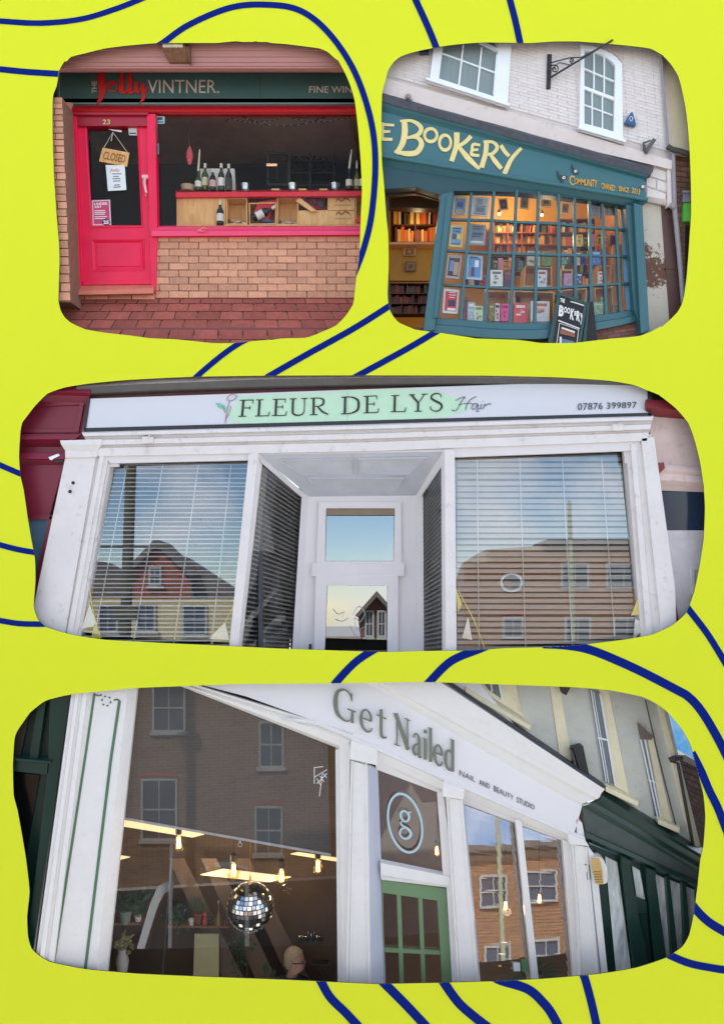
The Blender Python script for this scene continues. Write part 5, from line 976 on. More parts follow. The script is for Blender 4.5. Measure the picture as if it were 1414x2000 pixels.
# bunting
yw = mat('pennant_yellow', (222, 204, 120), .7); wtp = mat('pennant_white', (226, 224, 210), .7, .1, 40)
for i, (P, c, l) in enumerate((([(440, 1215), (448, 1250), (408, 1248)], wtp, 'white pennant in the lower right corner of the left salon window'), ([(176, 1180), (190, 1222), (160, 1228)], wtp, 'white pennant at the lower left of the left salon window'), ([(186, 1218), (200, 1245), (178, 1248)], yw, 'yellow pennant at the lower left of the left salon window'), ([(890, 1148), (902, 1180), (894, 1196)], yw, 'narrow yellow pennant at the left edge of the right salon window'), ([(914, 1205), (922, 1250), (902, 1246)], wtp, 'pale pennant at the lower left of the right salon window'), ([(1250, 1155), (1257, 1200), (1232, 1202)], yw, 'yellow pennant at the lower right of the right salon window'), ([(1240, 1208), (1262, 1222), (1236, 1250)], wtp, 'pale pennant under the yellow one at the lower right'))):
    m = MB(); m.prism(P, .172, .006); tag(m.build('pennant', c), l, 'pennant', 'bunting pennants in the salon windows')
for P, l in (([(470, 1160, .176), (440, 1215, .176), (412, 1262, .176)], 'thin yellow cord in the left salon window'), ([(174, 1140, .176), (182, 1190, .176), (196, 1250, .176)], 'thin yellow cord at the left edge of the left salon window'), ([(893, 1150, .176), (925, 1210, .176), (950, 1275, .176)], 'thin yellow cord slanting across the right salon window')):
    m = MB(); m.tube(P, .005); tag(m.build('cord', yw), l, 'cord', 'bunting cords')
# neighbours
mar = mat('maroon_paint', (132, 34, 58), .4, .06, 4, .08)
nb = thing('maroon_shop', 'dark maroon painted shop front cut off left of the hair salon', 'shop', W(90, 1200, .3))
s = MB(); s.prism([(0, 640), (190, 640), (100, 1280), (0, 1280)], .42, .08); s.prism([(0, 700), (190, 700), (176, 780), (160, 850), (128, 895), (96, 1014), (0, 1014)], .20, .2); s.build('fascia', mar, nb)  # rearmost sheet is a plate added against sun from behind
s = MB(); s.mould([(20, 748), (178, 756)], [(20, 790), (172, 792)], [(0, .08), (.3, .06), (.5, .12), (1, .19)]); s.ring([(30, 788), (166, 780), (154, 845), (30, 845)], [(40, 796), (156, 790), (147, 838), (40, 838)], .17, .04); s.mould([(20, 848), (160, 848)], [(20, 872), (128, 872)], [(0, .1), (.4, .07), (.6, .13), (1, .18)]); s.mould([(20, 884), (128, 884)], [(20, 908), (124, 908)], [(0, .12), (.5, .08), (.6, .14), (1, .19)]); s.build('moulding', mar, nb, .002)
s = MB(); s.prism([(0, 1006), (104, 1006), (100, 1014), (0, 1014)], .17, .05); s.prism([(98, 1008), (104, 1008), (70, 1160), (64, 1160)], .17, .05); s.build('window_frame', mar, nb); s = MB(); s.prism([(0, 1012), (99, 1012), (66, 1170), (40, 1260), (0, 1260)], .22, .05); s.build('window_pane', mat('blue_grey_pane', (92, 120, 140), .25), nb)
cc = thing('security_camera', 'small white security camera on the maroon front left of the salon pilaster', 'security camera', W(110, 900, .1)); m = MB(); m.prism([(95, 893), (114, 886), (117, 890), (99, 899)], .08, .05); m.build('camera_body', whiteM, cc, .003); m = MB(); m.prism([(101, 897), (117, 890), (124, 893), (124, 902), (108, 903)], .11, .08); m.build('mount', mat('black_iron'), cc)
nb = thing('pink_stone_building', 'pinkish stone building with dark window cut off right of the hair salon', 'building', W(1340, 1230, .3)); stn = mat('pink_stone', (222, 198, 190), .8, .08, 6, .4, dirt=.3)
s = MB(); s.prism([(1262, 660), (1400, 660), (1400, 1280), (1300, 1280)], .30, .1); s.prism([(1262, 800), (1420, 800), (1420, 940), (1290, 945), (1280, 910)], .2, .2); s.mould([(1282, 905), (1400, 915)], [(1288, 958), (1400, 962)], [(0, .17), (.2, .12), (.35, .15), (.6, .11), (.8, .17), (1, .2)]); s.prism([(1286, 950), (1290, 950), (1310, 1130), (1304, 1130)], .17, .1); s.build('stone_wall', stn, nb)  # the first, rearmost sheet is added to keep sun out of the gaps
s = MB(); s.mould([(1262, 780), (1420, 790)], [(1262, 812), (1420, 826)], [(0, .1), (.5, .06), (1, .19)]); s.prism([(1276, 905), (1296, 903), (1298, 914), (1282, 930)], .12, .08); s.build('red_trim', mat('dark_red_trim', (130, 40, 46), .45), nb); s = MB(); s.prism([(1290, 1128), (1310, 1128), (1330, 1240), (1304, 1240)], .13, .08); s.build('red_trim', mat('dark_red_trim', (130, 40, 46), .45), nb)
s = MB(); s.prism([(1288, 960), (1420, 960), (1420, 1036), (1300, 1036)], .21, .05, 0); s.build('dark_window', mat('navy_pane', (44, 58, 80), .15), nb); s = MB(); s.prism([(1298, 1036), (1420, 1036), (1420, 1260), (1322, 1260)], .20, .06, 0); s.ring([(1350, 1108), (1400, 1108), (1400, 1160), (1352, 1160)], [(1355, 1113), (1395, 1113), (1395, 1155), (1357, 1155)], .18, .03); s.build('lower_panel', mat('mottled_white', (216, 210, 212), .6, .12, 8, dirt=.15), nb)
s = MB(); s.prism([(1180, 700), (1420, 700), (1420, 800), (1262, 800), (1262, 741), (1180, 741)], .22, .2); s.build('dark_eaves', mat('dark_eaves', (70, 54, 50), .7), nb)
# ======================= SHOP 4: white nail studio, seen obliquely =======================
P4 = Plane(y0=.10, cx=200, kx=-4e-5)
za = lambda x, y: (20 + x / 2.02, 1320 + y / 2.02)
zb = lambda x, y: (620 + x / 1.813, 1320 + y / 1.813)
nwM = mat('studio_white', (234, 231, 227), .4, .035, 5, .06, dirt=.10, bscale=25)
nw2 = mat('studio_fascia_white', (234, 232, 232), .5, .015, 3)
dgM = mat('bottle_green_paint', (22, 54, 46), .32, .12, 4, .08)
sage = mat('sage_green_paint', (116, 146, 108), .4, .06, 5)
lineG = mat('green_line', (84, 116, 88), .5, .1)
shop = thing('nail_studio', 'white nail studio front with raised sage lettering and a sage green glazed door', 'shop', W(660, 1935, .3))
# left pilaster
def M4(): return MB(P4)
m = M4(); m.prism([za(305, 40), za(468, 30), za(335, 1230), za(150, 1230)], .0, .14); m.build('pilaster', nwM, shop, .004)
m = M4(); 
for a, b_, c, e, d in ((246, 262, 84, 100, -.02), (262, 276, 100, 118, -.05), (276, 290, 118, 136, -.03), (290, 308, 136, 158, -.045)): m.prism([za(a, 45), za(b_, 42), za(e, 1240), za(c, 1240)], d, .15)
m.build('edge_moulding', nwM, shop, .003)
m = M4(); m.loft([[(*za(466, 30), .0), (*za(333, 1230), .0)], [(*za(505, 28), .10), (*za(378, 1230), .10)]]); m.build('pilaster_side', nwM, shop)
m = M4(); K = dict(d=-.005, th=.006)
m.stroke([za(333, 72), za(300, 300), za(172, 1140)], 4.6, smooth=False, **K); m.stroke([za(432, 100), za(398, 330), za(296, 1165)], 5.4, smooth=False, **K)
m.stroke([za(330, 70), za(345, 78), za(362, 76)], 2.6, **K); m.stroke([za(410, 96), za(424, 94), za(436, 104)], 3, **K)
for a in range(6): m.stroke([(za(380, 100)[0] + 8.5 * math.cos(a * 1.047 + k * .16), za(380, 100)[1] + 9.5 * math.sin(a * 1.047 + k * .16)) for k in range(4)], 2.6, **K)
m.build('painted_line', lineG, shop)
# big window frame head, glass, blind
m = M4()
tp = [(330, 1322), (480, 1362), (690, 1437)]; bt = [(330, 1334), (362, 1341), (664, 1463)]
m.loft([[(340, 1325, -.02), (690, 1432, -.02)], [(340, 1330, .03), (688, 1440, .03)], [(345, 1333, .0), (684, 1447, .0)], [(352, 1338, .05), (670, 1459, .05)], [(352, 1340, .12), (666, 1464, .12)]]); m.build('frame_head', nwM, shop)
m = M4(); m.prism([(663, 1455), (684, 1445), (680, 1960), (668.5, 1960)], .03, .12); m.prism([(655, 1466), (664, 1462), (669, 1960), (660, 1960)], .08, .1); m.build('frame_side', nwM, shop, .003)
g4 = glass('studio_glass', .06)
m = M4(); m.prism([(262, 1330), (362, 1338), (668, 1462), (672, 1970), (195, 1970)], .10, .006); m.build('shop_window', g4, shop)
m = M4(); m.prism([(240, 1330), (362, 1336), (640, 1452), (646, 1667), (225, 1594)], .20, .01); m.build('roller_blind', mat('charcoal_blind', (74, 72, 70), .8, .05), shop)
m = M4(); m.tube([(225, 1595.5, .2), (646, 1669.5, .2)], .014); m.tube([(469, 1642, .18), (469, 1646, .18)], .012); m.build('blind_bar', mat('bar_grey', (170, 168, 164), .4), shop); m = M4(); m.tube([(469 + 4 * math.cos(a * .6), 1650 + 4 * math.sin(a * .6), .185) for a in range(12)], .004, n=5); m.build('pull_ring', mat('bar_grey'), shop)
# mid pilasters: capital, front, side
def pil(name, cap, front, side, grooves=2):
    m = M4(); m.prism(front, -.02, .16); (x0, y0), (x1, y1), (x2, y2), (x3, y3) = front
    for k in (.04, .16, .86): m.prism([(x0 + (x1 - x0) * k, y0 + 4), (x0 + (x1 - x0) * (k + .08), y0 + 5), (x3 + (x2 - x3) * (k + .08), y3), (x3 + (x2 - x3) * k, y3)], -.032, .03)
    m.build('pilaster', nwM, shop, .003); m = M4(); (a, b_, c, e) = side; m.loft([[(*a, -.02), (*e, -.02)], [(*b_, .12), (*c, .12)]]); m.build('pilaster_side', mat('studio_side_shade', (186, 190, 204), .5, .03), shop)  # side face gets a bluer, darker grey: its shade is put into the colour
    m = M4(); m.prism(cap, -.06, .2); q = cap; m.prism([(q[0][0] + 2, q[0][1] - 6), (q[1][0] + 1, q[1][1] - 5), (q[1][0] + 1, q[1][1] + 3), (q[0][0] + 2, q[0][1] + 3)], -.035, .16); m.build('capital', nwM, shop, .008)
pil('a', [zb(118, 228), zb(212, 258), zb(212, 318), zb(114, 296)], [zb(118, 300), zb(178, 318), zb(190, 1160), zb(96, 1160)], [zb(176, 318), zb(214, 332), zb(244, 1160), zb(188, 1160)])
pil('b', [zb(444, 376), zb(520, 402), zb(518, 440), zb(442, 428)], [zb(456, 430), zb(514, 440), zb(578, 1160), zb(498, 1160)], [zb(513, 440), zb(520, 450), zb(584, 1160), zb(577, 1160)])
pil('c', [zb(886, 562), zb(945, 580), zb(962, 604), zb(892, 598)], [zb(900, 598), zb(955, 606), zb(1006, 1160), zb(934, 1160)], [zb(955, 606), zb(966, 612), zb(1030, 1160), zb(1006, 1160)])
# head rail over door and right windows
m = M4(); m.loft([[(*zb(210, 250), .02), (*zb(445, 365), .02)], [(*zb(212, 268), -.0), (*zb(445, 378), -.0)], [(*zb(210, 300), .05), (*zb(442, 402), .05)], [(*zb(205, 330), .10), (*zb(440, 418), .10)]]); m.loft([[(*zb(518, 392), .02), (*zb(890, 555), .02)], [(*zb(518, 405), -.01), (*zb(890, 566), -.01)], [(*zb(516, 428), .05), (*zb(888, 582), .05)], [(*zb(514, 452), .10), (*zb(872, 586), .10)]]); m.build('frame_head', nwM, shop)
m = M4()
m.prism([zb(700, 508), zb(722, 516), zb(792, 1160), zb(768, 1160)], .02, .1); m.prism([zb(866, 578), zb(900, 592), zb(940, 1160), zb(914, 1160)], .05, .1); m.prism([zb(424, 400), zb(446, 415), zb(482, 725), zb(500, 1160), zb(482, 1160), zb(456, 728), zb(444, 700)], .05, .1); m.prism([zb(222, 662), zb(470, 712), zb(474, 745), zb(224, 706)], .03, .1); m.prism([zb(222, 706), zb(474, 744), zb(476, 752), zb(226, 722)], .07, .06); m.build('frame_bar', nwM, shop, .003)
# transom light, logo
m = M4(); m.prism([zb(200, 322), zb(428, 404), zb(447, 712), zb(216, 668)], .13, .006); m.build('transom_glass', g4, shop)
m = M4(); cx, cy = zb(310, 522); iceM = mat('ice_blue_vinyl', (178, 206, 214), .5, .03)
m.stroke([(cx + 33 * math.cos(a * math.pi / 18) - .10 * 57 * math.sin(a * math.pi / 18) * -1, cy + 57 * math.sin(a * math.pi / 18) + .16 * 33 * math.cos(a * math.pi / 18)) for a in range(37)], 4.6, d=.09, th=.004, smooth=False)
lg = m.build('logo_ring', iceM, shop); m = M4(); serif(m, 'g', [zb(285, 470), zb(335, 482), zb(338, 590), zb(288, 578)], d=.09, th=.004, wf=.7); m.build('logo_letter', iceM, shop)
# door
m = M4(); q = [zb(226, 722), zb(455, 754), zb(482, 1180), zb(240, 1180)]
m.ring(q, [zb(232, 768), zb(424, 796), zb(448, 1180), zb(240, 1180)], .10, .06)
for P, w in (([zb(288, 772), zb(302, 1180)], 8), ([zb(364, 786), zb(380, 1180)], 8), ([zb(234, 972), zb(446, 982)], 7)): m.stroke(P, w, d=.115, th=.03)
dr = m.build('door', sage, shop, .003); m = M4(); m.prism(q, .15, .006); m.build('door_glass', glass('studio_door_glass', .12), dr)
# right windows lean back a little, so they mirror the sky
mg = glass('leaning_glass', .22)
LEAN = {}
def lean(P, name='side_window'):
    y0 = max(p[1] for p in P); m = M4(); fr = LEAN[name] = [P4.p(p[0], p[1], .12 + (y0 - p[1]) * .005 * math.tan(R(18))) for p in P]
    tl, tr, br, bl = P; N = 16   # louvred: each strip of glass leans back by the same angle
    for i in range(N):
        a = (tl[0] + (bl[0] - tl[0]) * i / N, tl[1] + (bl[1] - tl[1]) * i / N); b_ = (tr[0] + (br[0] - tr[0]) * i / N, tr[1] + (br[1] - tr[1]) * i / N)
        c_ = (tr[0] + (br[0] - tr[0]) * (i + 1) / N, tr[1] + (br[1] - tr[1]) * (i + 1) / N); e_ = (tl[0] + (bl[0] - tl[0]) * (i + 1) / N, tl[1] + (bl[1] - tl[1]) * (i + 1) / N)
        yb = max(c_[1], e_[1]); vs = [P4.p(p[0], p[1], .13 + (yb - p[1]) * .005 * math.tan(R(18))) for p in (a, b_, c_, e_)]
        m.add(vs + [v + Vector((0, .004, 0)) for v in vs], [[0, 1, 2, 3], [7, 6, 5, 4], [0, 4, 5, 1], [1, 5, 6, 2], [2, 6, 7, 3], [3, 7, 4, 0]])
    m.build(name, mg, shop)
lean([zb(506, 425), zb(712, 505), zb(790, 1160), zb(570, 1160)]); lean([zb(712, 505), zb(886, 570), zb(925, 1160), zb(780, 1160)])
# fascia, cornice, lettering
m = M4(); m.prism([(330, 1290), (900, 1290), zb(936, 462), zb(906, 566), zb(0, 164), (480, 1360), (340, 1324)], -.0, .12); fa = m.build('fascia', nw2, shop, .002)
m = M4(); m.loft([[(*zb(-120, 150), -.005), (*zb(0, 158), -.01), (*zb(905, 558), -.01)], [(*zb(-120, 156), -.03), (*zb(0, 170), -.03), (*zb(905, 568), -.03)], [(*zb(-120, 160), .02), (*zb(0, 176), .02), (*zb(900, 574), .02)]]); m.build('lower_bead', nwM, shop)
m = M4()
prof = [(.0, 0, .0, .0, -.005), (.1, 0, 0, 0, -.03)]
def L2(a, b_, d):
    t0 = (-56 - a[1]) / (b_[1] - a[1]); return [(*zb(a[0] + (b_[0] - a[0]) * t, a[1] + (b_[1] - a[1]) * t), d) for t in (t0, (1 + t0) / 2, 1)]
m.loft([L2((-150, -160), (932, 462), .0), L2((-140, -170), (938, 452), -.03), L2((-60, -130), (975, 440), -.05), L2((0, -100), (990, 436), -.09), L2((20, -120), (998, 430), -.10), L2((60, -150), (1004, 416), -.12), L2((110, -190), (1016, 402), -.14), L2((115, -200), (1016, 398), -.10)]); m.build('cornice', nwM, shop)
m = M4(); m.loft([L2((115, -204), (1016, 399), -.145), L2((122, -210), (1020, 394), -.10), L2((130, -220), (1024, 388), .12)]); m.build('lead_flashing', leadM, shop)
olive = mat('olive_letter', (116, 122, 108), .45, .05); halo = mat('letter_side', (244, 244, 240), .5)
m = M4(); K = dict(d=-.035, th=.012, wf=.8)
serif(m, 'G', [zb(55, 30), zb(138, 68), zb(138, 172), zb(55, 148)], **K); serif(m, 'et', [zb(148, 60), zb(248, 108), zb(248, 226), zb(148, 188)], **K)
serif(m, 'N', [zb(270, 130), zb(330, 158), zb(332, 268), zb(272, 244)], **K); serif(m, 'ailed', [zb(334, 150), zb(488, 232), zb(488, 344), zb(334, 276)], sp=.02, **K); m.build('raised_lettering', olive, fa)
m = M4(); K = dict(d=-.022, th=.022, wf=.8)
serif(m, 'G', [zb(52, 32), zb(135, 70), zb(135, 175), zb(52, 151)], **K); serif(m, 'et', [zb(145, 62), zb(245, 110), zb(245, 229), zb(145, 191)], **K)
serif(m, 'N', [zb(267, 132), zb(327, 160), zb(329, 271), zb(269, 247)], **K); serif(m, 'ailed', [zb(331, 152), zb(485, 234), zb(485, 347), zb(331, 279)], sp=.02, **K); m.build('letter_backing', halo, fa)
m = M4(); 
for w_, a, b_ in (('NAIL', (503, 333), (558, 360)), ('AND', (572, 366), (610, 384)), ('BEAUTY', (624, 388), (693, 424)), ('STUDIO', (705, 428), (768, 458))): m.text(w_, [zb(a[0], a[1]), zb(b_[0], b_[1]), zb(b_[0], b_[1] + 17), zb(a[0], a[1] + 20)], -.008, .008, bold=-.012)
m.build('small_lettering', mat('ink_grey'), fa)
# room inside
rb = mat('mocha_wall', (92, 74, 58), .8, .1)
for q_ in ([(190, 1320), (700, 1320), (700, 2120), (190, 2120)],):
    rm = room(q_, .28, 1.0, P4)
    rm['back'].build('back_wall', rb, shop); rm['left'].build('side_wall', rb, shop); rm['right'].build('side_wall', rb, shop); rm['ceiling'].build('inner_ceiling', mat('brown_ceiling'), shop); rm['floor'].build('inner_floor', darkM, shop)
rm = room([(715, 1480), (1140, 1480), (1140, 2120), (715, 2120)], .62, 1.2, P4)
for k, v in rm.items(): v.build('inner_wall', mat('tan_inner_wall', (124, 96, 78), .8, .12), shop)
zc = lambda x, y: (210 + x / 3.0085, 1580 + y / 3.0085)
BW = .95
def at4(x, y, d=BW): return (*zc(x, y), d)
m = M4()
for k in range(3):
    x0 = 360 + k * 190; y0 = 290; m.prism([zc(x0, y0), zc(x0 + 90, y0), zc(x0 + 90 + 430, 1150), zc(x0 + 430 - 40, 1150)], .83, .02)
m.build('wall_stripe', mat('stripe_tan', (104, 85, 68), .8, .06), shop)
panelM = mat('light_panel', (255, 226, 170), emit=.42)
for i, (P, l) in enumerate((([zc(70, 55), zc(420, 110), zc(570, 150), zc(500, 168), zc(60, 98)], 'glowing ceiling panel just under the blind on the left'), ([zc(50, 272), zc(132, 285), zc(50, 305)], 'small glowing corner of a ceiling panel at the left window edge'), ([zc(548, 388), zc(680, 355), zc(1078, 402), zc(950, 430)], 'wide glowing ceiling panel above the mirror ball'), ([zc(1076, 266), zc(1120, 256), zc(1365, 292), zc(1365, 312)], 'glowing ceiling panel at the right edge of the studio window'))):
    m = M4(); m.prism(P, .70 + .02 * i, .02); tag(m.build('ceiling_panel', panelM), l, 'ceiling light', 'ceiling light panels in the nail studio')
def bulb(px, py, top, d, h, label, cord=True):
    k = (P4.y(px, py) + d + D) / F; t = thing('pendant_bulb', label, 'light bulb', P4.p(px, py, d), 'filament bulbs in the nail studio'); c = P4.p(px, py + h / 2, d); H = h * k
    m = M4(); m.lathe(c, [(.004, 0), (H * .16, H * .03), (H * .31, H * .2), (H * .33, H * .36), (H * .24, H * .62), (H * .15, H * .86), (H * .14, H)], n=16); m.build('glass_envelope', glass('amber_glass', .12, (1, .80, .50)), t)
    m = M4()
    for a in range(5): o = Vector((math.cos(a * 1.257), math.sin(a * 1.257), 0)) * H * .11; m.tube([c + o + Vector((0, 0, H * .22)), c + o * .7 + Vector((0, 0, H * .8))], .0038, n=5, world=True)
    m.build('filament', mat('filament_glow', (255, 206, 120), emit=7), t)
    m = M4(); m.lathe(c, [(H * .15, H * .98), (H * .17, H * 1.02), (H * .17, H * 1.32), (H * .05, H * 1.4)], n=14); m.build('socket', mat('black_iron'), t)
    m = M4(); m.tube([c + Vector((0, 0, H * 1.38)), P4.p(px, top, d)], .0045, n=6, world=True) if False else m.tube([(px, py - h * .85, d), (px, top, d)], .0045, n=6); m.build('cord', mat('black_wire'), t)
bulb(349.5, 1646, 1400, .42, 36, 'first glowing filament bulb from the left, close under the blind'); bulb(456.5, 1700, 1600, .42, 38, 'second glowing filament bulb from the left, left of the mirror ball'); bulb(550, 1711, 1600, .42, 36, 'third glowing filament bulb, right of the mirror ball'); bulb(621, 1692, 1620, .42, 34, 'fourth glowing filament bulb, at the right side of the big window')
bulb(*zb(665, 815), 1600, .75, 24, 'glowing filament bulb in the first narrow window right of the door'); bulb(*zb(785, 790), 1620, .75, 24, 'glowing filament bulb in the last narrow window of the studio'); bulb(853, 1662, 1560, .62, 24, 'glowing filament bulb half hidden at the edge of the logo window')
for i, (x, y, e) in enumerate(((400, 1700, 2.2), (560, 1740, 2.2), (990, 1780, 1.3))): point('bulb_light', P4.p(x, y, .55), e, (1, .76, .48))
# mirror ball of square tiles
mb = thing('mirror_ball', 'silver mirror ball of square tiles hanging in the nail studio window', 'mirror ball', P4.p(489, 1815, .5)); c = P4.p(489, 1771, .45); r = 46 * (c.y + D) / F
m = M4(); m.ball(c, r * .965, 0, 32); m.build('core', mat('ball_black', (18, 16, 14), .5), mb)
m = M4(); rows = 17
for i in range(rows):
    a0, a1 = math.pi * (i + .10) / rows, math.pi * (i + .90) / rows; am = (a0 + a1) / 2; nn = max(4, round(2 * rows * math.sin(am)))
    for j in range(nn):
        b0, b1 = 2 * math.pi * (j + .09) / nn, 2 * math.pi * (j + .91) / nn
        nrm = Vector((math.sin(am) * math.cos((b0 + b1) / 2), math.sin(am) * math.sin((b0 + b1) / 2), math.cos(am)))
        vs = [c + r * Vector((math.sin(a) * math.cos(b_), math.sin(a) * math.sin(b_), math.cos(a))) for a, b_ in ((a0, b0), (a0, b1), (a1, b1), (a1, b0))]
        m.add(vs + [v - nrm * .006 for v in vs], [[0, 1, 2, 3], [0, 4, 5, 1], [1, 5, 6, 2], [2, 6, 7, 3], [3, 7, 4, 0]])
m.build('mirror_tiles', mat('mirror_silver', (236, 234, 228), .05, .02, metal=1.0), mb)
m = M4(); m.tube([c + Vector((0, 0, r * .95)), c + Vector((0, 0, r + .08))], [.022, .006], world=True); m.tube([c + Vector((0, 0, r + .07)), c + Vector((0, 0, r + .55))], .003, n=5, world=True); m.build('hanging_cord', mat('brass'), mb)
# shelf and things on it
sh_ = thing('wall_shelf', 'long wooden wall shelf with small plants inside the nail studio', 'shelf', P4.p(380, 1815, .8)); m = M4(); m.prism([zc(340, 690), zc(715, 692), zc(722, 700), zc(340, 700)], .70, .14); m.prism([zc(20, 672), zc(200, 668), zc(200, 684), zc(20, 684)], .70, .14); m.build('board', wood('dim_brown_shelf', (96, 70, 48), (124, 94, 66), 6), sh_)
m = M4(); m.tube([at4(715, 700, .72), at4(712, 760, .8)], .007, n=6); m.tube([at4(30, 684, .72), at4(28, 740, .8)], .007, n=6); m.build('bracket', mat('black_iron'), sh_)
terr = mat('terracotta', (112, 62, 44), .7); leafD = mat('leaf_dark', (40, 66, 40), .5, .25, 30, island=.3); potW = mat('pot_white', (205, 198, 190), .5)
def pot(x, y, w, h, m_, d=.74):
    k = (P4.y(*zc(x, y)) + d + D) / F / 3.0085; m = M4(); m.lathe(P4.p(*zc(x, y), d), [(w * k * .36, 0), (w * k * .5, h * k * .85), (w * k * .54, h * k), (w * k * .4, h * k)], n=14); return m, m_
def leaves(m, x, y, n, sx, sy, L, d=.74, up=True):
    for i in range(n):
        a = random.uniform(-2.6, -.5) if up else random.uniform(0, 6.28); px, py = zc(x + random.gauss(0, sx), y + random.gauss(0, sy)); c = P4.p(px, py, d + random.uniform(-.05, .05)); l = L * random.uniform(.6, 1.2)
        u = Vector((math.cos(a), random.uniform(-.5, .5), -math.sin(a))).normalized() * l; v = u.cross(Vector((0, 1, 0))).normalized() * l * .3
        m.add([c, c + u * .5 + v, c + u, c + u * .5 - v], [[0, 1, 2, 3]])
def plant(name, x, y, pw, ph, pm, label, fn, cat='plant'):
    t = thing(name, label, cat, P4.p(*zc(x, y), .74)); m, mm = pot(x, y, pw, ph, pm); m.build('pot', mm, t); m = M4(); fn(m); m.build('foliage', leafD, t)
def cactus(m):
    for cx, cy, rx, rz in ((540, 590, 14, 34), (505, 560, 16, 32), (562, 555, 14, 20), (520, 535, 12, 20)): m.ball(P4.p(*zc(cx, cy), .74), .010, sx=rx * .19, sy=.8, sz=rz * .19)
plant('cactus', 535, 672, 52, 52, terr, 'paddle cactus in terracotta pot on the studio shelf', cactus)
plant('leafy_plant', 405, 688, 44, 30, terr, 'trailing leafy plant at the left end of the studio shelf', lambda m: (leaves(m, 400, 640, 90, 26, 22, .05), leaves(m, 420, 690, 50, 22, 18, .045, up=False)))
plant('potted_fern', 108, 670, 74, 76, mat('pot_sage', (120, 134, 120), .6), 'bushy fern in a pale round pot on the far left shelf', lambda m: leaves(m, 108, 575, 110, 34, 22, .09))
plant('spiky_plant', 182, 668, 40, 40, potW, 'spiky dark plant in a small pot near the left shelf end', lambda m: leaves(m, 190, 560, 60, 20, 34, .09))
plant('small_succulent', 608, 676, 34, 26, mat('pot_dark', (60, 44, 36), .6), 'small spiky succulent beside the cactus on the shelf', lambda m: leaves(m, 608, 650, 26, 9, 7, .035))
plant('tiny_plant', 703, 682, 34, 26, terr, 'tiny plant in terracotta pot at the right end of the studio shelf', lambda m: leaves(m, 703, 650, 20, 8, 7, .03))
m, mm = pot(495, 682, 34, 34, potW); tag(m.build('candle_pot', mm), 'empty cream pot beside the cactus on the shelf', 'pot')
def figure(m): m.lathe(P4.p(*zc(655, 682), .73), [(.032, 0), (.028, .05), (.018, .11), (.008, .15), (.007, .22), (.016, .235), (.014, .26), (.004, .27)], n=12)
m = M4(); figure(m); tag(m.build('giraffe_figurine', mat('patch_brown', (120, 96, 60), .6, .5, 60)), 'slim patterned giraffe figurine on the studio shelf', 'figurine')
m = M4(); m.lathe(P4.p(*zc(574, 680), .72), [(.026, 0), (.034, .04), (.02, .08), (.024, .11), (.004, .14)], n=12); tag(m.build('small_doll', mat('doll_red', (150, 60, 50), .6, .3, 40)), 'small red topped doll on the shelf right of the cactus', 'doll')
m = M4(); m.ring([zc(376, 545), zc(468, 550), zc(466, 650), zc(378, 650)], [zc(386, 556), zc(459, 560), zc(457, 645), zc(388, 645)], .80, .02, 0); m.prism([zc(386, 556), zc(459, 560), zc(457, 645), zc(388, 645)], .81, .01, 1); tag(m.build('small_mirror', [mat('black_iron'), mat('dusty_mirror', (180, 176, 160), .1, .1, metal=.9)]), 'small black framed mirror behind the leafy plant', 'mirror')
m = M4(); m.prism([zc(512, 735), zc(655, 735), zc(655, 1150), zc(500, 1150)], .78, .03, 0); tag(m.build('tall_cream_cabinet', mat('olive_cream', (176, 166, 120), .6, .06), None, .005), 'tall cream cabinet below the studio shelf', 'cabinet')
m = M4(); m.prism([zc(372, 290), zc(378, 295), zc(318, 1150), zc(308, 1150)], .60, .03, 0); tag(m.build('glass_partition_edge', mat('grey_steel', (120, 120, 116), .35, metal=.7)), 'thin steel edge of a partition left of the shelf', 'partition')
lampt = thing('bushy_lamp', 'pale round flower arrangement below the left shelf', 'flowers', P4.p(*zc(85, 870), .74)); m = M4()
for i in range(70): m.ball(P4.p(*zc(90 + random.gauss(0, 22), 790 + random.gauss(0, 30)), .74 + random.uniform(-.04, .04)), random.uniform(.01, .025), 0, 6)
m.build('blossoms', mat('olive_bloom', (150, 140, 90), .8, .2), lampt); m = M4(); m.lathe(P4.p(*zc(90, 960), .74), [(.05, 0), (.07, .12), (.04, .25)]); m.build('vase', potW, lampt)
tp_ = thing('trailing_plant', 'thin trailing plant hanging right of the studio shelf', 'plant', P4.p(*zc(790, 980), .78)); m = M4()
for k in range(4): m.tube([at4(740 + k * 22, 700, .8), at4(735 + k * 24, 820, .8), at4(745 + k * 26, 950, .8)], .004, n=5)
m.build('stems', mat('stem_green', (60, 80, 50)), tp_); m = M4(); leaves(m, 775, 830, 60, 34, 80, .05, .78, False); m.build('foliage', leafD, tp_)
rp_ = thing('rubber_plant', 'dark broad leaved rubber plant in front of the seated person', 'plant', P4.p(*zc(940, 1010), .55)); m = M4()
for cx, cy, a, l in ((930, 935, 90, .12), (975, 965, 55, .10), (905, 1000, 150, .08), (1000, 1000, 20, .06), (850, 825, 80, .06)):
    u = Vector((math.cos(R(a)), 0, math.sin(R(a)))) * l / 2; v = Vector((-math.sin(R(a)), .1, math.cos(R(a)))) * l * .27; c0 = P4.p(*zc(cx, cy), .55)
    m.add([c0 - u, c0 - u * .4 + v * .85, c0 + u * .3 + v, c0 + u, c0 + u * .3 - v, c0 - u * .4 - v * .85], [[0, 1, 2, 3, 4, 5]])
m.tube([at4(935, 1050, .56), at4(930, 960, .56)], .006, n=6); m.tube([at4(940, 1050, .56), at4(970, 985, .56)], .005, n=6); m.build('foliage', leafD, rp_)
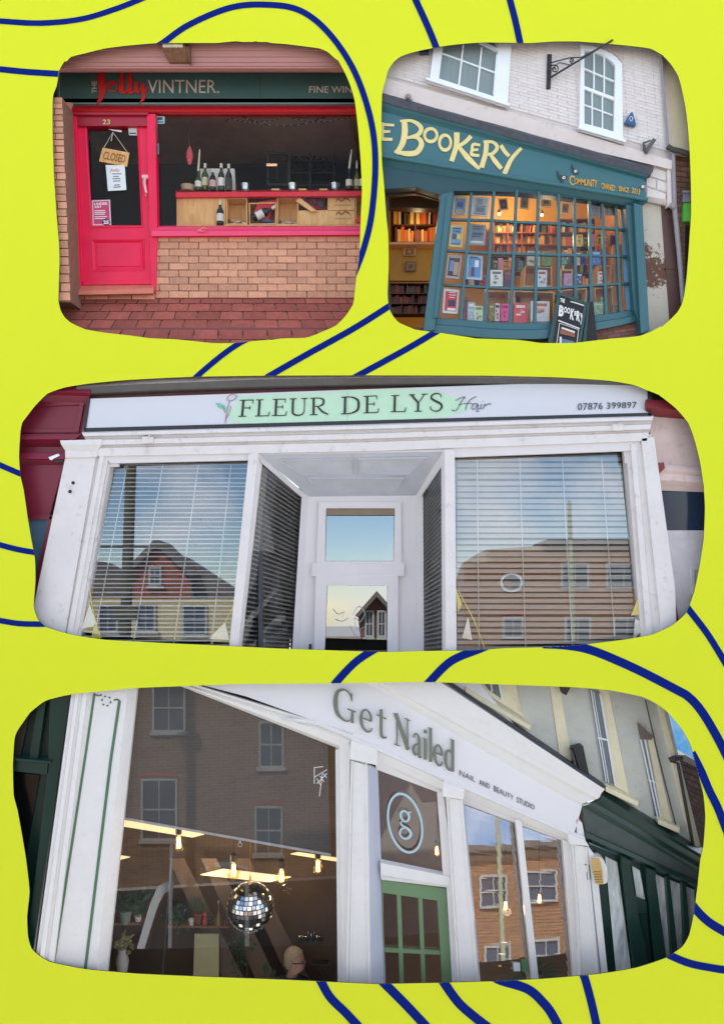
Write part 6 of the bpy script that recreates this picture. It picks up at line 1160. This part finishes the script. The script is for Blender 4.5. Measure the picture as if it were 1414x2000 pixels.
# bottle shelves right
bs = thing('bottle_shelf', 'dark wall shelf with rows of small bottles behind the seated person', 'shelf', P4.p(*zc(1190, 790), .78)); m = M4()
for x0, x1, y in ((1110, 1270, 778), (1200, 1300, 912)): m.prism([zc(x0, y), zc(x1, y + 6), zc(x1, y + 14), zc(x0, y + 8)], .74, .1)
m.tube([at4(1235, 920, .78), at4(1270, 990, .84)], .006, n=6); m.build('board', mat('ebony'), bs)
for i in range(9):
    x = 1130 + (i % 8) * 17; y = 776; k = .0018; m = M4(); c = P4.p(*zc(x, y), .76); h = random.choice((.10, .13, .16)) if 2 < i < 6 else .075; m.lathe(c, [(.012, 0), (.013, h * .7), (.005, h * .8), (.005, h)], n=10)
    tag(m.build('nail_bottle', glass('grey_bottle', .3, (.5, .48, .44))), 'small glass bottle on the dark shelf behind the seated person', 'bottle', 'bottles on the dark studio shelf') if i < 8 else None
# seated person, profile to the right
pe = thing('person', 'seated person with short fair hair, glasses and dark shirt looking right in the nail studio', 'person', P4.p(575, 1960, .62)); py_ = P4.y(575, 1880) + .66; k = (py_ + D) / F
skin = mat('skin', (196, 146, 122), .55, .05, 20); c = W(575, 1875, py_)
def ringp(cx, cz, rx, ry, n=20, yo=0, nose=0):
    out = []
    for j in range(n):
        a = 2 * math.pi * j / n; x = math.cos(a) * rx; y = math.sin(a) * ry
        if nose and abs(math.sin(a)) < .32 and math.cos(a) > 0: x += nose * (1 - abs(math.sin(a)) * 3)
        out.append(c + Vector((cx * k + x * k, y * k + yo, -cz * k)))
    return out
prof = [(-16, 120, 30, 22, 0), (-14, 90, 32, 22, 0), (-12, 62, 34, 23, 0), (-9, 48, 36, 22, 0), (-6, 40, 30, 18, 0), (-5, 34, 14, 12, 0), (-4, 28, 10.5, 10, 0), (-2, 23, 11.5, 11, 0), (3, 20, 14, 11.5, 0), (4.5, 16, 15, 12, .8), (4, 13.2, 16, 12.6, .2), (4, 11, 16, 13, 1.6), (3.2, 8, 16.6, 13.4, 1.0), (2.6, 5, 17, 13.8, 4.6), (2.2, 2.5, 17.2, 14.2, 3.4), (1.4, -1, 17.8, 14.6, 1.2), (1, -5, 18.4, 15, .8), (.6, -9, 18.2, 15, .6), (-.5, -14, 17, 14.2, 0), (-1, -19, 13.5, 11.5, 0), (-1.5, -22.5, 7, 7, 0), (-1.5, -23.6, .5, .5, 0)]
m = MB(); vs = []; n = 20
for p in prof: vs += ringp(p[0], p[1], p[2], p[3], n, 0, p[4])
fs = [[i * n + j, i * n + (j + 1) % n, (i + 1) * n + (j + 1) % n, (i + 1) * n + j] for i in range(len(prof) - 1) for j in range(n)] + [list(range(n))[::-1]]
m.add(vs, fs); m.sm = True; bo = m.build('body', skin, pe); ss = bo.modifiers.new('s', 'SUBSURF'); ss.levels = ss.render_levels = 1
m = MB(); vs = []
pr2 = [(-16, 122, 32, 24, 0), (-14, 90, 34, 24, 0), (-12, 62, 36, 25, 0), (-9, 47, 38, 24, 0), (-6.5, 38, 33, 20, 0), (-5.5, 32.5, 17, 14.5, 0), (-5, 29, 14, 12.5, 0), (-5, 29.5, 12.5, 11, 0)]
for p in pr2: vs += ringp(p[0], p[1], p[2], p[3], n)
m.add(vs, [[i * n + j, i * n + (j + 1) % n, (i + 1) * n + (j + 1) % n, (i + 1) * n + j] for i in range(len(pr2) - 1) for j in range(n)]); m.sm = True
for s_, yy_ in ((-1, -.11), (1, .10)): m.tube([c + Vector((-.03, yy_, -.26)), c + Vector((.02, yy_ * 1.25, -.40)), c + Vector((.16, yy_ * 1.1, -.50))], [.055, .05, .042], world=True, n=12)
m.build('shirt', mat('navy_shirt', (34, 44, 62), .8, .15, 20), pe)
m = MB(); vs = []
for cx, cz, rx, ry in ((-8, 14, 9, 10), (-8.5, 8, 12, 14.2), (-6.5, 2, 14.2, 15.2), (-5.5, -4, 15, 16), (-4, -9, 16.6, 16.2), (-1.4, -13.5, 18.3, 15.8), (-1, -17, 17.5, 14.6), (-1.4, -21, 13, 11.5), (-1.8, -25, 7, 7), (-2, -26, .5, .5)): vs += ringp(cx, cz, rx, ry, n)
m.add(vs, [[i * n + j, i * n + (j + 1) % n, (i + 1) * n + (j + 1) % n, (i + 1) * n + j] for i in range(9) for j in range(n)]); m.sm = True
m.build('hair', mat('fair_hair', (178, 158, 126), .7, .4, 50, 1.0, stretch=(1, 1, 4), bscale=90), pe)
m = MB()
for s_ in (-1, 1): m.tube([c + Vector(((17.5 + 1.6 * math.cos(a)) * k, s_ * 6.5 * k + s_ * 3.4 * k * math.cos(a), -(1.5 + 2.6 * math.sin(a)) * k)) for a in [q_ * .628 for q_ in range(11)]], .0035, n=5, world=True)
m.tube([c + Vector((17 * k, -10.5 * k, -.5 * k)), c + Vector((4 * k, -15 * k, .8 * k)), c + Vector((-2 * k, -15 * k, 1.5 * k))], .004, n=5, world=True); m.build('glasses', mat('black_wire'), pe)
m = MB(); m.ball(c + Vector((1.0 * k, -16.2 * k, -4.5 * k)), .026, 0, 10, sx=.7, sy=.35, sz=1.1); m.build('ear', skin, pe)
m = MB()
for s_ in (-1, 1): m.ball(c + Vector((16.2 * k, s_ * 6 * k, -2.0 * k)), .011, 0, 8)
m.build('eye', mat('eye_dark', (40, 34, 30), .2), pe)
m = MB(); m.tube([c + Vector((17.6 * k, -4 * k, -13.4 * k)), c + Vector((19.2 * k, 0, -13.4 * k)), c + Vector((17.6 * k, 4 * k, -13.4 * k))], .006, n=6, world=True); m.build('mouth', mat('lip', (160, 96, 86), .5), pe)
# wire wall ornament and plant in the right windows
m = M4()
for a, b_ in (((1200, 360), (1200, 425)), ((1200, 362), (1235, 358)), ((1200, 400), (1250, 370)), ((1210, 425), (1250, 385)), ((1232, 385), (1220, 475)), ((1210, 405), (1225, 432)), ((1222, 395), (1238, 418)), ((1236, 385), (1248, 402))): m.tube([(*za(*a), .10), (*za(*b_), .10)], .004, n=5)
tag(m.build('wire_ornament', mat('chalk_white')), 'thin white wire bracket drawn at the right of the big studio window', 'ornament')
pp = thing('palm_plant', 'spreading palm plant behind the narrow right studio windows', 'plant', P4.p(*zb(770, 1090), .62)); m = M4()
for i in range(46):
    a = random.uniform(R(10), R(170)); l = random.uniform(.22, .5); c0 = P4.p(*zb(760, 1075), .58 + random.uniform(-.02, .1)); u = Vector((math.cos(a), random.uniform(-.1, .2), math.sin(a))); P = [c0 + u * l * t + Vector((0, 0, -.25 * l * t * t * 1.6)) for t in (0, .33, .66, 1)]; v = Vector((-math.sin(a), 0, math.cos(a))) * .012
    m.add([P[0] - v, P[0] + v, P[1] + v, P[1] - v, P[2] + v * .8, P[2] - v * .8, P[3]], [[0, 1, 2, 3], [3, 2, 4, 5], [5, 4, 6]])
m.build('fronds', mat('palm_green', (60, 96, 52), .5, .2, 20), pp); m = M4(); m.lathe(P4.p(*zb(760, 1140), .6), [(.08, 0), (.11, .3), (.1, .3)]); m.build('pot', mat('pot_dark'), pp)
m = M4(); m.prism([zb(692, 1015), zb(716, 1016), zb(718, 1046), zb(694, 1046)], .11, .003); tag(m.build('paper_note', mat('paper_white')), 'small white paper note low in the narrow right window', 'notice')
m = M4(); m.prism([zb(722, 1005), zb(744, 1003), zb(748, 1050), zb(724, 1050)], .112, .003); tag(m.build('green_note', mat('sage_note', (96, 140, 100), .6)), 'small green note beside the white one in the narrow right window', 'notice')
# ---- left green neighbour ----
nb = thing('green_shop', 'bottle green shop front in shade left of the white nail studio', 'shop', W(40, 1880, .3))
m = M4(); m.prism([(-30, 1300), (160, 1300), (60, 1960), (-30, 1960)], .14, .1, 0); m.build('panel', dgM, nb)
m = M4(); m.prism([za(120, 40), za(150, 40), za(110, 330), za(75, 330)], .06, .1); m.prism([za(160, 30), za(245, 30), za(90, 1100), za(60, 1100), za(150, 380)], .04, .12); m.prism([za(-40, 330), za(150, 345), za(146, 388), za(-40, 372)], .02, .14); m.prism([za(-40, 320), za(160, 338), za(160, 346), za(-40, 330)], -.01, .16); m.build('frame', dgM, nb, .004)
m = M4(); m.prism([za(-40, 372), za(118, 392), za(66, 700), za(40, 900), za(-40, 900)], .12, .03); m.build('dark_pane', mat('near_black_pane', (14, 16, 16), .2), nb); m = M4(); m.prism([za(-40, 60), za(80, 130), za(40, 325), za(-40, 320)], .10, .03); m.build('brown_panel', mat('shadow_brown', (52, 44, 38), .6, .3), nb)
# ---- right green neighbour, upper storey ----
wallR = mat('grey_render', (208, 208, 196), .8, .07, 5, .4, dirt=.18); creamR = mat('pale_cream_reveal', (242, 232, 196), .7, .07, 6, .2, dirt=.12)
ub = thing('rendered_building', 'grey rendered upper storey with tall windows and cream reveals above the nail studio', 'building', W(1200, 1660, .7))
m = M4(); m.prism([(860, 1280), zb(1205, 20), zb(1240, 130), zb(1360, 625), zb(1360, 700), zb(1000, 420), (860, 1334)], .10, .1); m.build('wall', wallR, ub)
m = M4(); m.prism([zb(520, 10), zb(650, 10), zb(700, 90), zb(735, 150), zb(640, 90)], .08, .02, 0); m.build('cream_strip', creamR, ub); m = M4(); m.prism([zb(820, 20), zb(855, 22), zb(900, 300), zb(880, 318), zb(858, 290)], .085, .02, 0); m.build('cream_strip', creamR, ub); m = M4(); m.prism([zb(1205, 100), zb(1222, 110), zb(1350, 620), zb(1328, 612)], .06, .06, 0); m.build('cream_strip', creamR, ub)
def uw(name, reveal, glassq, frame, sill, bars):
    m = M4(); m.prism(reveal, .085, .02); m.build('reveal', creamR, ub)
    m = M4(); m.prism(glassq, .075, .015); f = m.build('window', mat('dim_pane', (104, 116, 118), .12, .2), ub)
    m = M4()
    for a, b_, w in bars: m.stroke([zb(*a), zb(*b_)], w, d=.06, th=.02)
    m.build('frame', whiteM, f); m = M4(); m.prism(sill, -.02, .12); q = sill; m.loft([[(*q[0], -.02), (*q[1], -.02)], [(q[0][0] + 3, q[0][1] - 5, .08), (q[1][0] + 2, q[1][1] - 4, .08)]]); m.build('sill', creamR, f, .005)
uw('a', [zb(600, 10), zb(700, 10), zb(722, 130), zb(650, 80)], [zb(575, 10), zb(640, 10), zb(652, 82), zb(606, 50)], 0, [zb(522, 40), zb(756, 178), zb(752, 194), zb(524, 62)], (((612, 15), (618, 56), 2.6), ((640, 15), (655, 85), 4)))
uw('b', [zb(995, 45), zb(1030, 55), zb(1102, 420), zb(1050, 390)], [zb(964, 50), zb(1000, 62), zb(1054, 385), zb(1022, 378)], 0, [zb(1018, 390), zb(1136, 446), zb(1134, 464), zb(1020, 410)], (((1000, 62), (1054, 388), 3.4), ((992, 220), (1028, 228), 3), ((976, 55), (1030, 380), 1.6), ((968, 50), (1022, 376), 2)))
uw('c', [zb(1160, 180), zb(1186, 215), zb(1256, 530), zb(1218, 510)], [zb(1132, 166), zb(1160, 225), zb(1212, 500), zb(1196, 500)], 0, [zb(1204, 508), zb(1282, 542), zb(1280, 558), zb(1206, 526)], (((1144, 226), (1204, 500), 2.4), ((1158, 226), (1214, 502), 2.6), ((1172, 370), (1196, 378), 2)))
m = M4(); m.prism([zb(1132, 164), zb(1188, 214), zb(1182, 226), zb(1146, 226)], .07, .02); m.build('lintel_shadow_board', mat('lintel_brown', (120, 108, 94), .7), ub)
tag_ = thing('box_light', 'black rectangular box light fixed on the grey render above the cornice', 'lamp', P4.p(*zb(930, 360), .0)); m = M4(); m.prism([zb(904, 258), zb(940, 248), zb(962, 352), zb(925, 330)], -.05, .12); m.build('housing', mat('black_iron'), tag_, .006); m = M4(); m.prism([zb(898, 262), zb(906, 262), zb(926, 330), zb(908, 318)], -.02, .08); m.build('lens', mat('smoky_lens', (70, 72, 70), .2), tag_)
m = M4(); m.prism([zb(858, 30), zb(898, 38), zb(880, 70), zb(866, 62)], -.02, .08); tag(m.build('small_lamp', mat('black_iron'), None, .004), 'small black lamp at the top edge of the grey render', 'lamp')
m = M4(); m.tube([(*zb(714, 15), .06), (*zb(720, 115), .06), (*zb(716, 128), .06)], .006, n=6); tag(m.build('thin_cable', mat('cable_white', (215, 212, 205), .5)), 'thin white cable hanging on the render beside the first window', 'cable')
m = M4(); m.tube([(*zb(1160, 85), .07), (*zb(1200, 260), .07), (*zb(1275, 560), .07)], .006, n=6); m.tube([(*zb(1252, 300), .04), (*zb(1275, 310), .04), (*zb(1330, 605), .04)], .018, n=8); m.tube([(*zb(1245, 300), .03), (*zb(1262, 292), .02), (*zb(1290, 290), .02)], .03, n=8); tag(m.build('downpipe', mat('dark_gutter')), 'dark downpipe and hopper at the far end of the grey render', 'downpipe')
gs_ = thing('dark_green_shop', 'dark green painted shop front with tall mullions right of the nail studio', 'shop', W(1260, 1900, .6))
m = M4(); a0, a1 = (1012, 424), (1380, 640)
m.loft([[(*zb(1012, 400), .10), (*zb(1385, 626), .10)], [(*zb(1005, 424), -.08), (*zb(1385, 650), -.08)], [(*zb(1000, 436), -.08), (*zb(1385, 662), -.08)], [(*zb(980, 448), -.02), (*zb(1385, 684), -.02)], [(*zb(960, 456), -.03), (*zb(1385, 700), -.03)], [(*zb(936, 462), .0), (*zb(1385, 716), .0)]]); m.build('cornice', dgM, gs_)
gf = mat('grey_green_fascia', (72, 82, 78), .5, .2, 8, .2)
m = M4(); m.prism([zb(936, 460), zb(1385, 712), zb(1385, 756), zb(950, 560)], .01, .08); m.build('fascia', gf, gs_)
m = M4(); m.loft([[(*zb(948, 552), -.02), (*zb(1385, 748), -.02)], [(*zb(950, 572), -.03), (*zb(1385, 762), -.03)], [(*zb(952, 586), .04), (*zb(1385, 772), .04)]])
for a, b_, c, e, y0 in ((958, 972, 1048, 1032, 590), (1070, 1100, 1202, 1152, 635), (1160, 1192, 1262, 1222, 675), (1232, 1246, 1300, 1282, 705), (1290, 1304, 1342, 1322, 730), (1340, 1352, 1390, 1376, 745)): m.prism([zb(a, y0), zb(b_, y0 + 12), zb(c, 1200), zb(e - 12, 1200)], .0, .1)
m.prism([zb(1120, 780), zb(1165, 800), zb(1168, 842), zb(1126, 838)], .03, .08); m.prism([zb(1140, 840), zb(1165, 845), zb(1205, 1200), zb(1180, 1200)], .05, .08)
for x, y in ((1098, 642), (1188, 680)): m.prism([zb(x - 24, y), zb(x + 12, y + 14), zb(x + 8, y + 32), zb(x - 22, y + 18)], -.03, .12)
m.build('frame', dgM, gs_, .003)
for q_ in ([zb(1018, 640), zb(1060, 660), zb(1130, 1200), zb(1070, 1200)], [zb(1112, 672), zb(1140, 690), zb(1160, 800), zb(1130, 790)], [zb(1192, 700), zb(1232, 720), zb(1290, 1200), zb(1262, 1200)], [zb(1244, 722), zb(1290, 740), zb(1335, 1200), zb(1290, 1200)], [zb(1302, 745), zb(1385, 780), zb(1385, 1200), zb(1335, 1200)]):
    m = M4(); m.prism(q_, .07, .01); m.build('window', mat('silver_pane', (206, 212, 208), .06, .5, 5, stretch=(3, 1, .6)), gs_)
m = M4(); m.prism([zb(950, 590), zb(1200, 690), zb(1400, 780), zb(1400, 1300), zb(1000, 1300)], .09, .05); m.build('inner_panel', dgM, gs_)
m = M4(); m.prism([zb(955, 600), zb(985, 640), zb(1042, 1200), zb(1020, 1200)], -.02, .1); m.prism([zb(914, 505), zb(936, 520), zb(950, 590), zb(920, 580)], .0, .12); m.build('white_return', nwM, shop, .003)
m = M4()
m.stroke([zb(945, 668), zb(962, 672), zb(966, 720), zb(956, 722), zb(954, 694)], 2, d=-.025, th=.004, smooth=False); m.build('painted_key_line', lineG, shop)
ax = thing('alarm_box', 'cream and white alarm box with slatted side at the start of the dark green shop', 'alarm box', P4.p(*zb(990, 742), -.05)); m = M4(); m.prism([zb(968, 645), zb(1000, 642), zb(1012, 650), zb(1026, 680), zb(1026, 732), zb(1016, 738), zb(985, 740), zb(978, 720)], -.08, .12, 0); m.build('box', mat('alarm_white', (226, 222, 212), .4), ax, .006)
m = M4(); m.prism([zb(968, 646), zb(998, 648), zb(1008, 690), zb(1012, 738), zb(986, 738), zb(976, 700)], -.092, .02, 0)
for k in range(5): m.stroke([zb(977 + k, 694 + k * 9), zb(1004 + k, 694 + k * 9)], 1.2, d=-.097, th=.004, mi=1)
m.build('slatted_side', [mat('alarm_tan', (206, 170, 104), .5), mat('slot_brown', (140, 104, 56), .6)], ax)
# far dark brick house and the sky beyond
m = MB(); fq = [zb(1270, 280), zb(1400, 330), zb(1400, 680), zb(1345, 640)]; m.prism(fq, 1.6, .3, 0); m.bricks(homog(fq), 5, 30, 1.6, .01, mi=1); m.prism([zb(1262, 285), zb(1300, 280), zb(1400, 335), zb(1400, 350), zb(1290, 300)], 1.5, .2, 2)
tag(m.build('dark_brick_house', [mat('umber_mortar', (66, 56, 54), .9), mat('umber_brick', (92, 74, 72), .85, .15, 10, .4, island=.2), mat('grey_coping', (120, 120, 122), .7)]), 'dark brown brick house at the far right end of the street', 'house')
m = MB(); m.prism([zb(1100, -60), zb(1500, -60), zb(1500, 700), zb(1100, 700)], 3.2, .05)
sm_ = mat('sky_blue', (92, 172, 232), 1, emit=.38); n_s = sm_.node_tree; bs_ = n_s.nodes['Principled BSDF']; bs_.inputs['Base Color'].links and n_s.links.remove(bs_.inputs['Base Color'].links[0]); bs_.inputs['Base Color'].default_value = (0, 0, 0, 1)
tcs = n_s.nodes.new('ShaderNodeTexCoord'); nzs = n_s.nodes.new('ShaderNodeTexNoise'); nzs.inputs['Scale'].default_value = 1.6; nzs.inputs['Detail'].default_value = 6; crs = n_s.nodes.new('ShaderNodeValToRGB')
crs.color_ramp.elements[0].position = .45; crs.color_ramp.elements[0].color = (lin(84), lin(168), lin(232), 1); crs.color_ramp.elements[1].position = .75; crs.color_ramp.elements[1].color = (.8, .86, .92, 1)
n_s.links.new(tcs.outputs['Object'], nzs.inputs[0]); n_s.links.new(nzs.outputs['Fac'], crs.inputs[0]); n_s.links.new(crs.outputs[0], bs_.inputs['Emission Color'])
struct(m.build('sky', sm_))
# ============ the street behind the viewer, mirrored in the shop windows ============
class Opp:
    def __init__(s, yv=16.4): s.yv = yv
    def p(s, px, py, d=0.):
        w = W(px, py, s.yv + d); return Vector((w.x, .4 - (s.yv + d), w.z))
class OppLean:   # where a pixel's sight line lands on the far side of the street after meeting a leaning salon pane
    def p(s, px, py, d=0.):
        a = R(3.5); n = Vector((0, -math.cos(a), math.sin(a))); z0 = W(0, 1290, .15).z; P0 = Vector((0, .15, z0)); C = Vector((0, -D, CZ)); r = (W(px, py, 0) - C)
        t = (P0 - C).dot(n) / r.dot(n); h = C + r * t; r2 = r - 2 * r.dot(n) * n; y = -16 - d; k = (y - h.y) / r2.y; return h + r2 * k
class Hit:   # where a pixel's sight line lands after meeting a real pane (three points of it)
    def __init__(s, a, b, c, y=-16.): s.P0 = a; s.n = (b - a).cross(c - a).normalized(); s.y = y
    def p(s, px, py, d=0.):
        C = Vector((0, -D, CZ)); r = (W(px, py, 0) - C); t = (s.P0 - C).dot(s.n) / r.dot(s.n); h = C + r * t; r2 = r - 2 * r.dot(s.n) * s.n; k = (s.y - d - h.y) / r2.y; return h + r2 * k
P4n = lambda y: Hit(P4.p(300, 1500, .1), P4.p(600, 1500, .1), P4.p(300, 1800, .1), y)
OP = OppLean()
FL = P4n(-16.)
def O_(): return MB(OP)
hbM = mat('house_brown_brick', (140, 112, 92), .85, .12, 3, .3, island=.14); hmM = mat('house_mortar', (178, 158, 138), .9)
hrM = mat('house_red_brick', (160, 92, 70), .85, .12, 3, .3, island=.12); roofM = mat('slate_roof', (112, 104, 96), .8, .25, 3); crM = mat('cream_stucco', (206, 192, 150), .8, .06)
hwin = mat('house_pane', (70, 80, 92), .1, .3, .6)
def solid(m, P, mi=0, th=-2.5): return m.prism(P, 0, th, mi)
def win(h, x0, y0, x1, y1, arch=False, sill=True):
    m = O_(); m.rect(x0, y0, x1, y1, -.05, -.03); w = m.build('window', hwin, h)
    m = O_(); m.ring([(x0 - 2.5, y0 - 2.5), (x1 + 2.5, y0 - 2.5), (x1 + 2.5, y1 + 2.5), (x0 - 2.5, y1 + 2.5)], [(x0 + 1.5, y0 + 1.5), (x1 - 1.5, y0 + 1.5), (x1 - 1.5, y1 - 1.5), (x0 + 1.5, y1 - 1.5)], -.10, -.05)
    cx = (x0 + x1) / 2; cy = (y0 + y1) / 2; m.rect(cx - .9, y0, cx + .9, y1, -.09, -.05); m.rect(x0, cy - 1.2, x1, cy + 1.2, -.095, -.05)
    m.build('frame', mat('dull_white', (176, 174, 168), .6), w)
    if arch: m = O_(); m.stroke([(x0 - 4, y0), (x0 + 4, y0 - 9), (cx, y0 - 13), (x1 - 4, y0 - 9), (x1 + 4, y0)], 7, d=-.06, th=-.1); m.build('arch', hrM, w)
    if sill: m = O_(); m.rect(x0 - 7, y1 + 3, x1 + 7, y1 + 8, -.2, -.2); m.build('sill', mat('dull_white'), w)
hA = thing('gabled_brick_house', 'brick and cream house with a pointed gable mirrored in the left salon window', 'house', (-4.5, -17, 0))
class Wall:
    def p(s, x, z, d=0.): return Vector((x, -16 - d, z))
ZT = OP.p(300, 1263).z
m = MB(Wall()); solid(m, [(-11, .0), (2.1, .0), (2.1, ZT), (-11, ZT)], 0); m.bricks(lambda u, v: (-11 + 13.1 * u, ZT * v), 44, 96, 0, .02, mi=1, jit=.004, gv=.2); m.build('brick_wall', [hmM, hbM], hA)
m = O_(); solid(m, [(150, 1172), (480, 1172), (480, 1262), (150, 1262)]); m.build('cream_wall', crM, hA)
m = O_(); solid(m, [(243, 1172), (255, 1118), (308, 1066), (362, 1118), (372, 1172)], 0); m.bricks(lambda u, v: (243 + 130 * u, 1172 - 106 * v), 10, 20, 0, .02, mi=1, inside=lambda x, y: y > 1070 + abs(x - 308) * .98 or (y > 1120 and 250 < x < 366)); m.build('gable', [hmM, hrM], hA)
m = O_(); m.prism([(300, 1058), (312, 1058), (380, 1122), (372, 1130), (308, 1068), (250, 1124), (242, 1118)], -.3, -1.4); m.prism([(345, 1085), (460, 1160), (470, 1185), (372, 1180)], .6, -2.); m.prism([(120, 1100), (180, 1096), (250, 1135), (246, 1172), (120, 1175)], .6, -2.); m.build('roof', roofM, hA)
win(hA, 293, 1112, 313, 1144, True); win(hA, 194, 1186, 228, 1236); win(hA, 268, 1184, 302, 1234); win(hA, 358, 1187, 402, 1242)
OS_, OP = OP, FL
for x0, y0, x1, y1, a in ((300, 1338, 360, 1428, False), (508, 1412, 552, 1498, False), (278, 1524, 344, 1640, True), (500, 1578, 550, 1668, True)): win(hA, x0, y0, x1, y1, a)
OP = OS_
hB = thing('long_brick_house', 'long orange brick house with casement windows mirrored in the right salon window', 'house', (5.5, -17, 0))
m = O_(); P = [(905, 1500), (905, 1140), (920, 1096), (950, 1076), (1100, 1066), (1330, 1066), (1330, 1500)]; solid(m, P, 0); m.bricks(lambda u, v: (905 + 425 * u, 1500 - 434 * v), 30, 74, 0, .02, mi=1, jit=.004, inside=lambda x, y: y > 1100 or (x > 950 and y > 1080)); m.build('brick_wall', [hmM, mat('house_orange_brick', (160, 116, 84), .85, .1, 3, .3, island=.1)], hB)
for x0, y0, x1, y1, a in ((1098, 1104, 1148, 1150, False), (1186, 1104, 1250, 1150, False), (984, 1210, 1020, 1248, True), (1105, 1210, 1152, 1256, False), (1200, 1210, 1250, 1256, False)): win(hB, x0, y0, x1, y1, a, False)
m = O_(); m.stroke([(999 + 20 * math.cos(a * .524), 1141 + 17 * math.sin(a * .524)) for a in range(13)], 4, d=-.08, th=-.05); m.prism([(999 + 18 * math.cos(a * .524), 1141 + 15 * math.sin(a * .524)) for a in range(12)], -.02, -.06, 1); m.build('round_window', [whiteM, hwin], hB)
m = O_(); m.prism([(1060, 1066), (1330, 1066), (1330, 1056), (1070, 1056)], -.3, -2); m.build('roof', roofM, hB)
hC = thing('small_gabled_house', 'small dark gabled house with white window mirrored in the salon door', 'house', (.5, -16.5, 0))
m = O_(); solid(m, [(705, 1280), (700, 1210), (738, 1172), (776, 1210), (776, 1280)], 0, -2); m.build('brick_wall', mat('purple_brick', (120, 88, 86), .85, .15, 3), hC); m = O_(); m.prism([(694, 1214), (738, 1164), (782, 1214), (776, 1218), (738, 1176), (700, 1218)], -.4, -1.6); m.build('roof', roofM, hC)
win(hC, 716, 1206, 730, 1256); win(hC, 741, 1206, 755, 1256)
# street lamp and van seen in the lower glass
class L10(OppLean):
    def p(s, px, py, d=0.):
        q = OppLean.p(s, px, py, 0); a = W(px, py, .15); return a + (q - a) * ((-10 - a.y) / (q.y - a.y))
_t, _b = L10().p(262, 895), L10().p(245, 1240); dl = thing('lamp_post', 'broad dark post with a crossbar mirrored in the left salon window', 'lamp post', (_b.x, -10, 0))
m = MB(); m.tube([(_b.x, -10, 0), (_b.x, -10, _t.z + .6)], [.15, .12], world=True, n=12); m.sm = True; m.build('pole', mat('post_olive', (92, 88, 66), .6), dl)
m = MB(); z_ = L10().p(250, 1070).z; m.tube([(_b.x - .7, -10, z_), (_b.x + .9, -10, z_)], .03, world=True, n=8); m.build('crossbar', mat('post_olive'), dl)
m = MB(); z_ = L10().p(250, 1200).z; m.add([(_b.x + a_, -10 + b_, z_ + c_) for a_ in (-.28, .28) for b_ in (-.1, .16) for c_ in (-.16, .16)], [[0, 1, 3, 2], [4, 6, 7, 5], [0, 4, 5, 1], [2, 3, 7, 6], [0, 2, 6, 4], [1, 5, 7, 3]]); m.build('control_box', mat('post_olive'), dl, .01)
sl = thing('street_lamp', 'pale street lamp post mirrored beside the mirror ball', 'street lamp', (-1.9, -9.0, 0)); x = P4n(-9.2).p(483, 1800).x
m = MB(); m.tube([(x, -9.2, 0), (x, -9.2, 3.0)], [.06, .045], world=True, n=10); m.tube([(x, -9.2, 3.0), (x, -9.2, 3.3), (x - .3, -9.2, 3.4)], [.045, .03, .025], world=True, n=10); m.sm = True; m.build('pole', mat('pole_pale', (226, 226, 220), .4), sl)
m = MB(); m.tube([(x - .25, -9.2, 3.4), (x - .7, -9.2, 3.42)], [.07, .05], world=True, n=10); m.build('lamp_head', mat('pole_pale'), sl)
_l = LEAN['side_window']; x = Hit(_l[0], _l[1], _l[3], -10.).p(958, 1700).x; pb = thing('tall_pole', 'tall pale pole mirrored in the first narrow studio window', 'pole', (x, -10, 0)); m = MB(); m.tube([(x, -10, 0), (x, -10, 12.5)], [.07, .045], world=True, n=10); m.sm = True; m.build('shaft', mat('pole_olive', (170, 172, 140), .4), pb)
van = thing('white_van', 'white van with dark windscreen mirrored in the lower left of the studio window', 'van', (-5.3, -10.5, 0)); va = mat('van_white', (236, 238, 240), .25, .02)
V_ = P4n(-8.7); m = MB(V_)
pr = [(240, 1960), (262, 1872), (292, 1770), (306, 1738), (328, 1726), (338, 1726), (338, 1738), (322, 1746), (310, 1768), (284, 1850), (262, 1960)]
m.prism(pr, 0, -.15); m.prism([(332, 1650), (338, 1650), (334, 1960), (326, 1960)], .0, -.1)
m.prism([(0, 1960), (262, 1960), (262, 2040), (0, 2040)], 0, -1.2); m.build('body', va, van, .02)
m = MB(V_); m.prism([(312, 1770), (330, 1745), (330, 1960), (266, 1960)], .05, -.03); m.build('side_window', mat('van_glass', (30, 36, 40), .1), van)
